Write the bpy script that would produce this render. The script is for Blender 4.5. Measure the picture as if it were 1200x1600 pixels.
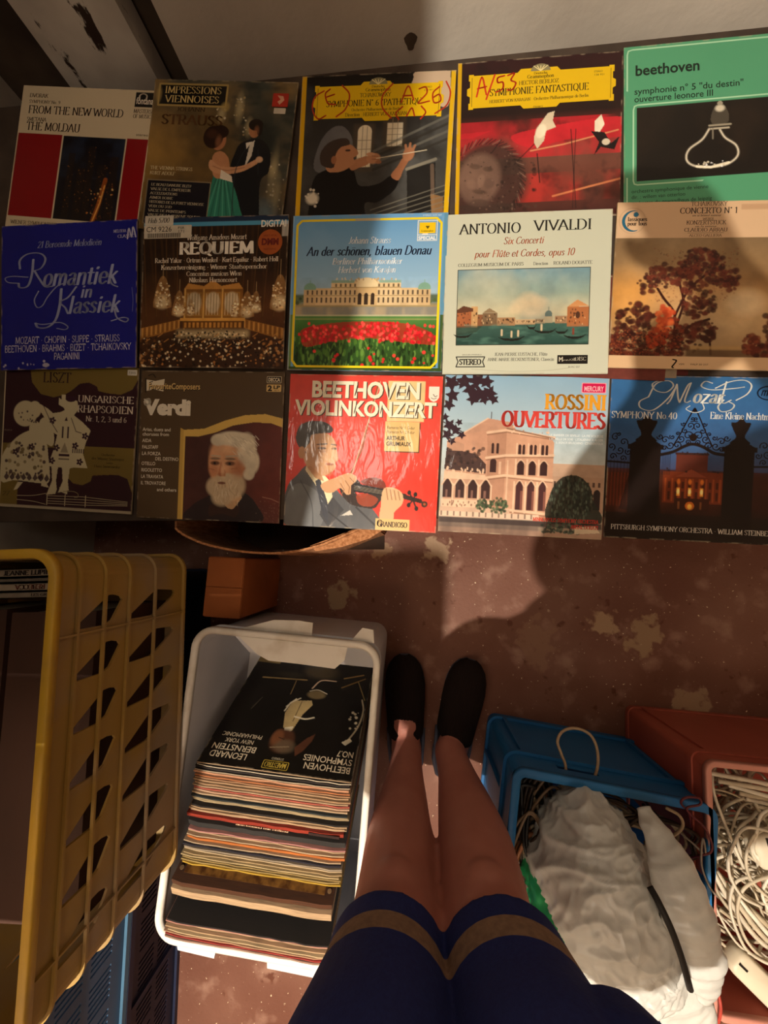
import bpy, bmesh, math, random
import numpy as np
from mathutils import Vector, Matrix, Euler, noise as mnoise
from mathutils.geometry import convex_hull_2d
for o in list(bpy.data.objects): bpy.data.objects.remove(o)
SC = bpy.context.scene; COL = SC.collection
R = math.radians; PI = math.pi

# ---------------------------------------------------------------- camera, light, exposure
CAM_H, FPX, AX, AY = 1.10, 600.0, 0.1245, 0.0825
cd = bpy.data.cameras.new('camera'); cam = bpy.data.objects.new('camera', cd); COL.objects.link(cam)
cam.location = (0, 0, CAM_H); cam.rotation_euler = (AX, AY, 0)
cd.sensor_width = 36; cd.lens = 36*FPX/1600; cd.clip_start = .02; cd.clip_end = 30
SC.camera = cam
w = bpy.data.worlds.new('World'); SC.world = w; w.use_nodes = True
w.node_tree.nodes['Background'].inputs[0].default_value = (1.0, .80, .62, 1)
w.node_tree.nodes['Background'].inputs[1].default_value = 0.16
def bulb(name, loc, power, radius, color=(1, .89, .74)):
    l = bpy.data.lights.new(name, 'POINT'); l.energy = power; l.shadow_soft_size = radius; l.color = color
    o = bpy.data.objects.new(name, l); COL.objects.link(o); o.location = loc; return o
bulb('ceiling_bulb', (-.50, -.90, 2.2), 235, .012)
bulb('soft_fill', (.2, -1.25, 2.3), 13, .20)  # added fill lamp that lifts the overall shade
bulb('left_fill', (-.42, .30, 2.36), 11, .20)  # added fill lamp, brightens the records on the left
SC.view_settings.view_transform = 'Standard'; SC.view_settings.look = 'None'
SC.view_settings.gamma = 1; SC.view_settings.exposure = 0.0; SC.view_settings.use_curve_mapping = False

# ---------------------------------------------------------------- helpers
def hexc(h):
    if not isinstance(h, str): return np.array(h[:3], float)
    h = h.lstrip('#'); c = np.array([int(h[i:i+2], 16)/255 for i in (0, 2, 4)])
    return np.where(c <= .04045, c/12.92, ((c+.055)/1.055)**2.4)
_m = {}
def mat(name, col, rough=.6, col2=None, scale=30, bump=0, bscale=None, spec=.4, metal=0, trans=0, coat=0, detail=4, contrast=(.35, .65), stretch=None):
    if name in _m: return _m[name]
    m = bpy.data.materials.new(name); m.use_nodes = True; nt = m.node_tree; N = nt.nodes; L = nt.links; b = N['Principled BSDF']
    c = (*hexc(col), 1); b.inputs['Base Color'].default_value = c; b.inputs['Roughness'].default_value = rough
    b.inputs['Specular IOR Level'].default_value = spec; b.inputs['Metallic'].default_value = metal
    b.inputs['Transmission Weight'].default_value = trans; b.inputs['Coat Weight'].default_value = coat
    tc = N.new('ShaderNodeTexCoord'); src = tc.outputs['Object']
    if stretch:
        mp = N.new('ShaderNodeMapping'); mp.inputs['Scale'].default_value = stretch; L.new(src, mp.inputs[0]); src = mp.outputs[0]
    c2 = hexc(col2) if col2 is not None else np.array(c[:3])*.82
    n = N.new('ShaderNodeTexNoise'); n.inputs['Scale'].default_value = scale; n.inputs['Detail'].default_value = detail; L.new(src, n.inputs[0])
    r = N.new('ShaderNodeValToRGB'); r.color_ramp.elements[0].position, r.color_ramp.elements[1].position = contrast
    r.color_ramp.elements[0].color = c; r.color_ramp.elements[1].color = (*c2, 1); L.new(n.outputs[0], r.inputs[0]); L.new(r.outputs[0], b.inputs['Base Color'])
    if bump:
        n2 = N.new('ShaderNodeTexNoise'); n2.inputs['Scale'].default_value = bscale or scale*3; n2.inputs['Detail'].default_value = 5; L.new(src, n2.inputs[0])
        bp = N.new('ShaderNodeBump'); bp.inputs['Strength'].default_value = bump; bp.inputs['Distance'].default_value = .004
        L.new(n2.outputs[0], bp.inputs['Height']); L.new(bp.outputs[0], b.inputs['Normal'])
    _m[name] = m; return m
def link(o, parent=None):
    COL.objects.link(o)
    if parent is not None: o.parent = parent
    return o
def tag(o, label=None, cat=None, group=None, kind=None):
    if label: o['label'] = label
    if cat: o['category'] = cat
    if group: o['group'] = group
    if kind: o['kind'] = kind
    return o
def thing(name, label, cat, loc=(0, 0, 0), rot=(0, 0, 0), group=None):
    o = bpy.data.objects.new(name, None); o.empty_display_size = .05; link(o); o.location = loc; o.rotation_euler = rot
    return tag(o, label, cat, group)
class MB:
    def __init__(s): s.v = []; s.f = []; s.m = []
    def add(s, vs, fs, mi=0):
        k = len(s.v); s.v += [tuple(v) for v in vs]; s.f += [tuple(i+k for i in f) for f in fs]; s.m += [mi]*len(fs)
    def box(s, a, b, mi=0, M=None):
        vs = [(x, y, z) for z in (a[2], b[2]) for y in (a[1], b[1]) for x in (a[0], b[0])]
        if M is not None: vs = [M @ Vector(v) for v in vs]
        s.add(vs, [(0, 2, 3, 1), (4, 5, 7, 6), (0, 1, 5, 4), (2, 6, 7, 3), (0, 4, 6, 2), (1, 3, 7, 5)], mi)
    def loft(s, rings, cap=True, mi=0, closed=True):
        n = len(rings[0]); vs = [p for r in rings for p in r]; fs = []
        for i in range(len(rings)-1):
            for j in range(n if closed else n-1):
                k = (j+1) % n; fs.append((i*n+j, i*n+k, (i+1)*n+k, (i+1)*n+j))
        if cap: fs += [tuple(range(n))[::-1], tuple((len(rings)-1)*n+j for j in range(n))]
        s.add(vs, fs, mi)
    def tube(s, pts, r, n=7, mi=0, cap=True):
        pts = [Vector(p) for p in pts]; rings = []; up = None
        for i, p in enumerate(pts):
            d = (pts[min(i+1, len(pts)-1)]-pts[max(i-1, 0)])
            d = d.normalized() if d.length > 1e-9 else Vector((0, 0, 1))
            if up is None: up = d.orthogonal().normalized()
            up = (up-d*up.dot(d)); up = up.normalized() if up.length > 1e-6 else d.orthogonal().normalized()
            q = d.cross(up); rr = r[i] if isinstance(r, (list, tuple)) else r
            rings.append([p+(up*math.cos(2*PI*j/n)+q*math.sin(2*PI*j/n))*rr for j in range(n)])
        s.loft(rings, cap, mi)
    def build(s, name, mats, parent=None, smooth=False, M=None):
        me = bpy.data.meshes.new(name); me.from_pydata(s.v, [], s.f); 
        for m in (mats if isinstance(mats, (list, tuple)) else [mats]): me.materials.append(m)
        me.polygons.foreach_set('material_index', s.m)
        bm = bmesh.new(); bm.from_mesh(me); bmesh.ops.recalc_face_normals(bm, faces=bm.faces); bm.to_mesh(me); bm.free()
        if smooth: me.polygons.foreach_set('use_smooth', [True]*len(me.polygons))
        o = bpy.data.objects.new(name, me); link(o, parent)
        if M is not None: o.matrix_local = M
        return o
def cat_rom(pts, n=8, closed=False):
    P = [np.array(p, float) for p in pts]; out = []; m = len(P)
    for i in range(m if closed else m-1):
        p0 = P[(i-1) % m] if closed or i else P[0]*2-P[1]; p1 = P[i]; p2 = P[(i+1) % m]
        p3 = P[(i+2) % m] if closed or i+2 < m else P[-1]*2-P[-2]
        for k in range(n):
            t = k/n; out.append(.5*(2*p1+(p2-p0)*t+(2*p0-5*p1+4*p2-p3)*t*t+(3*p1-p0-3*p2+p3)*t**3))
    if not closed: out.append(P[-1])
    return out
def rrect(w, l, r, n=6, cx=0, cy=0):
    out = []
    for (sx, sy, a0) in ((1, 1, 0), (-1, 1, 90), (-1, -1, 180), (1, -1, 270)):
        for k in range(n+1):
            a = R(a0+90*k/n); out.append((cx+sx*(w/2-r)+r*math.cos(a), cy+sy*(l/2-r)+r*math.sin(a)))
    return out
def plate(outer, holes, thick, bevel=0):
    "flat plate in XY with real holes, thickness centred on z=0 -> verts, faces"
    cu = bpy.data.curves.new('tmp', 'CURVE'); cu.dimensions = '2D'; cu.fill_mode = 'BOTH'; cu.extrude = thick/2
    for lp in [outer]+list(holes):
        sp = cu.splines.new('POLY'); sp.points.add(len(lp)-1); sp.use_cyclic_u = True
        for p, q in zip(sp.points, lp): p.co = (q[0], q[1], 0, 1)
    o = bpy.data.objects.new('tmp', cu); COL.objects.link(o)
    dg = bpy.context.evaluated_depsgraph_get(); me = o.evaluated_get(dg).to_mesh()
    vs = [v.co.copy() for v in me.vertices]; fs = [tuple(p.vertices) for p in me.polygons]
    o.evaluated_get(dg).to_mesh_clear(); bpy.data.objects.remove(o); bpy.data.curves.remove(cu)
    return vs, fs
def unproject(px, py, z):
    "the point at height z that the photograph shows at pixel (px, py)"
    r = Euler((AX, AY, 0)).to_matrix() @ Vector(((px-600)/FPX, -(py-800)/FPX, -1)); t = (z-CAM_H)/r.z
    return Vector((r.x*t, r.y*t, z))

# ---------------------------------------------------------------- lettering
G = {}
def gdef(txt):
    for line in txt.strip().split('\n'):
        ch, adv, st = line.split(' ', 2); strokes = []
        for s in st.split('|'):
            sm = s[0] == '~'; cl = s[-1] == '@'; s = s.strip('~@')
            pts = [tuple(float(q)/100 for q in p.split(',')) for p in s.split(' ')]
            if sm: pts = [tuple(p) for p in cat_rom(pts, 5, cl)]
            if cl: pts.append(pts[0])
            strokes.append((pts, sm))
        G[ch] = (float(adv)/100, strokes)
gdef("""A 76 0,0 36,100 72,0|14,34 58,34
B 64 10,0 10,100|~10,100 40,99 52,76 40,54 10,53|~10,53 46,52 58,27 46,2 10,0
C 72 ~66,82 52,98 32,98 10,78 6,50 10,22 32,2 52,2 68,18
D 78 10,0 10,100|~10,100 44,98 67,75 71,50 67,25 44,2 10,0
E 62 10,0 10,100|10,100 54,100 54,88|10,52 44,52|10,0 56,0 56,12
F 58 10,0 10,100|10,100 54,100 54,88|10,52 42,52
G 80 ~66,82 52,98 32,98 10,78 6,50 10,22 32,2 54,2 68,14|68,14 68,44|54,44 78,44
H 82 12,0 12,100|70,0 70,100|12,52 70,52
I 34 17,0 17,100
J 42 ~28,100 28,20 20,2 4,4
K 72 12,0 12,100|64,100 14,46|30,60 68,0
L 58 12,0 12,100|12,0 54,0 54,14
M 96 10,0 14,100 48,8 82,100 86,0
N 82 12,0 12,100 70,0 70,100
O 82 ~41,100 17,87 6,50 17,13 41,0 65,13 76,50 65,87@
P 62 12,0 12,100|~12,100 46,98 56,74 46,50 12,48
Q 82 ~41,100 17,87 6,50 17,13 41,0 65,13 76,50 65,87@|44,14 76,-16
R 70 12,0 12,100|~12,100 46,98 56,74 46,50 12,48|34,48 66,0
S 56 ~48,82 34,99 16,96 8,78 18,60 38,46 50,26 40,5 20,1 6,18
T 68 34,0 34,100|2,86 2,100 66,100 66,86
U 78 ~12,100 12,30 22,4 39,0 57,4 67,30 67,100
V 72 0,100 36,0 72,100
W 104 0,100 26,0 52,90 78,0 104,100
X 72 2,100 70,0|68,100 2,0
Y 70 0,100 35,48 70,100|35,48 35,0
Z 64 6,88 6,100 58,100 4,0 60,0 60,12
a 50 ~8,52 22,64 38,58 40,40 40,8 48,0|~40,38 16,32 6,16 16,1 30,4 40,16
b 56 10,100 10,0|~10,44 26,64 46,52 50,32 44,8 26,0 10,12
c 48 ~44,52 28,64 10,54 6,32 12,8 28,0 46,12
d 56 46,100 46,0|~46,44 30,64 10,52 6,32 12,8 28,0 46,12
e 50 ~8,34 44,34 42,54 26,64 10,54 6,32 12,8 28,0 46,12
f 34 ~38,94 26,100 17,84 16,0|2,62 32,62
g 52 ~40,54 24,64 8,50 12,30 28,26 42,40 38,56|~14,28 8,14 40,6 46,-10 26,-26 6,-14 14,2
h 56 10,100 10,0|~10,42 26,62 42,60 46,40 46,0
i 26 13,62 13,0|12,82 14,90
j 26 ~14,62 14,-10 4,-24|13,82 15,90
k 54 10,100 10,0|44,62 12,28|22,38 50,0
l 26 13,100 13,0
m 84 10,62 10,0|~10,42 24,62 38,58 42,40 42,0|~42,42 56,62 70,58 74,40 74,0
n 56 10,62 10,0|~10,42 26,62 42,60 46,40 46,0
o 54 ~27,64 11,54 6,32 11,10 27,0 43,10 48,32 43,54@
p 56 10,62 10,-30|~10,44 26,64 46,52 50,32 44,8 26,0 10,12
q 56 46,62 46,-30|~46,44 30,64 10,52 6,32 12,8 28,0 46,12
r 40 10,62 10,0|~10,40 22,60 36,58
s 42 ~36,52 24,64 10,58 10,44 30,28 36,14 26,1 6,8
t 34 ~16,86 16,14 22,0 34,6|2,62 32,62
u 56 ~10,62 10,18 18,2 32,2 46,18|46,62 46,0
v 50 2,62 26,0 48,62
w 78 2,62 22,0 39,56 56,0 76,62
x 50 4,62 46,0|44,62 2,0
y 50 2,62 26,4|~48,62 26,2 12,-26 2,-24
z 46 4,62 42,62 2,0 44,0
0 60 ~30,100 13,86 6,50 13,14 30,0 47,14 54,50 47,86@
1 40 6,84 22,100 22,0
2 56 ~6,78 16,97 34,99 48,84 44,60 6,0|6,0 52,0
3 54 ~8,90 26,100 44,84 36,58 20,54|~20,54 44,46 48,20 30,0 6,8
4 60 42,0 42,100 4,30 56,30
5 54 46,100 14,100 10,58|~10,58 34,62 48,34 34,2 6,6
6 56 ~46,94 22,84 8,44 14,8 32,0 48,18 44,46 26,54 10,40
7 54 6,100 50,100 18,0
8 56 ~28,100 12,88 14,62 40,42 48,20 28,0 8,20 16,42 42,62 44,88@
9 56 ~10,6 34,16 48,56 42,92 24,100 8,82 12,54 30,46 46,60
. 26 10,2 15,2
, 26 14,6 8,-14
- 36 6,34 30,34
' 22 12,100 10,78
: 26 12,4 14,4|12,54 14,54
( 34 ~28,110 10,80 8,40 12,0 28,-16
) 34 ~6,110 24,80 26,40 22,0 6,-16
/ 46 2,-6 42,106""")
def dup_g(a, b, extra):
    adv, st = G[b]; G[a] = (adv, st+[(p, False) for p in extra])
dup_g('é', 'e', [[(.2, .76), (.36, .94)]]); dup_g('É', 'E', [[(.24, 1.1), (.42, 1.26)]])
dup_g('û', 'u', [[(.12, .76), (.28, .92), (.44, .76)]]); dup_g('ö', 'o', [[(.14, .84), (.16, .84)], [(.36, .84), (.38, .84)]])
dup_g('ë', 'e', [[(.12, .84), (.14, .84)], [(.34, .84), (.36, .84)]])
G['"'] = (.36, [([(.1, 1), (.09, .78)], 0), ([(.24, 1), (.23, .78)], 0)])
G['·'] = (.34, [([(.15, .42), (.19, .42)], 0)]); G['•'] = (.4, [([(.16, .45), (.24, .45)], 0), ([(.16, .5), (.24, .5)], 0)])
G['°'] = (.34, [([(.1, .9), (.17, 1), (.24, .9), (.17, .8), (.1, .9)], 0)])
NIB = [(math.cos(2*PI*k/8), math.sin(2*PI*k/8)) for k in range(8)]
def stroke_polys(pts, tx, ty):
    out = []
    for a, b in zip(pts[:-1], pts[1:]):
        c = [(p[0]+q[0]*tx, p[1]+q[1]*ty) for p in (a, b) for q in NIB]
        h = convex_hull_2d([Vector(p) for p in c]); out.append([c[i] for i in h])
    return out
def serif_polys(s, thick=.085, thin=.028, serif=.11, track=.06):
    out = []; x = 0
    for ch in s:
        if ch == ' ': x += .36; continue
        adv, st = G.get(ch, G['.'])
        for pts, sm in st:
            out += [[(x+p[0], p[1]) for p in q] for q in stroke_polys(pts, thick, thin)]
            if serif and ch not in '.,-:\'"·•°()/' :
                for e, o in ((pts[0], pts[1]), (pts[-1], pts[-2])):
                    if abs(e[1]-o[1]) > abs(e[0]-o[0])*.8 and min(abs(e[1]-t) for t in (0, 1, .62, -.3)) < .03 and not (sm and e[1] not in (0, .62, 1)):
                        out += [[(x+p[0], p[1]) for p in q] for q in stroke_polys([(e[0]-serif, e[1]), (e[0]+serif, e[1])], .03, thin)]
        x += adv+track
    return out, x-track
_sans = {}
def sans_polys(s, bold=0):
    k = (s, bold)
    if k in _sans: return _sans[k]
    cu = bpy.data.curves.new('tmp', 'FONT'); cu.body = s; cu.size = 1.0; cu.offset = bold; cu.resolution_u = 3
    o = bpy.data.objects.new('tmp', cu); COL.objects.link(o)
    dg = bpy.context.evaluated_depsgraph_get(); me = o.evaluated_get(dg).to_mesh()
    vs = [(v.co.x/.73, v.co.y/.73) for v in me.vertices]; ps = [[vs[i] for i in p.vertices] for p in me.polygons]
    o.evaluated_get(dg).to_mesh_clear(); bpy.data.objects.remove(o); bpy.data.curves.remove(cu)
    x1 = max([v[0] for v in vs] or [1]); _sans[k] = (ps, x1); return _sans[k]
def text_polys(s, x, y, h, font='sans', w=None, al='l', sh=0, bold=0, rot=0):
    "polygons of a line of text: x left (or centre / right), y baseline, h cap height; y grows downward"
    if font == 'sans': ps, tw = sans_polys(s, bold)
    elif font == 'stroke': ps, tw = serif_polys(s, .05+bold, .05+bold, 0)
    else: ps, tw = serif_polys(s, .075+bold, .026+bold*.5, {'serif': .11, 'fat': .16, 'it': .05}.get(font, .1)); sh = sh or (.22 if font == 'it' else 0)
    sx = (w/tw) if w else h
    ox = {'l': x, 'c': x-tw*sx/2, 'r': x-tw*sx}[al]; c, sn = math.cos(rot), math.sin(rot); out = []
    for p in ps:
        q = [((a+sh*b)*sx+ox-x if False else a*sx+sh*b*h+ox-x, -b*h) for a, b in p]
        out.append([(x+a*c-b*sn, y+a*sn+b*c) for a, b in q])
    return out

# ---------------------------------------------------------------- printed sleeves
SZ = .315
class Art:
    def __init__(s, bg, N=300, seed=1):
        s.N = N; t = np.linspace(0, 100, N); s.X, s.Y = np.meshgrid(t, t); s.img = np.ones((N, N, 3))*hexc(bg); s.polys = []; s.lay = 0; s.rs = np.random.RandomState(seed)
    def mix(s, m, c, a=1.):
        m = np.clip(m*a, 0, 1)[..., None]; c = c if isinstance(c, np.ndarray) and c.ndim == 3 else hexc(c); s.img = s.img*(1-m)+c*m; return s
    def noise(s, sc, oct=4, asp=1., seed=None):
        rs = np.random.RandomState(seed) if seed else s.rs; out = np.zeros_like(s.X); amp = 1; tot = 0
        for o in range(oct):
            k = sc*2**o; g = rs.rand(int(k*2*max(asp, 1))+4, int(k*2*max(asp, 1))+4); ro = .5+o*.9; fx = (s.X*math.cos(ro)*.7+s.Y*math.sin(ro)*.7*asp)/100*k; fx = fx-fx.min(); fy = (-s.X*math.sin(ro)*.7+s.Y*math.cos(ro)*.7*asp)/100*k; fy = fy-fy.min()
            ix, iy = fx.astype(int), fy.astype(int); dx, dy = fx-ix, fy-iy; dx = dx*dx*(3-2*dx); dy = dy*dy*(3-2*dy)
            out += amp*((g[iy, ix]*(1-dx)+g[iy, ix+1]*dx)*(1-dy)+(g[iy+1, ix]*(1-dx)+g[iy+1, ix+1]*dx)*dy); tot += amp; amp *= .55
        return out/tot
    def rect(s, x0, y0, x1, y1, c, a=1, soft=.2):
        m = np.clip((s.X-x0)/soft+.5, 0, 1)*np.clip((x1-s.X)/soft+.5, 0, 1)*np.clip((s.Y-y0)/soft+.5, 0, 1)*np.clip((y1-s.Y)/soft+.5, 0, 1); return s.mix(m, c, a)
    def ell(s, cx, cy, rx, ry, c, a=1, soft=.08, rot=0):
        ca, sa = math.cos(R(rot)), math.sin(R(rot)); dx, dy = s.X-cx, s.Y-cy
        d = np.sqrt(((dx*ca+dy*sa)/rx)**2+((-dx*sa+dy*ca)/ry)**2); return s.mix(np.clip((1-d)/soft+.5, 0, 1), c, a)
    def mask(s, pts, smooth=False):
        if smooth: pts = cat_rom(pts, 6, True)
        m = np.zeros(s.X.shape, bool); n = len(pts)
        for i in range(n):
            x0, y0 = pts[i][:2]; x1, y1 = pts[(i+1) % n][:2]
            if y0 == y1: continue
            m ^= ((s.Y > min(y0, y1)) & (s.Y <= max(y0, y1)) & (s.X < x0+(s.Y-y0)*(x1-x0)/(y1-y0)))
        return m.astype(float)
    def poly(s, pts, c, a=1, sm=False): return s.mix(s.mask(pts, sm), c, a)
    def line(s, pts, wd, c, a=1, sm=False):
        if sm: pts = cat_rom(pts, 6)
        d = np.full(s.X.shape, 1e9)
        for p, q in zip(pts[:-1], pts[1:]):
            vx, vy = q[0]-p[0], q[1]-p[1]; L = vx*vx+vy*vy+1e-9
            t = np.clip(((s.X-p[0])*vx+(s.Y-p[1])*vy)/L, 0, 1); d = np.minimum(d, np.hypot(s.X-p[0]-t*vx, s.Y-p[1]-t*vy))
        return s.mix(np.clip((wd/2-d)/.3+.5, 0, 1), c, a)
    def vgrad(s, stops, x0=0, x1=100, y0=0, y1=100):
        ys = [q[0] for q in stops]; cs = np.array([hexc(q[1]) for q in stops])
        g = np.stack([np.interp(s.Y, ys, cs[:, k]) for k in range(3)], -1); m = ((s.X >= x0)&(s.X <= x1)&(s.Y >= y0)&(s.Y <= y1)).astype(float); return s.mix(m, g)
    def dots(s, n, x0, y0, x1, y1, r, cols, a=1, asp=1):
        for i in range(n):
            q = r[0]+(r[1]-r[0])*s.rs.rand(); s.ell(x0+(x1-x0)*s.rs.rand(), y0+(y1-y0)*s.rs.rand(), q, q*asp, cols[s.rs.randint(len(cols))], a, .3)
        return s
    def t(s, st, x, y, h, c, font='sans', **k):
        s.lay += 1; s.polys += [(p, hexc(c), s.lay) for p in text_polys(st, x, y, h, font, **k)]; return s
    def grain(s, amt, sc=26, x0=0, y0=0, x1=100, y1=100):
        "print texture of a photographed or painted picture"
        k = (s.X >= x0)&(s.X <= x1)&(s.Y >= y0)&(s.Y <= y1); n = (s.noise(sc, 4)-.5)*.7+(s.noise(sc/4, 3)-.5); s.img = np.clip(s.img*(1+(2*amt*n*k)[..., None]), 0, 1); return s
    def stroke(s, pts, c, tx=.7, ty=.25, sm=True):
        if sm: pts = [tuple(p) for p in cat_rom(pts, 7)]
        s.lay += 1; s.polys += [(p, hexc(c), s.lay) for p in stroke_polys(pts, tx, ty)]; return s
    def shape(s, pts, c, sm=False):
        s.lay += 1; s.polys += [([tuple(p) for p in (cat_rom(pts, 5, True) if sm else pts)], hexc(c), s.lay)]; return s
def cover_mat(name, rough, bump=0, bscale=30, coat=0):
    if name in _m: return _m[name]
    m = bpy.data.materials.new(name); m.use_nodes = True; nt = m.node_tree; N = nt.nodes; L = nt.links; b = N['Principled BSDF']
    at = N.new('ShaderNodeAttribute'); at.attribute_name = 'print'; L.new(at.outputs['Color'], b.inputs['Base Color'])
    b.inputs['Roughness'].default_value = rough; b.inputs['Coat Weight'].default_value = coat; b.inputs['Coat Roughness'].default_value = .12; b.inputs['Specular IOR Level'].default_value = .35
    if bump:
        tc = N.new('ShaderNodeTexCoord'); n = N.new('ShaderNodeTexNoise'); n.inputs['Scale'].default_value = bscale; n.inputs['Detail'].default_value = 3; n.inputs['Distortion'].default_value = .8
        mp = N.new('ShaderNodeMapping'); mp.inputs['Scale'].default_value = (1, .35, 1); mp.inputs['Rotation'].default_value = (0, 0, .5); L.new(tc.outputs['Object'], mp.inputs[0]); L.new(mp.outputs[0], n.inputs[0])
        bp = N.new('ShaderNodeBump'); bp.inputs['Strength'].default_value = bump; bp.inputs['Distance'].default_value = .003; L.new(n.outputs[0], bp.inputs['Height'])
        L.new(bp.outputs[0], b.inputs['Coat Normal'] if coat else b.inputs['Normal'])
    _m[name] = m; return m
def sleeve(name, art, edge, th=.004, matn=None, warp_seed=1, parent=None, warp=.0012):
    "record sleeve lying flat, centre of its underside at the origin; the printed face looks up"
    N = art.N; rs = random.Random(warp_seed); ph = [rs.random()*6 for _ in range(3)]
    def wz(x, y):
        u, v = np.asarray(x)/100, np.asarray(y)/100; return warp*(np.sin(2.2*u+ph[0])+np.sin(2.6*v+ph[1])+.5*np.sin(5*u*v+ph[2]))+warp*2.5
    gx = (art.X/100-.5)*SZ; gy = (.5-art.Y/100)*SZ; gz = th+wz(art.X, art.Y); wear = art.noise(30, 3, seed=warp_seed+50)
    e = np.minimum(np.minimum(art.X, 100-art.X), np.minimum(art.Y, 100-art.Y))
    img = art.img; wm = np.clip((.9-e)/.8, 0, 1)*np.clip((wear-.45)*5, 0, 1); img = img*(1-wm[..., None]*.6)+hexc('#b9a88c')*wm[..., None]*.6
    vs = [np.stack([gx, gy, gz], -1).reshape(-1, 3)]; cs = [img.reshape(-1, 3)]
    i = np.arange(N*N).reshape(N, N); fs = np.stack([i[:-1, :-1], i[1:, :-1], i[1:, 1:], i[:-1, 1:]], -1).reshape(-1, 4).tolist()
    k = N*N; rim = list(i[0, :])+list(i[1:, -1])+list(i[-1, -2::-1])+list(i[-2:0:-1, 0]); n = len(rim)
    top = vs[0][rim]; bot = top.copy(); bot[:, 2] -= th
    vs += [top, bot]; cs += [np.ones((2*n, 3))*hexc(edge)]
    fs += [(k+(j+1) % n, k+j, k+n+j, k+n+(j+1) % n)[::-1] for j in range(n)]; fs.append([k+n+j for j in range(n)])
    k += 2*n; tv, tcx = [], []
    for li, (p, c, ly) in enumerate(art.polys):
        z = th+wz([q[0] for q in p], [q[1] for q in p])+.00022+.0000025*ly
        for q, zz in zip(p, z): tv.append(((q[0]/100-.5)*SZ, (.5-q[1]/100)*SZ, zz)); tcx.append(c)
        fs.append([k+j for j in range(len(p))][::-1]); k += len(p)
    if tv: vs.append(np.array(tv)); cs.append(np.array(tcx))
    V = np.concatenate(vs); C = np.concatenate(cs); me = bpy.data.meshes.new(name); me.from_pydata(V.tolist(), [], fs)
    # letters must look up like the face
    at = me.color_attributes.new('print', 'FLOAT_COLOR', 'POINT'); at.data.foreach_set('color', np.concatenate([C, np.ones((len(C), 1))], 1).astype(np.float32).ravel())
    me.materials.append(matn or cover_mat('printed_card', .42)); o = bpy.data.objects.new(name, me); link(o, parent); o['_']=0; del o['_']
    return o, wz, th
def sticker(parent, info, name, x0, y0, x1, y1, col, texts=(), rnd=0, label=None, marks=()):
    _, wz, th = info; m = MB(); cm = []
    z = th+float(np.max(wz([x0, x1, x0, x1, (x0+x1)/2], [y0, y0, y1, y1, (y0+y1)/2])))+.0006
    def loc(p, dz=0): return ((p[0]/100-.5)*SZ, (.5-p[1]/100)*SZ, z+dz)
    cx, cy = (x0+x1)/2, (y0+y1)/2
    out = [(cx+(x1-x0)/2*math.cos(2*PI*k/28), cy+(y1-y0)/2*math.sin(2*PI*k/28)) for k in range(28)] if rnd == 1 else rrect(x1-x0, y1-y0, .4, 3, cx, cy)
    mats = [mat('sticker_'+col.strip('#'), col, .5, scale=40)]
    m.loft([[loc(p, -.0003) for p in out], [loc(p, .0002) for p in out]])
    for (s, x, y, h, c, kw) in texts:
        mm = mat('ink_'+c.strip('#'), c, .6)
        if mm not in mats: mats.append(mm)
        for p in text_polys(s, x, y, h, **kw): m.add([loc(q, .0004) for q in p], [tuple(range(len(p)))], mats.index(mm))
    for (p, c) in marks:
        mm = mat('ink_'+c.strip('#'), c, .6)
        if mm not in mats: mats.append(mm)
        m.add([loc(q, .0004) for q in p], [tuple(range(len(p)))], mats.index(mm))
    o = m.build(name, mats, parent)
    if label: o['label'] = label
    return o

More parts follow.
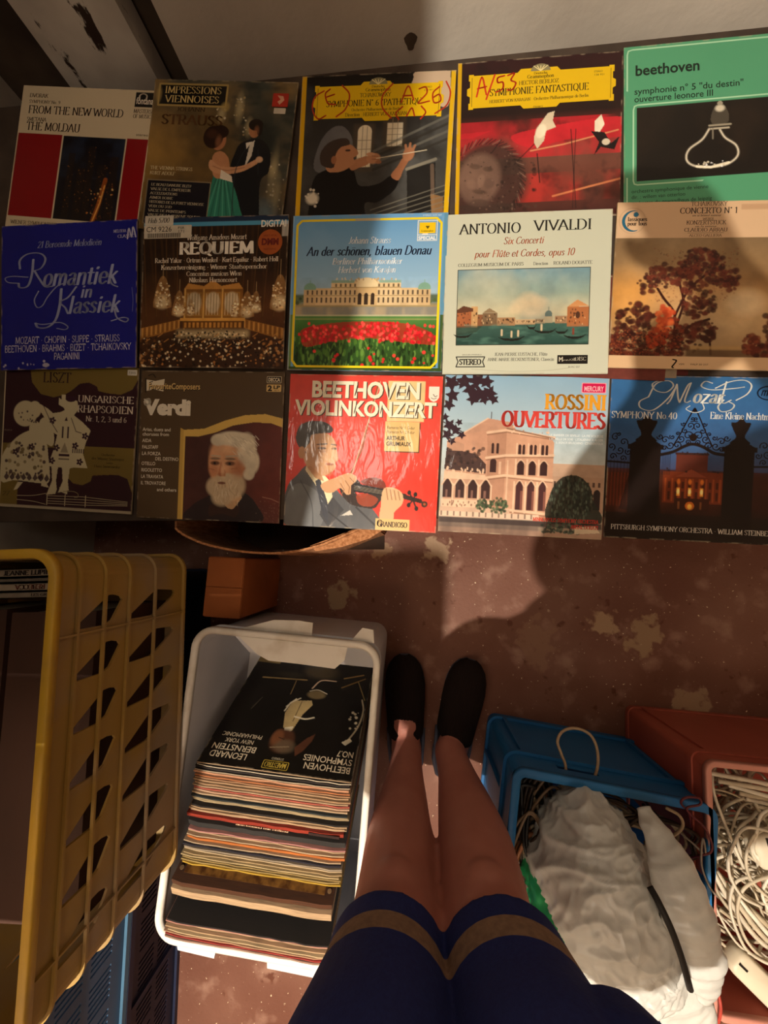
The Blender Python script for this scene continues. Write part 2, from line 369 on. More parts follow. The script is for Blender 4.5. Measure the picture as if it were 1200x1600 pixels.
# ---------------------------------------------------------------- the room
m_wall = mat('painted_plaster', '#bdb5a9', .8, '#9a9084', scale=2.2, bump=.5, bscale=26, detail=6, contrast=(.38, .72))
m_far = mat('brown_plaster', '#8a7866', .9, '#6e5e4e', scale=3, bump=.3, bscale=26)
m_recess = mat('dark_plaster', '#5a4a3c', .9, '#33271e', scale=5)
def floor_mat():
    m = bpy.data.materials.new('painted_concrete'); m.use_nodes = True; nt = m.node_tree; N = nt.nodes; L = nt.links; b = N['Principled BSDF']
    tc = N.new('ShaderNodeTexCoord'); src = tc.outputs['Object']; b.inputs['Roughness'].default_value = .62; b.inputs['Specular IOR Level'].default_value = .3
    def nz(sc, det, lo, hi):
        n = N.new('ShaderNodeTexNoise'); n.inputs['Scale'].default_value = sc; n.inputs['Detail'].default_value = det; L.new(src, n.inputs[0])
        r = N.new('ShaderNodeMapRange'); r.inputs[1].default_value = lo; r.inputs[2].default_value = hi; L.new(n.outputs[0], r.inputs[0]); return r.outputs[0], n
    def mx(f, a, bb):
        x = N.new('ShaderNodeMix'); x.data_type = 'RGBA'; L.new(f, x.inputs[0])
        for s, v in ((x.inputs[6], a), (x.inputs[7], bb)):
            if isinstance(v, str): s.default_value = (*hexc(v), 1)
            else: L.new(v, s)
        return x.outputs[2]
    f1, _ = nz(3.5, 6, .38, .66); c = mx(f1, '#6b4335', '#7d5748')
    f2, _ = nz(14, 7, .56, .74); c = mx(f2, c, '#957262')
    f3, _ = nz(55, 3, .70, .76); c = mx(f3, c, '#b89c84')
    f4, n4 = nz(120, 2, .70, .74); c = mx(f4, c, '#d8c3a4')
    f5, _ = nz(22, 4, .64, .70); c = mx(f5, c, '#5f3626')
    # worn pale patches where the paint has come off
    dn = N.new('ShaderNodeTexNoise'); dn.inputs['Scale'].default_value = 28; dn.inputs['Detail'].default_value = 6; L.new(src, dn.inputs[0])
    for (x, y, rx, ry, col, amt) in ((.50, -.165, .055, .045, '#a98a6c', .9), (.60, -.20, .06, .075, '#a58868', .7), (.32, -.22, .06, .10, '#8d6a54', .6), (.70, -.365, .06, .05, '#a88c70', .9), (-.22, -.10, .055, .05, '#a08a6c', .8), (-.1, .03, .05, .04, '#a88a6e', .8), (.06, .03, .05, .05, '#b09478', .8), (-.5, -.6, .08, .05, '#a98a70', .5)):
        mp = N.new('ShaderNodeMapping'); mp.vector_type = 'TEXTURE'; mp.inputs['Location'].default_value = (x, y, 0); mp.inputs['Scale'].default_value = (rx, ry, 1); L.new(src, mp.inputs[0])
        ln = N.new('ShaderNodeVectorMath'); ln.operation = 'LENGTH'; L.new(mp.outputs[0], ln.inputs[0])
        ad = N.new('ShaderNodeMath'); ad.operation = 'MULTIPLY_ADD'; ad.inputs[1].default_value = 2.6; L.new(dn.outputs[0], ad.inputs[0]); L.new(ln.outputs['Value'], ad.inputs[2])
        r = N.new('ShaderNodeMapRange'); r.inputs[1].default_value = 2.05; r.inputs[2].default_value = 1.8; r.inputs[4].default_value = amt; L.new(ad.outputs[0], r.inputs[0]); c = mx(r.outputs[0], c, col)
    L.new(c, b.inputs['Base Color'])
    bp = N.new('ShaderNodeBump'); bp.inputs['Strength'].default_value = .35; bp.inputs['Distance'].default_value = .003; L.new(n4.outputs[0], bp.inputs['Height']); L.new(bp.outputs[0], b.inputs['Normal'])
    return m
def struct(name, mb, m, label): return tag(mb.build(name, m), label, name.split('_')[0], kind='structure')
f = MB(); f.box((-1.6, -2.2, -.05), (1.9, 1.4, 0)); struct('floor', f, floor_mat(), 'worn red brown painted concrete floor with pale scuffs')
f = MB(); f.box((-.50, 1.075, 0), (1.9, 1.2, 2.45)); struct('wall_back', f, m_wall, 'grey plaster wall behind the rows of records')
chip = MB(); chip.loft([[(.0+.012*math.cos(t)*(1+.3*math.sin(3*t)), y, .424+.014*math.sin(t)) for t in [2*PI*k/14 for k in range(14)]] for y in (1.0735, 1.0752)])
f = MB(); f.box((-1.6, 1.15, 0), (-.80, 1.3, 2.45)); f.box((-.80, 1.17, 0), (-.50, 1.3, 2.45)); struct('wall_recess', f, m_recess, 'dark recessed wall beside the flaking upright board')
tag(chip.build('chipped_spot', m_recess, bpy.data.objects['wall_back']), 'dark chipped spot in the plaster')
f = MB(); f.box((-1.1, -2.2, 0), (-.98, 1.15, 2.45)); struct('wall_left', f, m_wall, 'grey plaster wall on the left')
def flaking():
    m = mat('flaking_paint', '#c4beb4', .7, '#aaa39a', scale=9, bump=.3); nt = m.node_tree; N = nt.nodes; L = nt.links; b = N['Principled BSDF']
    src = b.inputs['Base Color'].links[0].from_socket; tc = N.new('ShaderNodeTexCoord'); mp = N.new('ShaderNodeMapping'); mp.inputs['Scale'].default_value = (1, 1, .45); L.new(tc.outputs['Object'], mp.inputs[0])
    n = N.new('ShaderNodeTexNoise'); n.inputs['Scale'].default_value = 13; n.inputs['Detail'].default_value = 8; n.inputs['Roughness'].default_value = .65; L.new(mp.outputs[0], n.inputs[0])
    r = N.new('ShaderNodeMapRange'); r.inputs[1].default_value = .60; r.inputs[2].default_value = .625; L.new(n.outputs[0], r.inputs[0])
    x = N.new('ShaderNodeMix'); x.data_type = 'RGBA'; L.new(r.outputs[0], x.inputs[0]); L.new(src, x.inputs[6]); x.inputs[7].default_value = (*hexc('#2d1c12'), 1); L.new(x.outputs[2], b.inputs['Base Color']); return m
f = MB(); f.box((-.785, 1.085, 0), (-.575, 1.149, 2.45)); struct('trim_1', f, flaking(), 'upright white board with flaking paint in the left corner')
f = MB(); f.box((-.98, -.36, .92), (-.35, -.30, 2.45)); struct('trim_2', f, m_far, 'boxed in duct high on the left wall')  # added out of view to shade the left records and wall
f = MB(); f.loft([[(x, y, z) for x, z in [(-.98, .80), (-.465, .80), (-.45, 1.18), (-.40, 1.22), (-.27, 1.02), (-.178, .87), (-.196, 1.02), (-.298, 1.45), (-.306, 1.472), (-.325, 1.482), (-.98, 1.482)]] for y in (-.606, -.594)]); struct('door_1', f, m_far, 'low hatch door standing open on the left wall')  # added out of view; its outline cuts the lit wedge on the floor
f = MB(); f.box((-1.6, -2.2, 2.45), (1.9, 1.4, 2.5)); struct('ceiling', f, m_far, 'plain plaster ceiling out of frame')
f = MB(); f.box((1.78, -2.2, 0), (1.9, 1.075, 2.45)); struct('wall_right', f, m_far, 'plaster wall on the right')
f = MB(); f.box((-.98, -2.2, 0), (1.78, -2.1, 2.45)); struct('wall_rear', f, m_far, 'plaster wall behind the person')

# ---------------------------------------------------------------- the printed covers
ARTS = {}
def art_dvorak():
    a = Art('#d8c8a8', 260, 3); a.rect(.8, 33, 35, 91, '#8e0f16'); a.rect(84, 33, 99.5, 91, '#8e0f16'); a.rect(36, 33.5, 83, 91, '#14131a')
    n = a.noise(14, 4); a.mix(((a.X > 36)&(a.X < 83)&(a.Y > 33.5)&(a.Y < 62))*np.clip((n-.4)*3, 0, 1)*.6, '#26324a')
    for (x, y0, w_) in ((42, 45, 5), (50, 55, 6), (57, 40, 5), (65, 52, 7), (74, 46, 6)): a.rect(x, y0, x+w_, 90, '#241a16', .8); a.dots(26, x, y0, x+w_, 88, (.25, .5), ['#8a5a2a', '#5d3a1c', '#3a2c24'], .8)
    a.line([(66, 91), (69, 80), (71, 68), (72, 62)], 3.2, '#a4531a', .8, True); a.line([(66, 91), (70, 78), (72, 66)], 1, '#f0b45a', .9); a.dots(40, 60, 66, 80, 90, (.3, .7), ['#d07a28', '#7a3a14', '#e8c27a'], .8)
    a.t('DVORAK', 6, 8, 2.6, '#3a2c22', 'serif', w=14).t('SYMPHONY No. 9', 6, 12, 2.2, '#6a5a48', 'serif', w=24).t('FROM THE NEW WORLD', 6.5, 19, 5.2, '#2b1d16', 'serif', w=72)
    a.t('SMETANA', 6, 24.5, 2.6, '#3a2c22', 'serif', w=15).t('THE MOLDAU', 6.5, 30.6, 5.4, '#2b1d16', 'serif', w=41)
    a.t('WIENER SYMPHONIKER · KAREL ANCERL', 4, 96.5, 2.6, '#5a4a38', 'serif', w=63)
    a.rect(86, 1.5, 100, 11.5, '#0d0b0c'); a.t('fontana', 86.8, 9.4, 4.6, '#e6dccb', 'sans', w=12.6, bold=.02).stroke([(89, 6.5), (89, 3.6), (91.5, 2.4), (94, 3.6), (94, 6)], '#e6dccb', .6, .4)
    a.t('MASTERS', 86, 15.5, 2.6, '#4a3a2c', 'serif', w=13).t('OF MUSIC', 86, 19, 2.6, '#4a3a2c', 'serif', w=13).t('stereo', 90, 31, 1.8, '#4a3a2c', 'sans', w=9); return a
def art_strauss():
    a = Art('#5c4a30', 300, 5); n = a.noise(5, 4); n2 = a.noise(9, 3, 2)
    a.vgrad([(0, '#4a4a40'), (20, '#6d5a38'), (50, '#8a6a34'), (75, '#4a3a24'), (100, '#1c2420')]); a.mix(np.clip((a.X-48)/30, 0, 1), '#3a4440', .85); a.mix(np.clip((n-.45)*3, 0, 1), '#a27c3c', .5)
    a.mix(np.clip((n2-.5)*4, 0, 1)*(a.X > 55), '#1d2626', .8); a.mix(np.clip((.5-n)*3, 0, 1), '#2c2a22', .6)
    for (x, y, h) in ((62, 18, 16), (90, 58, 30), (94, 72, 20), (70, 30, 10), (50, 22, 9)): a.ell(x, y, 2.4, h/2, '#c9b98c', .55, 1.2); a.dots(14, x-4, y-h/2, x+4, y+h/2, (.3, .8), ['#f0e6c8', '#bda670'], .6)
    a.ell(83, 40, 10, 13, '#232a28', .8, .8); a.rect(78, 60, 100, 100, '#1c2a30', .5, 6); a.ell(86, 88, 8, 10, '#6f8a96', .4, 1)
    a.grain(.3, 14)
    # dancing pair
    a.poly([(66, 40), (78, 37), (86, 44), (87, 58), (82, 66), (83, 98), (60, 98), (60, 60), (62, 48)], '#14161a', 1, True); a.poly([(72, 40), (75, 38), (74, 48), (70, 56)], '#d8d0c0'); a.ell(74, 31, 4, 5.4, '#b07850'); a.ell(74.5, 28, 5, 3.8, '#1c120c'); a.ell(77.5, 31, 2, 4, '#1c120c')
    a.poly([(50, 60), (57, 59), (63, 66), (70, 82), (74, 99), (40, 99), (43, 82), (48, 70)], '#2f7d68', 1, True)
    for k in range(9): a.line([(52+k*.8, 63), (42+k*3.6, 99)], .8, '#55a88c' if k % 2 else '#1d5a4a', .7)
    a.poly([(47, 50), (52, 46), (58, 50), (60, 60), (55, 64), (49, 62)], '#c48a62', 1, True); a.poly([(46, 52), (54, 56), (68, 55), (80, 49), (80, 52), (68, 59), (54, 61), (46, 58)], '#cf9a72', 1, True); a.poly([(54, 58), (62, 62), (63, 66), (54, 64)], '#e8dcc8'); a.ell(50, 39, 5.2, 6.4, '#b97c56'); a.ell(46, 37, 7, 7.5, '#2a1710'); a.ell(50, 33.5, 6.5, 4.5, '#2a1710')
    a.ell(50, 40, 2, 4, '#a06a48', .6, 1); a.ell(75.4, 32, 1.6, 3, '#966040', .6, 1); a.line([(48, 56), (58, 58.4), (70, 56)], .6, '#a06a48', .8, True); a.line([(70, 42), (64, 60), (66, 96)], .7, '#2c3036', .9, True); a.line([(78, 44), (80, 60)], .6, '#2c3036', .9); a.ell(79.6, 50.4, 2.4, 2, '#d8b08c', .9, .3); a.poly([(69, 40), (73, 39), (70, 44)], '#e8e0d0'); a.ell(45, 35, 4, 3, '#4a2c1c', .7, .6); a.ell(47, 99, 12, 6, '#1f5a4a', .5, 1); a.grain(.16, 30)
    a.rect(4, 3, 52, 17, '#0f0d0c', 1, 1.2); a.line([(4, 3), (52, 3), (52, 17), (4, 17), (4, 3)], 1.2, '#b49a5a', .9); a.ell(52, 17, 3, 3, '#b49a5a', .6, .6); a.ell(4, 10, 2, 5, '#b49a5a', .5, .6)
    a.t('IMPRESSIONS', 8, 9, 4.4, '#d4bb77', 'serif', w=40).t('VIENNOISES', 9, 15, 4.4, '#d4bb77', 'serif', w=38).t('JOHANN', 18, 20.8, 2.6, '#3c2814', 'serif', w=20).t('STRAUSS', 8, 29.5, 6.2, '#5a3a1c', 'serif', w=43, bold=.02)
    a.t('THE VIENNA STRINGS', 4, 60, 2.2, '#d8c9a0', 'serif', w=30).t('KURT ADOLF', 4, 63.5, 2.2, '#d8c9a0', 'serif', w=18)
    a.rect(3, 67, 48, 96, '#14121c', 1, .8); a.line([(3, 67), (48, 67), (48, 96), (3, 96), (3, 67)], .7, '#8a7c62', .9)
    for k, s in enumerate(['LE BEAU DANUBE BLEU', 'VALSE DE L EMPEREUR', 'ACCELERATIONS', 'AIMER BOIRE', 'HISTOIRES DE LA FORET VIENNOISE', 'VOIX DU SUD', 'VALSE DE PRINTEMPS', 'VALSE DE LA CHAUVE SOURIS', 'AIMER BOIRE ET CHANTER']): a.t(s, 6, 71+k*2.9, 1.7, '#c9bda0', 'serif', w=min(39, len(s)*1.5))
    return a
def dg_plaque(a, x0, y0, x1, y1):
    a.shape([(x0, y0), (x0+3, y0), (x0+3, y0+.8), (x0+30, y0+.8), (x0+32, y0-1.4), (x1-34, y0-1.4), (x1-32, y0+.8), (x1-3, y0+.8), (x1-3, y0), (x1, y0), (x1, y0+4), (x1-.8, y0+4), (x1-.8, y0+8), (x1+1, y0+9), (x1+1, y1-9), (x1-.8, y1-8), (x1-.8, y1-4), (x1, y1-4), (x1, y1), (x1-3, y1), (x1-3, y1-.8), (x1-32, y1-.8), (x1-34, y1+1.4), (x0+34, y1+1.4), (x0+32, y1-.8), (x0+3, y1-.8), (x0+3, y1), (x0, y1), (x0, y1-4), (x0+.8, y1-4), (x0+.8, y1-8), (x0-1, y1-9), (x0-1, y0+9), (x0+.8, y0+8), (x0+.8, y0+4), (x0, y0+4)], '#e5bc0c')
    for q in ([(x0+2, y0+2), (x1-2, y0+2), (x1-2, y1-2), (x0+2, y1-2), (x0+2, y0+2)],): a.stroke(q, '#6a5410', .16, .16, False)
    cx = (x0+x1)/2; a.shape([(cx+6*math.cos(t), y0+.5-4.4*math.sin(t)) for t in np.linspace(0, PI, 14)], '#8d8560')
    for k in range(5): a.stroke([(cx, y0+.6), (cx-4.2+2.1*k, y0-2.6)], '#e9dca0', .25, .25, False)
    a.t('Deutsche', cx-4, y0+2.6, 1.5, '#3a2c10', 'serif', w=8).t('Grammophon', cx-8, y0+4.9, 2.2, '#2c210c', 'serif', w=16)
    a.t('STEREO', x1-12, y0+4, 1.2, '#4a3c10', 'sans', w=5).t('138 921', x1-12, y0+6, 1.2, '#4a3c10', 'sans', w=6)
def art_tch6():
    a = Art('#1d1815', 300, 7); n = a.noise(4, 5); n2 = a.noise(11, 4)
    a.vgrad([(0, '#120f10'), (30, '#2c2a28'), (60, '#3c3b39'), (100, '#23211d')]); a.mix(np.clip((n-.45)*3, 0, 1), '#5f605e', .55); a.mix(np.clip((n2-.55)*4, 0, 1), '#141210', .6)
    a.poly([(14, 44), (22, 34), (30, 34), (36, 44), (34, 62), (12, 62)], '#77777a', .6, True)
    for (x0, y0, x1, y1, top) in ((39, 37, 48, 60, 1), (58, 32, 68, 47, 0)):
        a.rect(x0-3, y0-5, x1+2, y1+3, '#4a4034', .8, 2); a.rect(x0, y0, x1, y1, '#dccfb4', 1, .6)
        if top: a.ell((x0+x1)/2, y0, (x1-x0)/2, 4, '#dccfb4')
        for k in (1, 2): a.line([(x0+(x1-x0)*k/3, y0-3), (x0+(x1-x0)*k/3, y1)], .4, '#8b7c62')
        for k in (1, 2, 3): a.line([(x0, y0+(y1-y0)*k/4), (x1, y0+(y1-y0)*k/4)], .4, '#8b7c62')
    for k in range(4): a.line([(50, 62-4*k), (100, 42-5*k)], 1.6, '#6b6a62' if k % 2 else '#2b2822', .7)
    a.poly([(72, 62), (90, 58), (92, 96), (74, 92)], '#151312', .9); a.line([(72, 62), (90, 56)], 2, '#8b8676', .8); a.line([(88, 60), (91, 98)], 2.4, '#6a584a', .8); a.poly([(88, 78), (96, 80), (97, 94), (90, 96)], '#a87c4a', .6)
    for k in range(5): a.line([(50, 100-k*3), (98, 86-k*3.4)], .7, '#7a776a', .6)
    # conductor seen from the side
    a.poly([(12, 100), (10, 78), (12, 66), (20, 61), (34, 57), (38, 63), (42, 72), (54, 71), (62, 66), (67, 69), (64, 76), (54, 83), (46, 84), (45, 100)], '#0d0b0c', 1, True)
    a.poly([(34, 57), (40, 54.6), (46, 53), (47, 58), (41, 60.4), (36, 62)], '#a87250', 1, True); a.ell(50, 54.6, 4.6, 3.4, '#b8805c', 1, .2, -8); a.ell(53.4, 57, 2, 1.2, '#9a6444'); a.ell(48, 51.8, 3, 1.1, '#c89470'); a.poly([(62, 66), (66, 60), (69, 55), (73, 56), (70, 62), (67, 69)], '#9c6646', 1, True); a.ell(72.6, 52.4, 3.6, 4.6, '#a87250', 1, .2, 20)
    for q in ([(71, 50), (70.4, 46.6)], [(73, 49.6), (73.4, 45.6)], [(75, 50.6), (76.4, 47)]): a.line(q, 1.5, '#a87250', 1)
    a.line([(52, 54.6), (84, 50)], .5, '#d8ccb0'); a.line([(49, 53), (53, 53.4)], .3, '#6a3e28'); a.line([(49, 55), (53.6, 55.4)], .3, '#6a3e28')
    a.grain(.22, 20)
    a.poly([(20, 62), (18, 54), (22, 47), (30, 45), (36, 46), (40, 51), (37, 54), (38, 57), (33, 61), (27, 63)], '#b27c58', 1, True); a.poly([(16, 58), (15, 50), (21, 43), (31, 41), (34, 45), (28, 47), (25, 52), (24, 60)], '#3a2e28', 1, True); a.ell(24, 55, 1.8, 2.6, '#9a6444')
    a.ell(33, 49, 1.8, .7, '#3a2018'); a.ell(11, 80, 4, 3.6, '#d9cfba', 1, .6); a.dots(12, 6, 74, 16, 86, (.4, 1.1), ['#d9cfba'], .9); a.poly([(5, 94), (16, 92), (30, 93), (40, 96), (44, 100), (4, 100)], '#cfc6b2', .9, True); a.dots(9, 8, 94, 38, 100, (.8, 1.8), ['#241f1c'], .9)
    a.rect(0, 0, 3.2, 100, '#d9a90c'); a.rect(97, 0, 100, 100, '#e0b40e'); a.poly([(75, 0), (94, 0), (96.5, 3), (96.5, 21), (90, 22), (73, 12), (73, 4)], '#c9b196', 1, True)
    dg_plaque(a, 9, 6.5, 92, 29)
    a.t('TCHAIKOWSKY', 39, 15, 2.6, '#2a200c', 'serif', w=20).t('SYMPHONIE N° 6 "PATHÉTIQUE"', 17, 20.6, 3.9, '#1f180a', 'serif', w=66).t('Orchestre Philharmonique de Berlin', 34, 23.8, 1.7, '#3a2e10', 'serif', w=32).t('Direction : HERBERT VON KARAJAN', 30, 27.2, 2.3, '#2a200c', 'serif', w=40)
    for s in ([(19, 9), (16, 12), (18, 18), (23, 19)], [(17, 14), (22, 12.5)], [(27, 7), (32, 13), (30, 22), (24, 27)], [(15, 10), (9, 14), (8, 22), (12, 28), (17, 26)], [(60, 7), (54, 14), (54, 22), (60, 29)], [(66, 19), (70, 9), (74, 18)], [(67, 15), (73, 15)], [(77, 11), (81, 10), (82, 14), (77, 20), (84, 19)], [(90, 10), (86, 14), (87, 20), (91, 19), (90, 15), (86, 17)], [(94, 7), (97, 14), (95, 22), (88, 27)], [(67, 22), (63, 26), (65, 30)], [(70, 28), (73, 23), (75, 28)], [(79, 22), (82, 26), (79, 30)]): a.stroke(s, '#c0391a', .5, .5)
    return a
def art_berlioz():
    a = Art('#2a1214', 300, 9); n = a.noise(4, 5, .6); n2 = a.noise(10, 4)
    a.vgrad([(0, '#2c1013'), (34, '#22110f'), (44, '#5a2620'), (55, '#6a4438'), (75, '#6b3a2e'), (100, '#3c1c1a')])
    st = np.clip((n-.42)*5, 0, 1); a.mix(st*(a.Y > 38)*(a.Y < 62), '#c0202c', .75); a.mix(np.clip((n-.5)*6, 0, 1)*(a.Y > 72)*(a.Y < 90), '#b8302a', .8); a.mix(np.clip((.45-n)*5, 0, 1)*(a.Y > 46), '#5c4034', .8); a.mix(np.clip((n2-.6)*6, 0, 1), '#1c0d0e', .6)
    a.poly([(34, 48), (60, 43), (100, 40), (100, 52), (70, 52), (46, 56)], '#c8222e', .75, True); a.poly([(0, 45), (22, 44), (10, 48), (0, 48)], '#c8222e', .8); a.line([(46, 58), (66, 55), (98, 48)], .9, '#e0a070', .7); a.line([(60, 87), (82, 82), (100, 78)], 1.2, '#e08a5a', .7)
    a.ell(20, 76, 24, 26, '#3f2c26', .95, .3, 12); a.ell(15, 74, 13, 16, '#6d5246', 1, .25, 10)
    for (x, y, rx, ry, c) in ((12, 66, 3.4, 1.6, '#2a1a16'), (20, 68, 3, 1.5, '#2a1a16'), (16, 75, 2.2, 4, '#8d6e5e'), (15, 82, 4.2, 1.4, '#2e1c18'), (10, 77, 3, 3, '#7d6052'), (21, 77, 3, 3.2, '#58413a'), (16, 89, 6, 2.2, '#4d3830')): a.ell(x, y, rx, ry, c, .9, .5, 10)
    for k in range(46):
        t0 = R(150+k*5.5); x, y = 18+22*math.cos(t0), 76+24*math.sin(t0); a.line([(x, y), (x+5*math.cos(t0+.9), y+5*math.sin(t0+.9))], .6, '#1e1210' if k % 3 else '#85695a', .8)
    a.dots(60, 26, 62, 50, 98, (.4, 1.4), ['#2a1814', '#4c362e', '#1e1110'], .6); a.line([(36, 66), (52, 50)], .5, '#1c1010'); a.line([(50, 60), (52, 78)], .6, '#1c1010'); a.line([(70, 46), (74, 95)], .5, '#2a1414'); a.line([(73, 46), (72, 95)], .4, '#2a1414'); a.line([(22, 58), (28, 50)], .5, '#1c1010')
    a.poly([(48, 49), (51, 42), (56, 35), (60, 34), (59, 40), (61, 44), (55, 46), (54, 52), (50, 57), (48, 53)], '#cfc0a4', 1); a.ell(52, 46, 3, 4.5, '#e2d6bc', 1, .3, 20)
    a.poly([(84, 42), (88, 38), (90, 44), (87, 49), (84, 48)], '#e6dac2', 1); a.poly([(82, 48), (90, 49), (94, 56), (99, 52), (96, 60), (88, 58), (84, 63), (87, 55)], '#1b1012', 1); a.ell(91, 55, 2.4, 2, '#d8ccb4')
    a.ell(13, 73, 10, 12, '#7d6050', .5, .9); a.dots(120, 0, 54, 40, 100, (.2, .6), ['#2a1a16', '#7d6254', '#1a0e0c'], .55); a.grain(.3, 16)
    a.rect(0, 0, 2.4, 100, '#d9a90c'); dg_plaque(a, 7, 8, 95, 30)
    a.t('HECTOR BERLIOZ', 38, 16.5, 2.4, '#2a200c', 'serif', w=24).t('SYMPHONIE FANTASTIQUE', 20, 22.2, 4.2, '#1f180a', 'serif', w=60).t('HERBERT VON KARAJAN · Orchestre Philharmonique de Berlin', 20, 26.6, 1.9, '#3a2e10', 'serif', w=60).t('FRANCE', 47, 31.3, 1.1, '#3a2e10', 'serif', w=6)
    for s in ([(12, 22), (15, 10), (18, 21)], [(12.5, 17), (18, 16)], [(18, 24), (23, 9)], [(29, 10), (25, 11), (25, 14), (28, 14), (28, 18), (24, 20)], [(31, 10), (35, 9), (33, 13), (36, 15), (34, 19), (31, 19)]): a.stroke(s, '#d0351a', .55, .5)
    return a
def art_bet5():
    a = Art('#4f9b73', 260, 11); n = a.noise(3, 3); a.mix(n, '#5fab82', .4); a.rect(7.5, 37.5, 100, 82.5, '#16110e', 1)
    nn = a.noise(8, 4); a.mix((a.X > 7.5)*(a.Y > 37.5)*(a.Y < 82.5)*np.clip((nn-.45)*2, 0, 1), '#2c2017', .8)
    for s in ([(2, 100), (2, 5), (2.6, 2.6), (5, 2), (100, 2)], [(5.6, 82), (5.6, 39), (6.2, 36.6), (8, 36), (100, 36)], [(5.6, 82), (6.2, 84), (8, 84.6), (100, 84.6)]): a.stroke(s, '#a9d9b4', .45, .45, False)
    fl = cat_rom([(49, 54), (45, 60), (38, 65), (36, 70), (38, 74), (44, 76.5), (52, 77), (60, 75.5), (65, 71), (64, 65), (58, 60), (55, 55)], 6)
    a.line(fl, 1.6, '#8d8676', .8); a.line(fl, .7, '#efe6d0', .8); a.line([(42, 76), (50, 77), (60, 75)], 1.4, '#fff6dc', .9); a.dots(16, 42, 73, 58, 77, (.3, .8), ['#ffffff', '#d8cfb8'], .8)
    a.poly([(50, 46), (53, 40), (57, 40), (60, 46), (59, 51), (51, 51)], '#4a443a', 1, True); a.ell(55, 42, 2.6, 2, '#e9e0c8', .8, .6); a.ell(55, 39, 1.5, 1.4, '#a8a08c', .9); a.line([(49, 52), (61, 52)], 1.1, '#a29a86'); a.line([(50, 54), (60, 54)], 1, '#c9c0aa', .8); a.line([(51, 54), (51, 60)], .7, '#8a8272')
    a.t('beethoven', 6.5, 18, 6.6, '#10231a', 'sans', w=37, bold=.022).t('symphonie n° 5 "du destin"', 6, 29.5, 4.0, '#12261c', 'sans', w=62, bold=.008).t('ouverture leonore III', 6, 34.2, 4.0, '#12261c', 'sans', w=45, bold=.008)
    a.t('orchestre symphonique de vienne', 4.5, 89.5, 2.3, '#15291e', 'sans', w=44).t('dir. : willem van otterloo', 4.5, 93, 2.3, '#15291e', 'sans', w=31).t('orchestre du gewandhaus de leipzig', 4.5, 96.6, 2.3, '#15291e', 'sans', w=46)
    a.stroke([(86, 90), (86, 87), (88, 85.6), (90.4, 87), (90.4, 90)], '#12261c', .6, .5); a.t('fontana', 85.6, 92, 2, '#12261c', w=9); a.stroke([(86, 8), (89, 6), (92, 8), (89, 10), (86, 8)], '#2a5a42', .4, .4); return a
def art_romantiek():
    a = Art('#141a86', 240, 13); n = a.noise(6, 3); a.mix(n, '#10136e', .4); a.dots(9, 2, 94, 40, 99, (.3, .9), ['#b9b4c4']); a.ell(34, 97, 2.6, 1.4, '#b9b4c4', .9)
    s = '#9ba3c6'
    a.t('21 Beroemde Melodieën', 27, 16.2, 4.4, s, 'it', w=47).t('omantiek', 31, 42.5, 12.6, s, 'it', w=54, bold=.012).t('in', 59, 51.4, 8.6, s, 'it', w=8, bold=.015).t('lassiek', 50, 62, 11.6, s, 'it', w=37, bold=.012)
    a.stroke([(24, 24), (23, 34), (20, 42), (14, 43), (13, 40)], s, .9, .4); a.stroke([(14, 30), (14, 24), (20, 20), (29, 20), (33, 24), (30, 30), (24, 32)], s, .8, .35); a.stroke([(25, 32), (29, 38), (33, 43), (38, 43)], s, .9, .4); a.stroke([(13, 40), (5, 39), (3, 36), (9, 35), (20, 36)], s, .45, .3)
    a.stroke([(28, 46), (25, 52), (27, 57), (31, 56), (35, 50), (42, 43), (48, 41)], s, .5, .35); a.stroke([(45, 45), (44, 56), (41, 66), (35, 71), (28, 71), (26, 68)], s, 1, .45); a.stroke([(56, 44), (50, 51), (44, 54), (48, 58), (50, 62)], s, .8, .4); a.stroke([(26, 68), (32, 69), (44, 68), (50, 71), (48, 73), (42, 72)], s, .5, .3); a.stroke([(84, 60), (86, 66), (92, 69), (94, 67), (90, 66), (82, 68)], s, .6, .35); a.stroke([(80, 38), (82, 43), (86, 45)], s, .7, .35)
    a.t('MOZART · CHOPIN · SUPPE · STRAUSS', 11, 81.8, 4.4, '#d8d4e0', 'stroke', w=77).t('BEETHOVEN · BRAHMS · BIZET · TCHAIKOVSKY', 3, 87.6, 4.4, '#d8d4e0', 'stroke', w=93).t('PAGANINI', 40, 93.4, 4.4, '#d8d4e0', 'stroke', w=19)
    a.t('MELODIA', 83, 8.4, 2, '#c6c4da', 'serif', w=9).t('CLASSIC', 86, 12, 2, '#c6c4da', 'serif', w=12); a.stroke([(93, 13), (94, 6), (96, 12), (97, 5), (99, 12)], '#c6c4da', .5, .3); a.stroke([(96.5, 46), (97.4, 54), (97, 62)], '#6a70a8', .2, .2); return a
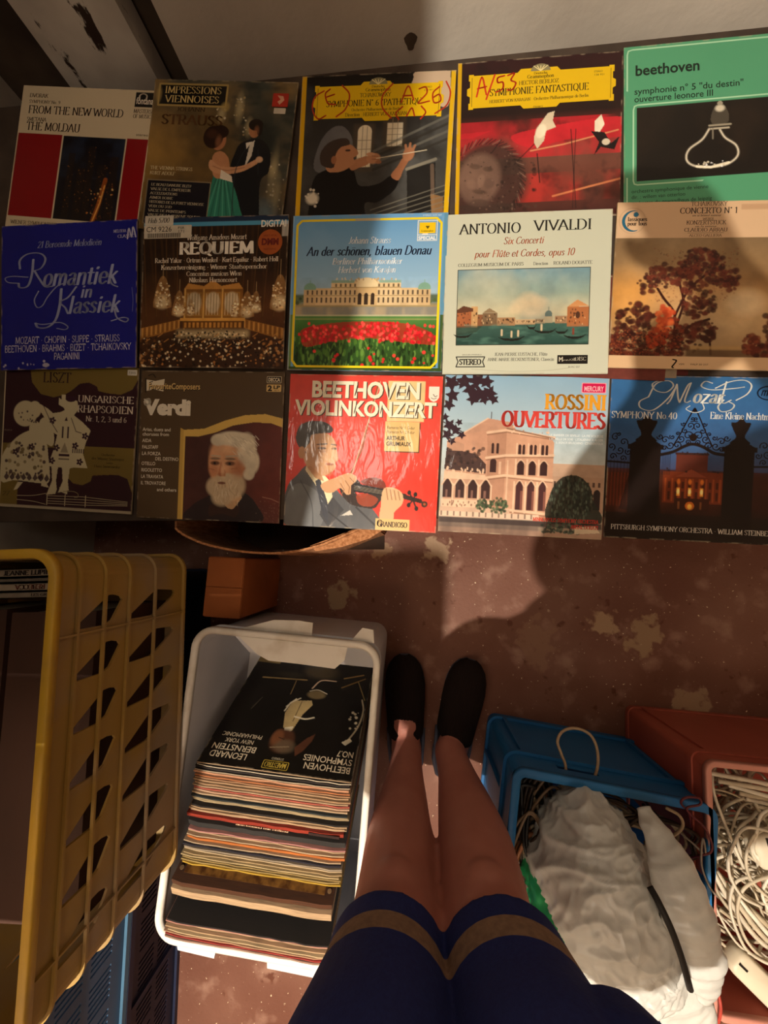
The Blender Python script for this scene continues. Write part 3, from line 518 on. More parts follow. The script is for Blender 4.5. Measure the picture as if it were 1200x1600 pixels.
def art_requiem():
    a = Art('#2c1a10', 300, 17); n = a.noise(10, 4); a.vgrad([(0, '#6a4a2c'), (5, '#2c1c12'), (35, '#2a1a10'), (60, '#5a361a'), (100, '#3a2010')])
    for k in range(14): a.line([(k*8-4, 6), (k*8+(50-k*8)*.08, 68)], 1.6, '#4a3018', .5); a.line([(k*8, 6), (k*8+(50-k*8)*.08, 66)], .6, '#7a5428', .4)
    a.rect(30, 48, 71, 74, '#8a5a24'); a.poly([(30, 48), (33, 44), (44, 46), (50, 42), (56, 46), (68, 44), (71, 48)], '#c48a42', 1)
    for k in range(3):
        x0 = 32+k*13; a.rect(x0, 50, x0+11, 66, '#a87834'); a.ell(x0+5.5, 57, 5, 7, '#c9b28c', 1, .2)
        for q in range(10): a.line([(x0+1+q, 51), (x0+1+q, 65)], .35, '#6a4820' if q % 2 else '#e9dcc0', .7)
        a.line([(x0-1, 48), (x0-1, 74)], 1.1, '#d9a858')
    a.rect(28, 67, 73, 69, '#d9a04a'); a.rect(30, 69, 71, 74, '#6f4418')
    for k in range(14): a.rect(31+k*2.9, 70, 32.6+k*2.9, 73.5, '#c48a3c')
    for (sx, p) in ((0, [(0, 74), (28, 68), (28, 74), (0, 82)]), (1, [(100, 74), (73, 68), (73, 74), (100, 82)])):
        a.poly(p, '#a06a2c')
        for k in range(18): x = k*1.6 if sx == 0 else 100-k*1.6; a.line([(x, 74.5-k*.34), (x, 80.5-k*.42)], .6, '#e0ac5c' if k % 2 else '#5a3614', .8)
    for (x, y, r, h) in ((15, 52, 6.5, 14), (27, 59, 5, 11), (35, 61, 3, 7), (74, 60, 5, 11), (66, 62, 3, 7), (96, 53, 6.5, 15), (80, 58, 4, 9)):
        a.poly([(x-r*.35, y-h*.8), (x+r*.35, y-h*.8), (x+r, y+h*.35), (x+r*.7, y+h*.6), (x-r*.7, y+h*.6), (x-r, y+h*.35)], '#b0824c', .6, True); a.line([(x, y-h*1.6), (x, y-h*.8)], .3, '#d8b880', .7); a.ell(x, y+h*.3, r*.7, h*.3, '#ffe9b8', .6, .8); a.dots(int(54*r/5), x-r*.7, y-h*.6, x+r*.8, y+h*.5, (.3, .8), ['#fff0cc', '#e9c68c', '#8a5a2c'], .85)
    a.rect(0, 80, 100, 100, '#3a2212', .8, 4); a.rect(26, 75, 76, 80, '#f0d6a0', .5, 3)
    a.dots(330, 2, 80, 98, 99.5, (.35, .9), ['#1a0e0a', '#e3c89a', '#120a08', '#b5783c', '#f2e3c0', '#4a2a14'], .9); a.dots(150, 24, 76, 74, 86, (.35, .75), ['#140b08', '#1c0f0a', '#ead8b0'], .9)
    for k in range(22): a.line([(4+k*4.4, 83+4*math.sin(k*2.1)), (7+k*4.4, 81+4*math.sin(k*2.1))], .5, '#d99a50', .8)
    a.dots(60, 0, 82, 16, 100, (.5, 1.2), ['#6a4420', '#2a160c', '#c4894a'], .8); a.dots(60, 84, 82, 100, 100, (.5, 1.2), ['#6a4420', '#2a160c', '#c4894a'], .8)
    a.grain(.3, 30)
    a.rect(0, 0, 100, 3.4, '#1d2f4a'); a.rect(0, 3.4, 100, 6.2, '#4f9ac0')
    a.t('DiGiTAl', 81.5, 7.6, 4.4, '#f0ece0', 'sans', w=17, bold=.025).t('Wolfgang Amadeus Mozart', 31, 15.4, 3.4, '#ece2d0', 'serif', w=41).t('REQUIEM', 26, 24.6, 7.6, '#f3ebdb', 'serif', w=51, bold=.05)
    for k in range(5): a.rect(96+k*.9, 4, 96.5+k*.9, 14, '#d8d4c8')
    w_ = '#ecdfca'; a.t('Rachel Yakar · Ortrun Wenkel · Kurt Equiluz · Robert Holl', 9, 30.2, 3, w_, 'serif', w=85, bold=.012).t('Konzertvereinigung · Wiener Staatsopernchor', 13.5, 34.8, 3, w_, 'serif', w=73, bold=.012).t('Concentus musicus Wien', 31.5, 39.2, 3, w_, 'serif', w=38, bold=.012).t('Nikolaus Harnoncourt', 33.5, 43.4, 3, w_, 'serif', w=33, bold=.012); return a
def art_donau():
    a = Art('#6fa3cf', 300, 19); n = a.noise(4, 4); a.vgrad([(0, '#5e97c8'), (40, '#8fb6d4'), (56, '#a9c0cc'), (57, '#9a8f6c'), (63, '#7f8a8c'), (64.5, '#5a8a4a'), (68, '#4d7f3c'), (74, '#3f6a2c'), (100, '#1f3a14')], 4, 96, 3, 97)
    a.mix((a.Y < 40)*np.clip((n-.5)*2, 0, 1), '#9cc0dc', .5); a.rect(3, 51, 96, 56.5, '#4a5a34', .9, 1.5); a.dots(60, 4, 52, 96, 57, (.6, 1.3), ['#55683a', '#39491f', '#6a7a48'], .8)
    a.rect(10, 47, 90, 58, '#d9bd90'); a.rect(27, 42.5, 72, 58, '#dfc598'); a.rect(43, 41, 57, 58, '#d4b482'); a.poly([(43, 46), (46, 41), (54, 41), (57, 46)], '#e5d0a4', 1, True)
    for (x, y, r) in ((13, 47, 4), (87, 47, 4)): a.ell(x, y, r, 3.4, '#7ea894'); a.rect(x-4, 48, x+4, 58, '#d0b284'); a.line([(x, 44), (x, 42)], .5, '#7ea894')
    a.rect(27, 42, 42, 43.6, '#8fae9c'); a.rect(58, 42, 72, 43.6, '#8fae9c'); a.line([(27, 46.6), (72, 46.6)], .5, '#a88a5c'); a.line([(10, 51.8), (90, 51.8)], .4, '#a88a5c')
    for k in range(26):
        x = 11+k*3.1
        if 43 < x < 57: continue
        a.rect(x, 48.4, x+1.1, 51.2, '#5c4a3a'); a.rect(x, 53, x+1.1, 56.4, '#5c4a3a')
        if 27 < x < 72: a.rect(x, 44.2, x+1.1, 46.2, '#6a563e')
    for k in range(3): a.rect(44.5+k*4.2, 51.5, 47+k*4.2, 57.6, '#3a2c22'); a.ell(45.75+k*4.2, 51.5, 1.25, 1.4, '#3a2c22')
    a.dots(26, 30, 40.6, 70, 42.2, (.3, .55), ['#e5d4b0', '#c0a67c'], 1, 1.6); a.rect(4, 59, 96, 64, '#8c8a80'); nn = a.noise(30, 2, .3); a.mix((a.Y > 59)*(a.Y < 64)*np.clip((nn-.4)*3, 0, 1), '#b8a584', .8); a.rect(4, 58, 96, 59, '#a89468')
    a.rect(4, 64, 96, 65, '#c8c0a0', .8); a.rect(4, 66.5, 96, 67.4, '#a0a060', .6)
    a.dots(420, 4, 78, 96, 98, (.4, 1.0), ['#4f7a2c', '#2c4a18', '#6a9440', '#182c0e'], .9, 2.6)
    m = a.mask([(8, 78), (10, 73), (24, 70), (40, 68.6), (60, 68.4), (78, 70), (90, 74), (95, 78), (94, 83), (70, 81), (50, 79), (30, 81), (12, 85)], True); a.mix(m, '#b01a20', .75)
    for i in range(300):
        x, y = 7+88*a.rs.rand(), 69+14*a.rs.rand()
        if m[int(y*2.99), int(x*2.99)] > .5 or a.rs.rand() < .05: a.ell(x, y, .9, 1.05, ['#e0222c', '#f03a3c', '#c01420', '#ff5a50'][a.rs.randint(4)], .95, .4)
    a.dots(22, 8, 84, 96, 97, (.7, 1.2), ['#d82028', '#ee4038'], .95)
    a.grain(.14, 34, 0, 40)
    B = '#6aa0cf'; a.rect(0, 0, 100, 2.6, B); a.rect(0, 0, 2.2, 100, B); a.rect(97.6, 0, 100, 100, '#5d94b4'); a.rect(97.6, 64, 100, 100, '#3c5a2c'); a.rect(0, 64, 2.2, 100, '#6a8a4a'); a.rect(0, 97.8, 100, 100, '#35501f')
    a.rect(0, 0, .9, 100, '#9fc0dc', .5)
    for q in ([(6, 3.4), (93, 3.4), (96, 6.4), (96.4, 94), (93, 97.6), (6, 97.6), (3, 94), (3, 6.4), (6, 3.4)],): a.stroke(q, '#ecd21e', .75, .7, False)
    a.stroke([(42, 3.4), (56, 3.4)], '#c9b98a', 1.2, .8, False)
    a.t('Johann Strauss', 37, 18.6, 4.2, '#eef2f4', 'it', w=27).t('An der schönen, blauen Donau', 10, 26, 5.6, '#16223e', 'it', w=80, bold=.015).t('Berliner Philharmoniker', 27, 31.8, 4, '#eef2f4', 'it', w=45).t('Herbert von Karajan', 31, 37.2, 4, '#eef2f4', 'it', w=37)
    a.shape([(81, 4.6), (93.6, 4.6), (93.6, 17.6), (81, 17.6)], '#e4e6e2'); a.shape([(81.5, 5), (93.2, 5), (93.2, 13.6), (81.5, 13.6)], '#7fa9cc'); a.shape([(82.2, 6), (92.4, 6), (92.4, 12.8), (82.2, 12.8)], '#e9c313'); a.shape([(81.5, 14), (93.2, 14), (93.2, 17.2), (81.5, 17.2)], '#7fa9cc'); a.shape([(86, 8.2), (88.8, 8.2), (87.4, 10.2)], '#5a4a10'); a.t('SPECIAL', 81.8, 16.8, 2.2, '#f0f2f0', 'sans', w=11, bold=.03).t('Grammophon', 83.4, 11.8, 1.1, '#3a3008', 'serif', w=7.6); a.t('STEREO 2535 607', 84, 1.9, .9, '#d8e6ee', w=12); return a
def art_vivaldi():
    a = Art('#c9ccb9', 280, 23); n = a.noise(3, 3); a.mix(n, '#bcc0ac', .5); X0, Y0, X1, Y1 = 8, 35, 88, 82
    a.rect(X0, Y0, X1, Y1, '#7f9a98'); a.vgrad([(35, '#6f93a0'), (50, '#93a698'), (62, '#c9bd98'), (68, '#b8b090'), (68.5, '#3f6258'), (82, '#27463f')], X0, X1, Y0, Y1)
    c = a.noise(4, 5, .7); sky = (a.X > X0)*(a.X < X1)*(a.Y > Y0)*(a.Y < 66); a.mix(sky*np.clip((c-.42)*3, 0, 1), '#c3c2a8', .7); a.mix(sky*np.clip((.42-c)*4, 0, 1), '#5d7d8a', .6)
    for (x, y, r) in ((47, 57, 5), (52, 54, 6), (58, 56, 5), (44, 60, 4), (54, 60, 7)): a.ell(x, y, r, r*.7, '#dcc7a2', .6, .8)
    for (x0, y0, x1, y1, cc) in ((8, 60, 17, 71, '#a4613c'), (17, 58, 21, 71, '#c49a68'), (21, 63, 25, 70, '#8a5a3c'), (24, 62, 33, 70, '#7a6248'), (33, 65, 44, 70, '#a8805a'), (44, 66.5, 56, 69.5, '#c4a27a'), (56, 66, 62, 69, '#9a8a70'), (68, 64.5, 75, 69, '#a07c5c'), (75, 59, 87.9, 71, '#a8683e')): a.rect(x0, y0, x1, y1, cc); a.dots(int((x1-x0)*1.6), x0+.6, y0+1, x1-.4, y1-1.4, (.25, .45), ['#4a2e1e', '#dcb88a', '#3a261a'], .9, 1.7)
    a.poly([(8, 60), (12, 57.4), (18, 59), (18, 61), (8, 62)], '#5e3826'); a.poly([(75, 59), (81, 54.6), (87.9, 58.6)], '#c48a58'); a.poly([(24, 62), (28, 59), (33, 62)], '#8c7658'); a.ell(64, 63.6, 2.2, 2.6, '#5a6a66'); a.rect(61.6, 64.6, 66.4, 68.6, '#a89c80'); a.line([(64, 61), (64, 59)], .4, '#5a6a66'); a.ell(81.4, 64, 1.4, 2.2, '#4a2e20')
    w_ = a.noise(22, 2, 3); a.mix((a.X > X0)*(a.X < X1)*(a.Y > 69)*(a.Y < Y1)*np.clip((w_-.45)*3, 0, 1), '#5f8a7a', .5); a.poly([(8, 70), (24, 70), (20, 74), (8, 76)], '#2f3a2c', .6)
    for (x, y, s) in ((42, 78, 8), (62, 73.5, 7), (12, 76, 6), (80, 77, 7), (54, 71, 3), (72, 74, 4)): a.poly([(x-s, y-1), (x-s*.5, y), (x+s*.5, y), (x+s, y-1.6), (x+s*.6, y+1), (x, y+1.6), (x-s*.6, y+1)], '#1c1814', .95, True)
    for (x, y) in ((36, 75), (42, 76), (46, 75.6), (60, 72), (79, 74.6)): a.line([(x, y-2.2), (x, y+1)], 1.1, '#d8c4a0' if int(x) % 2 == 0 else '#8a3a2a')
    a.grain(.22, 22, X0, Y0, X1, Y1)
    for q in ([(X0, Y0), (X1, Y0), (X1, Y1), (X0, Y1), (X0, Y0)],): a.stroke(q, '#3a3a30', .2, .2, False)
    a.t('ANTONIO', 8.6, 12.6, 6.2, '#1e1c18', 'serif', w=37).t('VIVALDI', 54, 11.8, 6.2, '#1e1c18', 'serif', w=34).t('Six Concerti', 35.5, 19.6, 4.3, '#a8502c', 'it', w=24).t('pour Flûte et Cordes, opus 10', 18, 27.4, 4.3, '#a8502c', 'it', w=60)
    a.t('COLLEGIUM MUSICUM DE PARIS', 8, 33, 2, '#4a4a40', 'serif', w=40).t('Direction :', 54, 33, 1.9, '#4a4a40', 'serif', w=10).t('ROLAND DOUATTE', 66, 33, 2, '#4a4a40', 'serif', w=23)
    a.t('JEAN-PIERRE EUSTACHE, Flûte', 32, 88.8, 1.9, '#4a4a40', 'serif', w=32).t('ANNE-MARIE BECKENSTEINER, Clavecin', 28, 92, 1.9, '#4a4a40', 'serif', w=40).t('GRAVURE UNIVERSELLE', 12, 88.4, .8, '#4a4a40', w=12)
    for q in ([(8.4, 89.4), (26, 89.4), (24.8, 92.4), (26, 95.6), (8.4, 95.6), (9.6, 92.4), (8.4, 89.4)],): a.stroke(q, '#2a2a24', .35, .3, False)
    a.t('STEREO', 10.4, 94.2, 3.4, '#1e1c18', 'serif', w=13.4, bold=.05); a.shape([(70, 88.6), (88, 88.6), (88, 94), (70, 94)], '#1d1a18'); a.t('MUSIDISC', 73.4, 92, 2.2, '#c9c4b0', 'serif', w=13.6); a.stroke([(71.2, 92.4), (71.2, 89.8), (72, 91.4), (73, 89.8), (73, 92.4)], '#c9c4b0', .25, .2, False); a.t('30 RC 557', 76.4, 96.4, 1.2, '#4a4a40', w=7); a.stroke([(18, 97), (40, 98.4), (64, 98), (80, 96)], '#aeb09c', .4, .15); return a
def art_conc():
    a = Art('#d6b48e', 300, 29); Y0, Y1 = 21.6, 92.5; n = a.noise(3, 5); n2 = a.noise(7, 4)
    a.rect(0, Y0, 100, Y1, '#9a7a52'); a.vgrad([(Y0, '#826a4c'), (40, '#9c7c54'), (58, '#c08c50'), (75, '#b08a5c'), (88, '#a2815a'), (Y1, '#6a4a30')], 0, 100, Y0, Y1); P = (a.Y > Y0)*(a.Y < Y1)
    a.mix(P*np.clip((n-.45)*3, 0, 1), '#b69c78', .6); a.mix(P*np.clip((.42-n)*4, 0, 1), '#6b5138', .6); a.ell(8, 58, 14, 14, '#d89a4a', .6, 1.2); a.ell(70, 66, 22, 14, '#d0b48a', .6, .9); a.ell(76, 60, 10, 7, '#e6d0a8', .6, .8); a.mix(P*(a.X > 62)*(a.Y < 50)*np.clip((n2-.4)*2, 0, 1), '#5a4634', .5)
    def foliage(x, y, rx, ry, k, cols): 
        for i in range(k):
            t, q = 2*PI*a.rs.rand(), math.sqrt(a.rs.rand()); r = .6+1.5*a.rs.rand(); a.ell(x+rx*q*math.cos(t), y+ry*q*math.sin(t), r, r*.85, cols[a.rs.randint(len(cols))], .85, .5)
    T = ['#4a1e16', '#5c261a', '#3a1712', '#6d3020']
    for p in ([(36, 90), (37, 76), (36, 66), (30, 58), (26, 52)], [(36, 70), (40, 60), (44, 52), (52, 44)], [(38, 74), (41, 60), (38, 48)], [(36, 84), (46, 74), (56, 70)]): a.line(p, 1.5, '#34140f', 1, True)
    for q in ((50, 36, 13, 8, 110), (30, 44, 12, 7, 80), (62, 45, 9, 7, 60), (44, 46, 11, 8, 70), (20, 50, 6, 5, 26), (54, 60, 6, 7, 34), (46, 62, 6, 8, 40), (52, 76, 9, 5, 40), (44, 82, 9, 9, 60), (67, 48, 4, 5, 18)): foliage(*q, T)
    foliage(14, 70, 11, 10, 120, ['#35150f', '#451d15', '#562418']); foliage(16, 86, 15, 8, 130, ['#3a1610', '#4c2016', '#2e100c']); foliage(4, 84, 6, 9, 50, ['#6a2c20', '#521f18']); foliage(34, 80, 8, 12, 80, ['#4a1b12', '#7a2f1a', '#5a2216'])
    foliage(31, 70, 5, 8, 70, ['#c8502a', '#b8401e', '#d86a38']); foliage(27, 82, 6, 6, 40, ['#b4421f', '#8c3018'])
    foliage(56, 80, 3.6, 3.4, 30, ['#4a2016', '#3a1812']); a.line([(57, 82), (58, 91)], 1.3, '#3a1812'); a.rect(44, 88, 100, Y1, '#5c4028', .8, 1.5); a.rect(46, 86, 80, 88, '#b8925c', .7, 1.2)
    foliage(94, 76, 7, 7, 50, T); foliage(98, 84, 9, 8, 90, T); foliage(88, 88, 8, 5, 60, T); foliage(80, 85, 5, 6, 40, ['#5c261a', '#7a3a24']); foliage(90, 68, 3, 3, 14, T); foliage(20, 91, 22, 2, 60, T)
    a.dots(500, 0, 76, 42, Y1-.5, (.2, .6), ['#7a3a24', '#2a100c', '#96502c'], .6); a.dots(420, 22, 28, 70, 60, (.2, .6), ['#7a3826', '#2c120e', '#8a4a34'], .5*0+.0 if False else .35); a.grain(.28, 20)
    a.rect(0, Y1, 100, 100, '#d8b48c'); a.rect(0, 0, 100, Y0, '#d4b28e')
    for q in range(2): a.stroke([(9+7.6*math.cos(t), 11.2+7.6*math.sin(t)) for t in np.linspace(0, 2*PI, 30)], '#c9a886', .3, .3, False)
    cp = [(9.4+6.4*math.cos(t), 11.4+6.4*math.sin(t)) for t in np.linspace(-1.25, -5.1, 18)]; ci = [(10.4+5.6*math.cos(t), 11.2+5.8*math.sin(t)) for t in np.linspace(-5.1, -1.25, 18)]
    for i in range(17): a.shape([cp[i], cp[i+1], ci[16-i], ci[17-i]], '#1f5f7a')
    a.ell(11, 7.4, 1.5, 1.5, '#1f5f7a'); a.t('lassiques', 6.4, 11.4, 2.4, '#3a2a20', 'serif', w=11, bold=.03).t('pour tous', 6.4, 14, 2.4, '#3a2a20', 'serif', w=11, bold=.03)
    a.t('TCHAIKOVSKY', 42, 2.8, 2.6, '#5a4434', 'serif', w=20).t('CONCERTO N° 1', 36, 7.2, 3.4, '#2e2018', 'serif', w=32).t('en si bémol mineur', 43, 9, 1.2, '#5a4434', 'it', w=16).t('WEBER', 49, 11.2, 1.4, '#5a4434', 'serif', w=6).t('KONZERTSTÜCK'.replace('Ü', 'U'), 40, 13.8, 2.4, '#4a3628', 'serif', w=22).t('en fa mineur', 45, 15.4, 1.1, '#5a4434', 'it', w=12).t('CLAUDIO ARRAU', 39, 18, 2.1, '#4a3628', 'serif', w=24).t('ALCEO GALLIERA', 42, 21, 1.5, '#5a4434', 'serif', w=18); a.stroke([(41, 18.8), (61, 18.8)], '#7a624c', .2, .12, False)
    a.rect(70, 2, 92, 5.2, '#c09a78', .9, .6); a.rect(90, 9, 94, 14, '#6a4a2c', .7)
    a.stroke([(37, 94.4), (39, 95), (38, 97), (36.8, 98.6), (37.4, 99.4)], '#2a1a14', .45, .35); a.t('VSM', 40.4, 97.6, 1, '#4a3628', w=3).t('FALP 30 237', 47, 97.6, 1, '#4a3628', w=10); return a
def art_liszt():
    a = Art('#2f141d', 300, 31); O = '#72602c'; n = a.noise(5, 3); a.mix(n, '#381a22', .5)
    a.poly([(19, 0), (100, 0), (100, 8), (96, 15), (88, 18.6), (78, 18), (71, 16.6), (70, 13.6), (64, 11), (57, 12), (51, 17), (46, 20), (38, 22), (28, 20), (21, 12)], O); a.rect(0, 55, 14, 100, O); a.rect(14, 55, 100, 57, O)
    a.poly([(52, 57), (100, 57), (100, 86), (96, 76), (89, 73.6), (80, 74), (70, 75), (69, 79), (63, 82), (56, 81), (50, 76), (50, 57)], O); a.poly([(0, 80), (14, 80), (14, 97), (0, 97)], O); a.rect(0, 0, .9, 97, '#c9bd9c')
    W = '#c2b896'; D = '#35182a'
    a.poly([(1, 82), (1, 64), (10, 52), (20, 46), (26, 46), (34, 54), (36, 62), (38, 80), (30, 82), (12, 81)], W, 1, True); a.poly([(21, 48), (21, 42), (26, 39), (30, 44), (31, 50), (24, 52)], W, 1, True); a.ell(17, 34, 9, 9, W); a.ell(24, 31, 5, 6, W); a.poly([(28, 40), (33, 36), (38, 42), (40, 52), (38, 56), (32, 52)], W, 1, True)
    a.poly([(28, 27), (34, 30), (38, 33), (44, 32), (48, 30), (54, 34), (60, 38), (67, 44), (64, 52), (62, 60), (66, 70), (56, 70), (52, 71), (40, 70), (36, 70), (40, 58), (42, 48), (38, 46), (33, 38), (27, 30)], W, 1); a.poly([(42, 22), (46, 25), (48, 22), (56, 24), (57, 30), (53, 35), (48, 33), (46, 29), (42, 27)], W, 1); a.poly([(44, 20), (47, 20), (47, 26), (44, 26)], W); a.ell(51, 22.6, 4, 2.2, D)
    for (x0, x1) in ((39, 44), (47, 53)): a.poly([(x0, 70), (x1, 70), (x1-1, 80), (x1, 86), (x0-2, 88), (x0+1, 80)], W)
    a.poly([(37, 88), (44, 86), (43, 89), (36, 90)], W); a.poly([(46, 84), (52, 87), (52, 89), (46, 87)], W); a.poly([(14, 82), (18, 82), (14, 87), (11, 88)], W); a.poly([(32, 82), (36, 82), (38, 85), (32, 84)], W)
    a.dots(60, 4, 54, 34, 78, (.6, 1.5), [D, D, '#6a5a3a', '#8a7a58'], .9); a.dots(14, 12, 30, 26, 40, (.4, .8), [D], .9)
    for k in range(8): a.poly([(3+k*4.4, 79), (5+k*4.4, 75.5), (7+k*4.4, 79), (5+k*4.4, 81)], D, .9)
    for (x, y) in ((38, 38), (63, 48), (56, 55), (42, 57), (60, 66), (39, 66), (23, 57), (11, 61)):
        for k in range(5): t = k*2*PI/5; a.ell(x+1.5*math.cos(t), y+1.5*math.sin(t), 1.1, .8, D, 1, .2, math.degrees(t))
    a.rect(44, 61, 52, 62.6, D); a.rect(44, 64, 52, 65, D, .7); a.rect(45.5, 42, 46.6, 50, D); a.rect(49.5, 42, 50.6, 50, D); a.poly([(47, 38), (48.4, 35), (49.4, 38)], D); a.poly([(45, 60), (48, 53), (51, 60)], D, .5)
    for k in range(6): a.rect(54+k*1.6, 57, 54.8+k*1.6, 60, D, .9)
    a.line([(30, 27), (36, 38), (42, 46)], .5, D); a.line([(52, 36), (56, 45), (60, 46)], .5, D); a.line([(57, 28), (67, 44)], .5, D)
    for y in (90.6, 92.4, 94.2, 95.8): a.stroke([(37, y), (64, y-.4+ (y-93)*.1), (97, 93+(y-93)*.5)], '#b9ad8c', .18, .16, False)
    a.stroke([(14, 91.6), (26, 91), (36, 89)], '#b9ad8c', .2, .18); a.stroke([(14, 94.4), (26, 95), (36, 96.6)], '#b9ad8c', .2, .18)
    for x in (37, 50.6, 66): a.stroke([(x, 89), (x, 97)], '#b9ad8c', .3, .2, False)
    a.stroke([(49, 87), (56, 86.6), (60, 88), (60, 90.4), (57.6, 90.6)], '#8d8160', .3, .25); a.rect(0, 98, 100, 100, '#a89c84')
    a.t('LISZT', 29.6, 11.6, 6.8, '#2f141d', 'serif', w=20.6).t('UNGARISCHE', 56.5, 24.6, 4.6, '#d2c6b4', 'serif', w=41).t('RHAPSODIEN', 56.5, 31.6, 4.8, '#d2c6b4', 'serif', w=41).t('Nr. 1, 2, 3 und 6', 63, 37.6, 3.6, '#d2c6b4', 'serif', w=30)
    a.t('Orchester', 76, 61, 1.6, '#4a3a1c', 'serif', w=10).t('der Wiener Staatsoper', 69, 63.8, 1.7, '#4a3a1c', 'serif', w=24).t('unter', 80, 66.4, 1.3, '#4a3a1c', 'serif', w=5).t('Hans Swarowsky', 71, 69, 1.6, '#4a3a1c', 'serif', w=19).t('MUSICA', 1.6, 46.6, 1.2, '#8a7a68', 'sans', w=6); a.t('27', 2.6, 92, 3, '#4f4220', 'it', w=5); return a
def art_verdi():
    a = Art('#57452f', 300, 37); n = a.noise(4, 3); a.mix(n, '#4c3b27', .5)
    pic = a.mask([(33, 100), (33, 44), (42, 44), (54, 41), (66, 36), (80, 33.6), (92, 34), (101, 37), (101, 101)]); fr = a.mask([(29.4, 100), (29.4, 38.4), (32, 39.6), (46, 38.6), (60, 33), (74, 29), (88, 28), (101, 31), (101, 101)])
    a.mix(fr, '#d6b25c'); a.mix(fr*(a.X < 31.6), '#b08a3c', .5); n2 = a.noise(6, 4); a.mix(pic, '#4a2a26'); a.mix(pic*np.clip((a.X-62)/30, 0, 1), '#6d2e22', .9); a.mix(pic*np.clip((n2-.4)*2, 0, 1), '#3a1f20', .6); a.mix(pic*np.clip((a.Y-80)/20, 0, 1)*(a.X > 66), '#5f3a34', .6)
    a.poly([(36, 100), (40, 90), (50, 84), (58, 80), (74, 80), (84, 88), (86, 100)], '#2b2022', 1, True); a.poly([(56, 86), (72, 78), (74, 84), (68, 92), (58, 90)], '#c9a27a', 1); a.poly([(52, 90), (60, 88), (66, 92), (72, 90), (70, 97), (60, 95), (52, 97)], '#3a2520', 1, True)
    a.ell(63, 60, 13, 18, '#c98f66', 1, .12, 6); a.ell(60, 56, 9, 12, '#d8a47c', .8, .5); a.ell(77, 66, 2.8, 4.4, '#b87c5a')
    H = '#cfc4ac'
    for (x, y, rx, ry) in ((66, 45, 12, 5), (76, 52, 6.5, 11), (80, 60, 5, 8), (72, 46, 9, 5), (78, 68, 4, 4), (56, 46, 5, 4)): a.ell(x, y, rx, ry, H, .95, .3)
    for (x, y, rx, ry) in ((62, 78, 10, 9), (60, 84, 7, 6), (70, 76, 6, 8), (54, 77, 5, 6), (64, 71, 8, 3)): a.ell(x, y, rx, ry, '#c8b292', .9, .4)
    for k in range(60): x, y = 54+18*a.rs.rand(), 72+15*a.rs.rand(); a.line([(x, y), (x+a.rs.randn()*1.2, y+3)], .4, ['#e6dac0', '#9c8468', '#b89c7a'][k % 3], .6)
    for k in range(50): x, y = 58+24*a.rs.rand(), 41+14*a.rs.rand(); a.line([(x, y), (x+2.4, y+1+a.rs.rand()*2)], .4, ['#eee6d4', '#a89c86'][k % 2], .6 if (x > 66 or y < 47) else 0)
    for (x, rx) in ((54.5, 3.2), (65, 3.4)): a.ell(x, 61.4, rx, 1.5, '#5a3626', .9, .5); a.ell(x, 58.4, rx*1.1, .9, '#7a6450', .9, .5); a.ell(x-.3, 61.6, .9, .9, '#1c120e')
    a.poly([(58.5, 60), (57, 68), (58, 70), (62, 70), (62, 67)], '#b87a56', .9); a.ell(59, 69, 2.4, 1.2, '#a0623f', .8, .5); a.ell(59.5, 74.6, 2.8, .8, '#6a3224', .9); a.ell(72, 64, 3, 5, '#a86a48', .5, 1); a.ell(63, 52, 7, 2.4, '#e2b48c', .5, 1)
    a.ell(54, 66, 3.4, 3, '#b06a4c', .5, 1); a.ell(70, 66, 4, 5, '#9a5c40', .5, 1); a.ell(60, 66, 1.2, 4, '#e6bc94', .6, 1); a.line([(52, 56.4), (58, 56.8)], 1, '#b8a890', .9); a.line([(62, 56.8), (70, 56.2)], 1.1, '#b8a890', .9); a.line([(50, 65), (54, 66)], .4, '#8a5638', .8); a.line([(66, 65), (70, 64.4)], .4, '#8a5638', .8)
    g0 = a.img.copy(); a.grain(.26, 24); a.img = np.where(pic[..., None] > .5, a.img, g0)
    a.line([(88, 83), (94, 84), (99, 86)], .3, '#b08a78'); a.dots(40, 84, 84, 100, 100, (.2, .5), ['#8a6a60'], .4)
    W = '#e0d6c2'; a.shape([(3, 6), (10, 7), (16.6, 5.6), (16, 14), (9, 12.6), (3, 14)], '#d9cdb2'); a.stroke([(3, 5.4), (3.4, 14.6)], '#2a1e14', .5, .4, False); a.stroke([(6, 12), (6, 8), (8, 7.4)], '#2a1e14', .4, .3, False); a.stroke([(5, 3.4), (8, 2.4), (10, 4.6)], '#2a1e14', .5, .3)
    a.t('FavouriteComposers', 5.3, 12.7, 4.2, '#1e150c', 'sans', w=37, bold=.05).t('FavouriteComposers', 5, 12.4, 4.2, '#d8b878', 'sans', w=37, bold=.015).t('Verdi', 3.4, 29.4, 10, W, 'sans', w=32.6, bold=.06); a.stroke([(3.4, 20), (6, 19.4), (6.4, 22.4), (3.8, 23.2), (3, 21)], W, 1, .7)
    for (s, x, y, w_) in (('Arias, duets and', 2.2, 41, 20), ('choruses from', 2.2, 44.2, 19), ('AIDA', 2.2, 48.6, 6.6), ('FALSTAFF', 2.2, 53, 11.6), ('LA FORZA', 2.2, 57.4, 13.6), ('DEL DESTINO', 12, 60.8, 16.6), ('OTELLO', 2.2, 64.2, 10), ('RIGOLETTO', 2.2, 68.6, 15), ('LA TRAVIATA', 2.2, 73, 16), ('IL TROVATORE', 2.2, 77.4, 18), ('and others', 14, 81.6, 14)): a.t(s, x, y, 2.4, W, 'sans', w=w_, bold=.01)
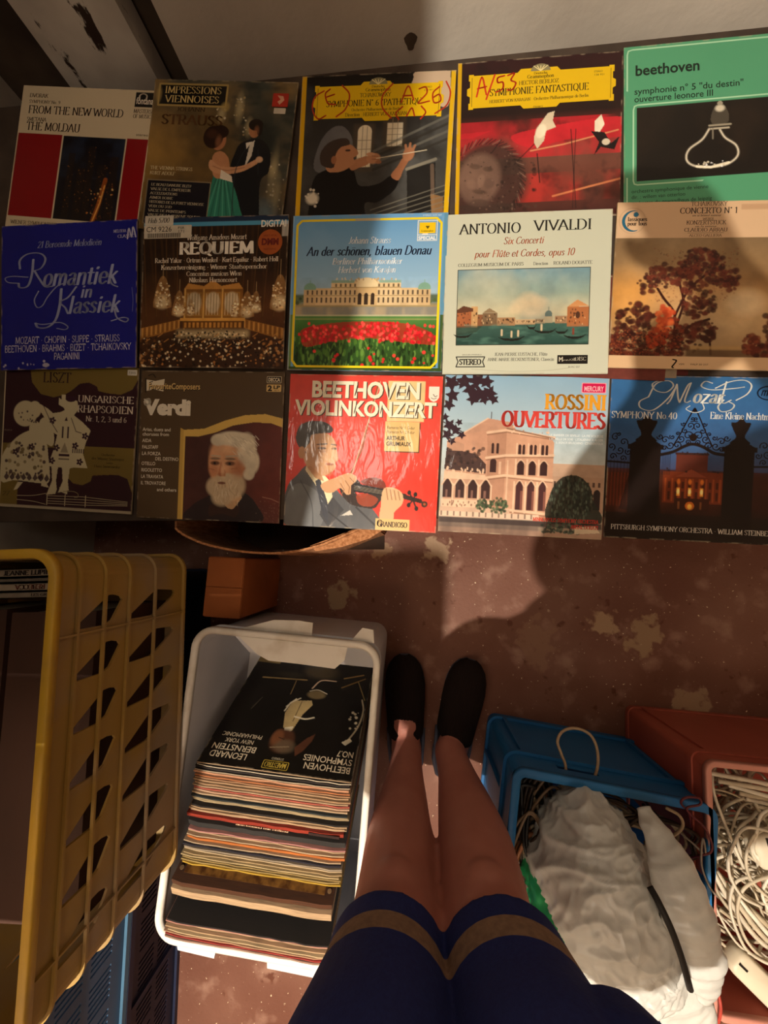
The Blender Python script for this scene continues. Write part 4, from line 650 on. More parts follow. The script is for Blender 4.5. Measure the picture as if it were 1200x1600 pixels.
    a.shape(rrect(10, 4.4, .5, 2, 93, 5.2), '#d8ccb0'); a.shape(rrect(9.4, 3.8, .4, 2, 93, 5.2), '#241a12'); a.t('DECCA', 89, 6.4, 2.5, '#e8dcc0', w=8, bold=.03); a.shape(rrect(10, 4.8, .5, 2, 93, 10.8), '#d8b878'); a.t('2', 88.8, 12.6, 3.6, '#2a1e12', w=3, bold=.05).t('LP', 92.6, 11.2, 2.2, '#2a1e12', w=4.6, bold=.04).t('SET', 92.8, 12.8, 1, '#2a1e12', w=4); return a
def art_vk():
    a = Art('#d8382c', 300, 41); n = a.noise(3, 3); a.vgrad([(0, '#d84438'), (40, '#e0483c'), (70, '#d8301f'), (100, '#cf2a1c')]); a.mix(n, '#e45a48', .3); a.ell(56, 52, 9, 9, '#b8251c', .5, 1.4)
    a.rect(65.2, 3.4, 89, 29.4, '#e0c68c'); a.rect(64.4, 29.6, 86.6, 48.6, '#dcb878'); a.poly([(64.4, 48.6), (86.6, 48.6), (86.6, 30), (87.2, 30.6), (87.2, 49.2), (65, 49.2)], '#5a3a20')
    S = '#56575a'; a.poly([(2, 100), (1, 76), (8, 66), (14, 60), (22, 64), (30, 70), (40, 80), (52, 80), (60, 88), (66, 96), (68, 101)], S, 1, True); a.mix(a.mask([(2, 100), (2, 78), (12, 72), (26, 82), (24, 100)], True), '#77797a', .6); a.poly([(27, 74), (40, 88), (30, 100), (24, 92)], '#3a3a3e', .9); a.line([(30, 90), (44, 100)], 1, '#2a2a2e'); a.line([(48, 86), (62, 98)], 1.2, '#343438'); a.poly([(38, 92), (44, 88), (46, 91)], '#cdc7bc')
    a.poly([(14, 58), (22, 62), (30, 70), (32, 80), (29, 85), (20, 72), (13, 63)], '#e6d8b0', 1); a.poly([(20, 70), (23, 68), (29, 84), (30, 98), (26, 92)], '#3a3c44', 1)
    F = '#cf9e74'; a.poly([(9, 44), (12, 40), (24, 38), (31, 42), (33, 48), (34.6, 55), (33, 57), (33, 61), (30, 64), (24, 66.6), (16, 63), (12, 57), (10, 52)], F, 1, True); a.poly([(8, 48), (5.6, 42), (8, 34), (16, 30.6), (25, 31.4), (30, 35), (29, 38), (22, 38.6), (16, 40), (15, 45), (12, 49), (13, 52)], '#4a4644', 1, True); a.ell(10, 51.6, 2.4, 4, '#c08c62'); a.poly([(16, 60), (24, 66), (26, 70), (20, 68), (14, 61)], '#b8845a', .9)
    a.ell(23.4, 48.4, 3, .8, '#4a2c20', .9); a.ell(31.6, 48.4, 2, .7, '#4a2c20', .9); a.line([(20, 46), (26.6, 45.4)], .8, '#3a2a24'); a.line([(29.6, 45.6), (33, 46)], .7, '#3a2a24'); a.poly([(29, 48), (30.4, 54), (27.4, 55)], '#b98258', .8); a.ell(29, 58.6, 2.8, .8, '#9a4a38', .9); a.ell(25, 55, 4, 4, '#ddb08a', .4, 1)
    a.ell(18, 54, 5, 8, '#b47e56', .45, 1); a.ell(30, 52, 2, 5, '#e6be96', .5, 1); a.ell(20, 63, 6, 3, '#a87048', .4, 1); a.ell(24, 50.4, 2.6, .6, '#a8704c', .7, .6); a.line([(27, 57), (26, 60)], .4, '#a06a48', .7); a.ell(14, 36, 6, 4, '#5c5856', .6, .9); a.ell(27, 64.6, 4, 1.6, '#b8845a', .6, 1); a.line([(10, 70), (18, 84), (20, 100)], .7, '#3e3f42', .8, True); a.grain(.12, 30)
    # violin, bow, hands
    a.poly([(36, 70), (44, 67), (50, 70), (47, 76), (52, 80), (58, 74), (64, 72), (67, 76), (63, 82), (60, 86), (53, 86), (44, 84), (38, 78)], '#2c1a14', 1, True); a.poly([(48, 78), (55, 77), (62, 80), (58, 85), (50, 84)], '#9a3c1c', .9, True); a.poly([(50, 69), (58, 66), (65, 68), (66, 73), (56, 72)], '#6a2a16', .9, True); a.poly([(46, 70), (80, 76), (80, 79), (46, 76)], '#161012'); 
    for k in range(4): a.line([(46, 72+k*.8), (80, 76.6+k*.6)], .2, '#a89880', .7)
    a.poly([(78, 76), (90, 79), (92, 82), (78, 79)], '#2a160e'); a.ell(92, 82, 2, 2, '#3a1c0e'); a.ell(92, 82, .8, .8, '#a8481c')
    for (x, y) in ((82, 75), (86, 76), (82, 83), (87, 85)): a.line([(84.6, 79.5), (x, y)], 1, '#1a100c'); a.ell(x, y, 1.2, 1.5, '#1a100c')
    a.line([(59, 4), (55, 22), (50, 48), (43.4, 64)], .9, '#8a5a34'); a.line([(60, 4), (44.4, 64)], .3, '#e8d0a8')
    a.poly([(24, 72), (34, 67), (42, 64), (47, 66), (47, 69), (44, 72), (44, 77), (41, 78), (37, 74), (32, 77), (27, 77)], F, 1, True)
    for p in ([(40, 69), (43, 73), (42.6, 77)], [(37, 71), (39.6, 75), (38, 78)], [(43, 67), (46, 70)]): a.line(p, .5, '#94603c')
    a.poly([(65, 74), (70, 72), (77, 75), (78, 82), (73, 88), (72, 93), (64, 93), (64, 84)], '#d9ae82', 1, True)
    for k in range(4): a.line([(67+k*2.6, 73+k*.5), (68.4+k*2.6, 80)], .6, '#a06e48')
    a.rect(61, 92.4, 83, 100, '#dcb878'); a.t('GRANDIOSO', 62.6, 97.6, 3.2, '#3a2416', 'serif', w=19, bold=.03); a.t('G', 62.2, 97.6, 4.2, '#3a2416', 'serif', bold=.03)
    W = '#f0e6cc'; K = '#4a3a2c'
    for (s, x, y, h, w_) in (('BEETHOVEN', 14.6, 14.6, 10.6, 71), ('VIOLINKONZERT', 4.6, 26.4, 9.8, 92)):
        a.t(s, x+.7, y+.4, h, K, 'sans', w=w_, bold=.035); a.t(s, x, y, h, W, 'sans', w=w_, bold=.035)
    a.t('Romanze Nr. 1 G-dur', 65.6, 34.4, 2, '#6a4a2c', 'sans', w=18).t('Romanze Nr. 2 F-dur', 65.6, 37.2, 2, '#6a4a2c', 'sans', w=18).t('ARTHUR', 65.6, 41.6, 2.7, '#3a2a1c', 'sans', w=12, bold=.03).t('GRUMIAUX', 65.6, 45.2, 2.7, '#3a2a1c', 'sans', w=16, bold=.03)
    a.shape([(91.4, 6.6), (98, 6.6), (98, 13.6), (96.6, 15.6), (94.7, 16.4), (92.8, 15.6), (91.4, 13.6)], '#e8e0d0'); a.t('PHILIPS', 91.9, 8.6, 1.1, '#6a3a34', w=5.6, bold=.02); a.stroke([(94.7+2.3*math.cos(t), 12.2+2.3*math.sin(t)) for t in np.linspace(0, 2*PI, 18)], '#7a5a54', .2, .2, False); a.stroke([(92.6, 12), (94, 11.4), (95.4, 13), (96.8, 12.4)], '#7a5a54', .25, .2); return a
def art_rossini():
    a = Art('#8fb2c8', 320, 43); n = a.noise(3, 4); a.vgrad([(0, '#7fa8c6'), (40, '#b0c2c8'), (62, '#c8c8c0'), (100, '#a08870')]); a.mix((a.Y < 60)*n, '#a9c0cc', .4); B, L_, K = '#c99a7e', '#e0bda0', '#3a2424'
    a.poly([(68, 54), (100, 54), (100, 66), (68, 62)], '#c0a088'); a.rect(68, 62, 100, 84, '#b8967e')
    for k in range(9): a.rect(70+k*3.3, 65, 71.4+k*3.3, 68, K, .9)
    for k in range(3): a.rect(82+k*6, 72, 86+k*6, 82, '#2a2022'); a.ell(84+k*6, 72, 2, 2.6, '#2a2022')
    a.poly([(12, 37), (28, 27), (42, 29), (46, 34), (12, 42)], '#bd9078'); a.line([(12, 37.4), (28, 27)], .8, L_); a.line([(30, 27), (30, 23)], .5, K); a.line([(38, 30), (38, 24)], .6, K)
    a.poly([(3, 42), (12, 38), (36, 33), (46, 34), (46, 90), (2, 90)], '#c4947a'); a.poly([(40, 33), (66, 37), (69, 41), (69, 90), (40, 90)], B); a.poly([(28, 36), (40, 33), (40, 90), (30, 90)], '#b5876e')
    for (y0, y1) in ((34, 38), (50, 49), (62.6, 64.6), (84, 86)): a.line([(28, y0+2), (40, y0), (69, y1)], 1.5, L_, .95); a.line([(28, y0+3.4), (40, y0+1.4), (69, y1+1.4)], .6, '#7d5a48', .8)
    a.line([(40, 33), (69, 38.6)], 1, '#8d6a56'); a.dots(18, 41, 31.6, 68, 36, (.3, .7), [L_, '#a88068'], .9)
    for k in range(3):
        x = 47.5+k*7; a.rect(x, 44, x+1.8, 49, K); a.rect(x+2.6, 44, x+4.2, 49, K); a.ell(x+.9, 44, .9, 1.2, K); a.ell(x+3.4, 44, .8, 1.2, K); a.rect(x-1.2, 42, x-.5, 50, L_)
        a.ell(x+2, 56.4, 2.2, 3.4, K); a.rect(x-.2, 56.4, x+4.2, 62, K); a.rect(x-1.6, 52, x-.6, 62.4, L_); a.line([(x-.6, 55), (x+2, 52.4), (x+4.6, 55)], .6, L_, .9, True)
        a.ell(x+1.8, 70, 2.2, 4.4, '#46282a'); a.rect(x-.4, 70, x+4, 84, '#46282a'); a.rect(x-2, 66, x-.9, 86, L_); a.line([(x-1, 69), (x+1.8, 65.4), (x+4.6, 69)], .7, L_, .9, True); a.rect(x+2.6, 72, x+4, 84, '#7d4e44')
    for k in range(2): a.rect(31+k*3, 43.5, 32.6+k*3, 49, K); a.ell(31.8+k*3, 43.6, .8, 1.2, K)
    a.rect(30.5, 54.4, 34.5, 61, K); a.ell(32.5, 54.4, 2, 2, K); a.rect(41, 53, 42, 90, L_, .8); a.rect(36, 54, 37.5, 62, L_, .7)
    a.poly([(3, 46), (12, 48), (22, 50), (28, 56), (28, 62), (2, 60)], '#4a3634', 1); a.poly([(4, 40), (14, 44), (14, 48), (4, 48)], '#b58a72'); a.dots(40, 3, 46, 26, 58, (.6, 1.4), ['#3a2a2a', '#5a4038', '#2c2222'], .8)
    a.poly([(2, 61), (28, 63), (28, 66), (2, 66)], L_); a.dots(22, 2, 59, 28, 62, (.4, .7), [L_], 1, 1.8); a.rect(2, 66, 30, 79, '#c59a80')
    for k in range(4): x = 2.5+k*8; a.ell(x+2, 70, 2.8, 3.8, K); a.rect(x-.8, 70, x+4.8, 78, K); a.rect(x+5.2, 69, x+6, 79, L_); a.line([(x-1.6, 70), (x+2, 65.4), (x+5.6, 70)], .9, L_, .9, True); a.rect(x+1, 73, x+2.4, 78, '#7d5a50')
    a.rect(1, 79, 32, 84, L_, .9); a.dots(30, 2, 80, 32, 84, (.3, .5), ['#8d6a58'], .9, 1.8); a.rect(0, 84, 44, 86.6, '#c9a890'); a.rect(0, 86.6, 62, 90, '#d8bca4')
    for k in range(15): a.rect(1+k*4, 86.6, 2+k*4, 89.6, '#6a5048', .8)
    a.rect(0, 90.4, 100, 94, '#4a3c3a', .95, 1); a.rect(0, 94, 62, 97, '#8a7468', .8, 1); a.rect(0, 96.6, 100, 100, '#b8947e', .9, 1); nn = a.noise(14, 3, .3); a.mix((a.Y > 90.4)*(a.X < 66)*np.clip((nn-.4)*3, 0, 1), '#332a2c', .6)
    for (x, y, rx, ry, k) in ((27, 82, 3.4, 4.4, 40), (37, 82, 6, 5, 70)):
        for i in range(k): t, q = 2*PI*a.rs.rand(), math.sqrt(a.rs.rand()); a.ell(x+rx*q*math.cos(t), y+ry*q*math.sin(t), .8, .9, ['#3a4a34', '#55684a', '#2a3626'][i % 3], .9, .5)
    a.poly([(68, 90), (68, 74), (73, 64), (80, 61), (86, 62), (92, 68), (94, 76), (99, 90)], '#232c26', .95, True)
    for i in range(420): x, y = 68+30*a.rs.rand(), 60+34*a.rs.rand(); ok = (x-81)**2/170+(y-77)**2/240 < 1; a.ell(x, y, .5, 1.1, ['#2c3830', '#46554a', '#171e1a', '#5d6a5c'][i % 4], .9 if ok else 0, .5)
    a.dots(90, 64, 89, 88, 97, (.5, 1.1), ['#46564a', '#2a342c', '#5f6c5c'], .9); a.poly([(84, 93), (96, 92), (99, 96), (84, 97.4)], '#e0ccae', .9)
    a.grain(.2, 34, 0, 30); a.grain(.08, 10)
    D = '#33202a'
    def leaf(x, y, r, t0): 
        p = []
        for k in range(10): t = t0+k*PI/5; q = r if k % 2 == 0 else r*.5; p.append((x+q*math.cos(t), y+q*math.sin(t)))
        a.poly(p, D)
    for (x, y, r, t) in ((4, 5, 6, .2), (12, 4, 6, .9), (20, 3, 6, .4), (26, 4, 5, 1.1), (16, 9, 5.4, .3), (22, 12, 6, .7), (28, 11, 5.4, .1), (18, 15, 4.6, .5), (25, 15, 4, 1.3), (5, 13, 5, .8), (3, 19, 4.4, .2), (31, 15, 3.6, .6), (4, 32, 4.6, .3), (8, 35, 4, .9), (3, 38, 4.4, .1), (10, 30, 2.6, .5), (12, 38, 3, .2), (1, 27, 3, 1), (6, 42, 3, .4)): leaf(x, y, r, t)
    a.line([(0, 2), (20, 8), (26, 12)], .8, D); a.line([(0, 30), (12, 36)], .7, D)
    a.shape(rrect(14.6, 6.4, .6, 2, 91, 6.6), '#e9a0a8'); a.shape(rrect(13.6, 5.4, .5, 2, 91, 6.6), '#c9164e'); a.t('MERCURY', 85.2, 8.6, 3.2, '#f0b8c0', w=11.6, bold=.02)
    a.t('ROSSINI', 62.6, 20, 8.8, '#dd9a2c', 'fat', w=36, bold=.05).t('OUVERTURES', 36.6, 31.6, 9.4, '#d2443c', 'fat', w=62, bold=.05)
    for (s, x, y, w_) in (('LE BARBIER DE SEVILLE · LA PIE VOLEUSE', 66, 37, 32), ("L'ECHELLE DE SOIE · L'ITALIENNE A ALGER", 66, 39.4, 32), ('IL SIGNOR BRUSCHINO · CENERENTOLA', 70, 41.6, 28)): a.t(s, x, y, 1.5, '#eef0ee', w=w_)
    a.t('MINNEAPOLIS SYMPHONY ORCHESTRA', 58.6, 90.4, 2.3, '#cc3a2c', 'fat', w=39, bold=.03).t('ANTAL DORATI', 81.6, 94, 2.3, '#cc3a2c', 'fat', w=16, bold=.03); return a
def art_mozart():
    a = Art('#2c5688', 300, 47); n = a.noise(4, 4); a.vgrad([(0, '#35689c'), (25, '#335f92'), (45, '#3a5680'), (56, '#3c4668'), (60, '#2a1a16'), (100, '#1a100c')]); K = '#1b1210'
    a.mix((a.Y > 57)*(a.Y < 84), '#4e2416', .8); a.mix((a.Y > 57)*(a.Y < 84)*np.clip((n-.45)*3, 0, 1), '#2a140f', .7)
    a.rect(40, 47, 58, 60, '#5a2a20'); a.line([(40, 47), (58, 47)], 1.4, '#3a201c'); a.dots(14, 40, 46, 58, 47.4, (.4, .6), ['#2a1a1a'], .9); a.rect(33, 58, 68, 77, '#6f2f18'); a.poly([(40, 61), (49, 56.4), (58, 61)], '#85402a'); a.dots(6, 33, 56, 68, 58, (.5, .9), ['#2a1a1a'], .9)
    for k in range(9): a.rect(34+k*3.9, 62, 35+k*3.9, 76, '#a04c22', .7); a.rect(36+k*3.9, 64, 37.4+k*3.9, 68, '#3a170e', .9); a.rect(36+k*3.9, 70, 37.4+k*3.9, 75, '#3a170e', .9)
    for x in (42, 48.6, 55.4): a.ell(x, 64, 1, 1.6, '#d9762a', .9, .6); a.rect(x-.9, 67.6, x+.9, 72.6, '#f0a23a'); a.ell(x, 70, .8, 1.6, '#ffe89a', 1, .5)
    a.rect(40, 74, 60, 82, '#3a1a10'); a.ell(49, 78.6, 2.6, 2.6, '#c8641e'); a.ell(49, 79, 1.3, 1.6, '#ffc85a', 1, .6); a.rect(42, 76, 43.2, 80.6, '#7a4a28'); a.rect(54.6, 76, 55.8, 80.6, '#7a4a28'); a.poly([(34, 84), (64, 84), (76, 92), (24, 92)], '#2c1c18', .9)
    for k in range(8): a.line([(1+k*1.9, 60), (1+k*1.9, 80)], .7, '#7a3218', .6)
    for (x0, x1) in ((13, 31), (67, 84)):
        a.rect(x0, 44, x1, 92, K); a.rect(x0-1.4, 42, x1+1.4, 45, K); a.poly([(x0, 42), (x0+5, 39), (x1-5, 39), (x1, 42)], K); a.poly([(x0+3, 40), (x0+6, 36), (x0+4, 31), (x0+3, 27.6), (x0+6, 27), (x0+9, 24), (x1-6, 27), (x1-3, 27.6), (x1-4, 31), (x1-6, 36), (x1-3, 40)], K, 1, True)
    a.rect(0, 82, 100, 100, '#1c110d', .9, 8); a.poly([(8, 82), (13, 60), (31, 70), (33, 86)], K, .8)
    a.line([(31, 48), (38, 46), (44, 42.6), (49, 41), (55, 42.6), (61, 46), (67, 47)], 1.9, K, 1, True)
    rs = random.Random(5)
    for side in (1, -1):
        for (dx, dy, r) in ((3, 36, 3), (7, 38, 2.4), (2, 30, 2.4), (5, 33, 2), (9, 42, 2.4), (13, 42, 2.6), (16, 39, 2.4), (19, 37, 2), (12, 37, 1.6), (1, 26, 1.6), (6, 29, 1.4), (20, 43, 1.8), (16, 44, 1.6), (9, 35, 1.3), (3, 40, 1.6)):
            cx = 49+side*dx; p = [(cx+side*(r*(1-k/14))*math.cos(k*.62+dx), dy+(r*(1-k/14))*math.sin(k*.62+dx)) for k in range(13)]; a.stroke(p, K, .32, .28, False)
        for (x, y, r) in ((4, 38, 2.6), (9, 41, 2.6), (2, 44, 2.4), (7, 46, 2.6), (12, 47, 2), (3, 50, 2.2), (9, 51, 2), (6, 36, 1.4)):
            cx = x if side < 0 else 97-x+1; p = [(cx+side*(r*(1-k/14))*math.cos(k*.62+x), y+(r*(1-k/14))*math.sin(k*.62+x)) for k in range(13)]; a.stroke(p, K, .32, .28, False)
    a.stroke([(38, 42), (42, 34), (46, 25), (49, 20), (52, 25), (56, 34), (60, 42)], K, .4, .4); a.ell(49, 37, 2.2, 2.4, K); a.ell(49, 20.5, 1, 1.6, K)
    for k in range(6): a.line([(32+k*.9, 47), (32+k*.9, 60)], .35, K, .8); a.line([(2+k*2, 52), (2+k*2, 62)], .35, K, .8)
    a.line([(0, 53), (13, 53.6)], 1.2, K); a.line([(84, 53.6), (100, 53)], 1.2, K)
    a.grain(.24, 22)
    W = '#d9dcd8'
    for s in ([(22, 13), (17, 16), (18, 20), (25, 21), (33, 14), (38, 6)], [(22, 13), (26, 5), (33, 3), (36, 6), (32, 10), (26, 9), (24, 5), (30, 2)], [(38, 5), (35, 14), (33, 17)], [(38, 5), (39, 13), (40, 16)], [(40, 16), (44, 6), (46, 4)], [(46, 4), (43, 14), (44, 16), (46, 15)], [(58, 4), (54, 3), (52, 6), (58, 8), (70, 7), (76, 6)], [(66, 3), (64, 13), (65, 16), (69, 14)], [(60, 7), (68, 3), (76, 2), (80, 5), (78, 10), (72, 14)], [(65, 14), (62, 18), (64, 21), (69, 20), (71, 17), (68, 15)]): a.stroke(s, W, .5, .25)
    a.t('ozar', 47.4, 16, 8.2, W, 'it', w=17, bold=.02); a.stroke([(53, 16), (54, 20), (49, 22), (44, 20), (46, 18)], W, .35, .22)
    a.t('SYMPHONY No.40', 1, 26.2, 4, '#e4e4de', 'serif', w=38).t('Eine Kleine Nachtmusik', 58, 25.4, 4, '#e4e4de', 'serif', w=39.4).t('PITTSBURGH SYMPHONY ORCHESTRA · WILLIAM STEINBERG', 4, 94.6, 2.9, '#cfc8bc', 'serif', w=94)
    a.stroke([(89.6+6*math.cos(t), 9.4+4*math.sin(t)) for t in np.linspace(0, 2*PI, 30)], '#15233a', .45, .35, False); a.t('mfp', 85.4, 11, 5, '#15233a', 'it', w=8.4); return a
def art_seventh():
    a = Art('#15110d', 260, 53); n = a.noise(5, 4); a.mix(np.clip((n-.5)*2, 0, 1), '#221a12', .7)
    # painted as it lies, lower edge away from the viewer, then turned the right way up
    a.poly([(44, 44), (58, 42), (60, 46), (55, 56), (52, 70), (45, 68), (42, 56)], '#b49c6c', 1); a.line([(51, 44), (50, 62)], .5, '#3a2c1c'); a.line([(41, 54), (43, 46), (49, 41)], 1, '#d8ccb0'); a.line([(41, 50), (46, 42)], .9, '#d8ccb0'); a.poly([(46, 68), (52, 66), (51, 72), (47, 72)], '#d8ccb0')
    a.ell(48, 78, 8, 9, '#4c2e1e', 1, .3, 20); a.ell(44, 76, 4, 6, '#7a4c30', .8, .5); a.ell(51, 82, 7, 5, '#6a5844', .7, .5); a.line([(42, 84), (54, 82)], .7, '#8a7860'); a.line([(45, 76), (49, 77)], .6, '#2a1810')
    a.poly([(58, 82), (64, 74), (69, 70), (68, 76), (64, 84), (60, 88)], '#5a3624', .9); a.line([(50, 58), (58, 59), (64, 57)], 1.2, '#d8ccb0', 1, True)
    a.ell(58, 12, 14, 7, '#4a3e2a', .8, .7); a.ell(34, 18, 12, 3, '#2e271c', .9, .6); a.line([(12, 24), (48, 22)], 1.4, '#8d7448'); a.line([(40, 24), (40, 38)], .6, '#8d7448'); a.ell(60, 36, 7, 4, '#7d6a48', .8, .4); a.line([(55, 30), (60, 21), (72, 20)], 1.1, '#c9a98c', 1, True); a.line([(54, 33), (60, 31), (68, 34)], .6, '#d8ccb0', 1, True)
    a.line([(78, 16), (93, 10)], 1.3, '#a8864c'); a.line([(78, 26), (95, 14)], 1.2, '#8a6c3c'); a.line([(90, 18), (98, 36)], .7, '#9a8250')
    a.line([(96, 36), (98.5, 46), (97, 60), (92, 72)], 1.1, '#b9ac90', 1, True); a.dots(14, 90, 48, 97, 64, (.4, 1.2), ['#cfc4a8', '#e6dcc4'], .9); a.poly([(88, 74), (93, 70), (95, 72), (91, 76)], '#d8ccb0'); a.line([(20, 44), (16, 56)], .4, '#5a5040'); a.rect(0, 0, 20, 7, '#a08a54', .8, 1)
    a.grain(.3, 22); a.img = a.img[::-1, ::-1].copy(); W = '#d8c8ac'
    a.t('BEETHOVEN', 2, 9, 4.4, W, w=30, bold=.01).t('SYMPHONIES', 2, 14.4, 4.4, W, w=32, bold=.01).t('NO.7', 2, 19.8, 4.4, W, w=11, bold=.01)
    a.t('LEONARD', 70, 9, 4.4, W, w=25, bold=.01).t('BERNSTEIN', 66, 14.4, 4.4, W, w=30, bold=.01).t('NEW YORK', 70, 19, 3.2, W, w=20).t('PHILHARMONIC', 66, 23.4, 3.2, W, w=28)
    a.shape(rrect(17, 5.6, .8, 2, 50, 4.4), '#b49a3c'); a.shape(rrect(16, 4.8, .6, 2, 50, 4.4), '#2a2410'); a.t('MAESTRO', 43, 6, 3.2, '#d0b650', 'serif', w=14, bold=.03); a.t('STEREO', 46, 9.4, 1.6, '#c9bda0', w=8)
    return a
ARTS = dict(dvorak=art_dvorak, strauss=art_strauss, tch6=art_tch6, berlioz=art_berlioz, bet5=art_bet5, romantiek=art_romantiek, requiem=art_requiem, donau=art_donau, vivaldi=art_vivaldi, conc=art_conc, liszt=art_liszt, verdi=art_verdi, vk=art_vk, rossini=art_rossini, mozart=art_mozart)

# ---------------------------------------------------------------- what the records lie on
m_card = mat('brown_cardboard', '#9a5f34', .85, '#7d4a28', scale=6, bump=.15, bscale=120)
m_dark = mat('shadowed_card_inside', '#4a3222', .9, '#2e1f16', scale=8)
m_board = mat('grey_hardboard', '#4d4036', .85, '#3a2f27', scale=12)
SL = .128
def plane_z(y): return .338+SL*(y-.22)
pl = thing('display_board', 'dark sloping board under the rows of records, nearly all hidden', 'board')
m = MB(); y0, y1 = .085, 1.0
m.box((-.95, y0, -.012), (.95, y1, -.001)); 
for v in range(len(m.v)): x, y, z = m.v[v]; m.v[v] = (x, y, z+plane_z(y)-.001)
m.build('top', m_board, pl)
for x in (-.9, -.05, .45, .86):
    m = MB(); zb = plane_z(.2); m.loft([[(x-.02, yy, 0) for yy in (.3, .34)]+[(x+.02, yy, 0) for yy in (.34, .3)], [(x-.02, yy, plane_z(yy)-.0135) for yy in (.3, .34)]+[(x+.02, yy, plane_z(yy)-.0135) for yy in (.34, .3)]]); m.build('leg', m_board, pl)
    m = MB(); m.loft([[(x-.02, yy, 0) for yy in (.93, .97)]+[(x+.02, yy, 0) for yy in (.97, .93)], [(x-.02, yy, plane_z(yy)-.0135) for yy in (.93, .97)]+[(x+.02, yy, plane_z(yy)-.0135) for yy in (.97, .93)]]); m.build('leg', m_board, pl)

# ---------------------------------------------------------------- fifteen records laid out in three rows
POSE = {'donau': (-.0945, .5368, .0075, -.0544), 'vivaldi': (.2193, .5182, .0075, -.0383), 'vk': (-.1081, .2197, 0, -.0592), 'rossini': (.2112, .2049, 0, -.0603), 'requiem': (-.4178, .5560, .0075, -.0508), 'verdi': (-.4325, .2400, 0, -.0514), 'mozart': (.5308, .1920, 0, -.0577), 'conc': (.5391, .5135, .0095, -.0654), 'romantiek': (-.7432, .5666, .0075, -.0216), 'liszt': (-.7560, .2645, 0, -.0688), 'tch6': (-.0771, .8261, 0, -.0679), 'berlioz': (.2465, .8245, 0, -.0328), 'bet5': (.5660, .8245, 0, -.0103), 'strauss': (-.4069, .8371, .0055, -.1414), 'dvorak': (-.7212, .8613, 0, -.1597)}
LABEL = {
 'dvorak': 'red and cream record cover with a dark night city picture, top left of the layout', 'strauss': 'record cover with a waltzing couple, woman in a teal gown', 'tch6': 'record cover with a conductor in black, red scribbles on its yellow title plaque',
 'berlioz': 'dark red record cover with white doves and a stone face under a yellow plaque', 'bet5': 'green record cover with a glass flask on a black panel', 'romantiek': 'deep blue record cover with large silver script lettering',
 'requiem': 'brown record cover with a golden concert hall and a white bar code sticker', 'donau': 'sky blue record cover with a long palace behind red tulips', 'vivaldi': 'pale grey green record cover with a painted canal view',
 'conc': 'beige record cover with a russet autumn tree painting', 'liszt': 'maroon and olive record cover with two dancing folk costume figures', 'verdi': 'brown record cover with a portrait of a white bearded man in a gold frame',
 'vk': 'red record cover with a violinist, wrapped in wrinkled film', 'rossini': 'record cover with an arcaded pink palace under blue sky and dark leaves', 'mozart': 'dark blue record cover with a wrought iron gate silhouette at dusk'}
EDGE = dict(dvorak='#b9a888', vivaldi='#b4b6a2', conc='#c0a078', rossini='#cbb79a', vk='#d0c2a8', berlioz='#c4a890', liszt='#9a8c74', donau='#6f98b8')
FILM = cover_mat('printed_card_in_film', .3, .9, 38, 1.0); GLOSS = cover_mat('printed_glossy_card', .3, .12, 14)
INFO = {}
for k, (key, (x, y, dz, yaw)) in enumerate(POSE.items()):
    art = ARTS[key](); root = thing('record_album', LABEL[key], 'record', (x, y, plane_z(y)+dz), (math.atan(SL), 0, yaw), 'records laid out in three rows')
    INFO[key] = (root, sleeve('printed_sleeve', art, EDGE.get(key, '#6a5a48'), .0032, FILM if key in ('vk', 'rossini') else GLOSS, k+3, root, .0005))
st = lambda key: (INFO[key][0], INFO[key][1])
sticker(*st('strauss'), 'label_sticker', 84, 7.6, 94.6, 16.2, '#b8301f', marks=[([(87, 9), (91, 9.4), (92, 12), (89, 15), (87.4, 13), (89.4, 11.6)], '#e0a888')], label='red label sticker'); sticker(*st('strauss'), 'price_sticker', 85.6, 17, 93.6, 20.6, '#cfc4b0', label='small white price sticker')
sticker(*st('requiem'), 'price_sticker', 1, -1.2, 21, 5.2, '#d6cdbb', [('Hob 5700', 3, 3.6, 3.2, '#1c1812', dict(font='it', w=15))], label='white handwritten price sticker')
sticker(*st('requiem'), 'bar_code_sticker', .6, 5.4, 34, 14, '#d4c9b4', [('CM 9226', 2, 9.6, 3.6, '#1c1812', dict(w=18)), ('171', 24.4, 10.6, 2, '#1c1812', dict(w=4.4)), ('FSB', 24.4, 8, 1.6, '#1c1812', dict(w=4.4))], label='white bar code sticker', marks=[([(3+q*.52, 10.6), (3.12+q*.52+.14*((q*7) % 3), 10.6), (3.12+q*.52+.14*((q*7) % 3), 13.6), (3+q*.52, 13.6)], '#1c1812') for q in range(46)])
sticker(*st('requiem'), 'round_sticker', 80, 9.6, 96.4, 26, '#a8541c', [('DMM', 82.4, 19.6, 4.2, '#6a1410', dict(w=11.6, bold=.05)), ('DIRECT METAL', 83.6, 14.2, 1.2, '#6a1410', dict(w=9)), ('MASTERING', 84, 23, 1.2, '#6a1410', dict(w=8.4))], 1, 'round orange sticker')
sticker(*st('liszt'), 'price_sticker', 92.2, 1.6, 99, 5.4, '#d8d2c4', [('7.015', 93, 4.4, 1.6, '#3a342c', dict(w=5))], label='small white price sticker')
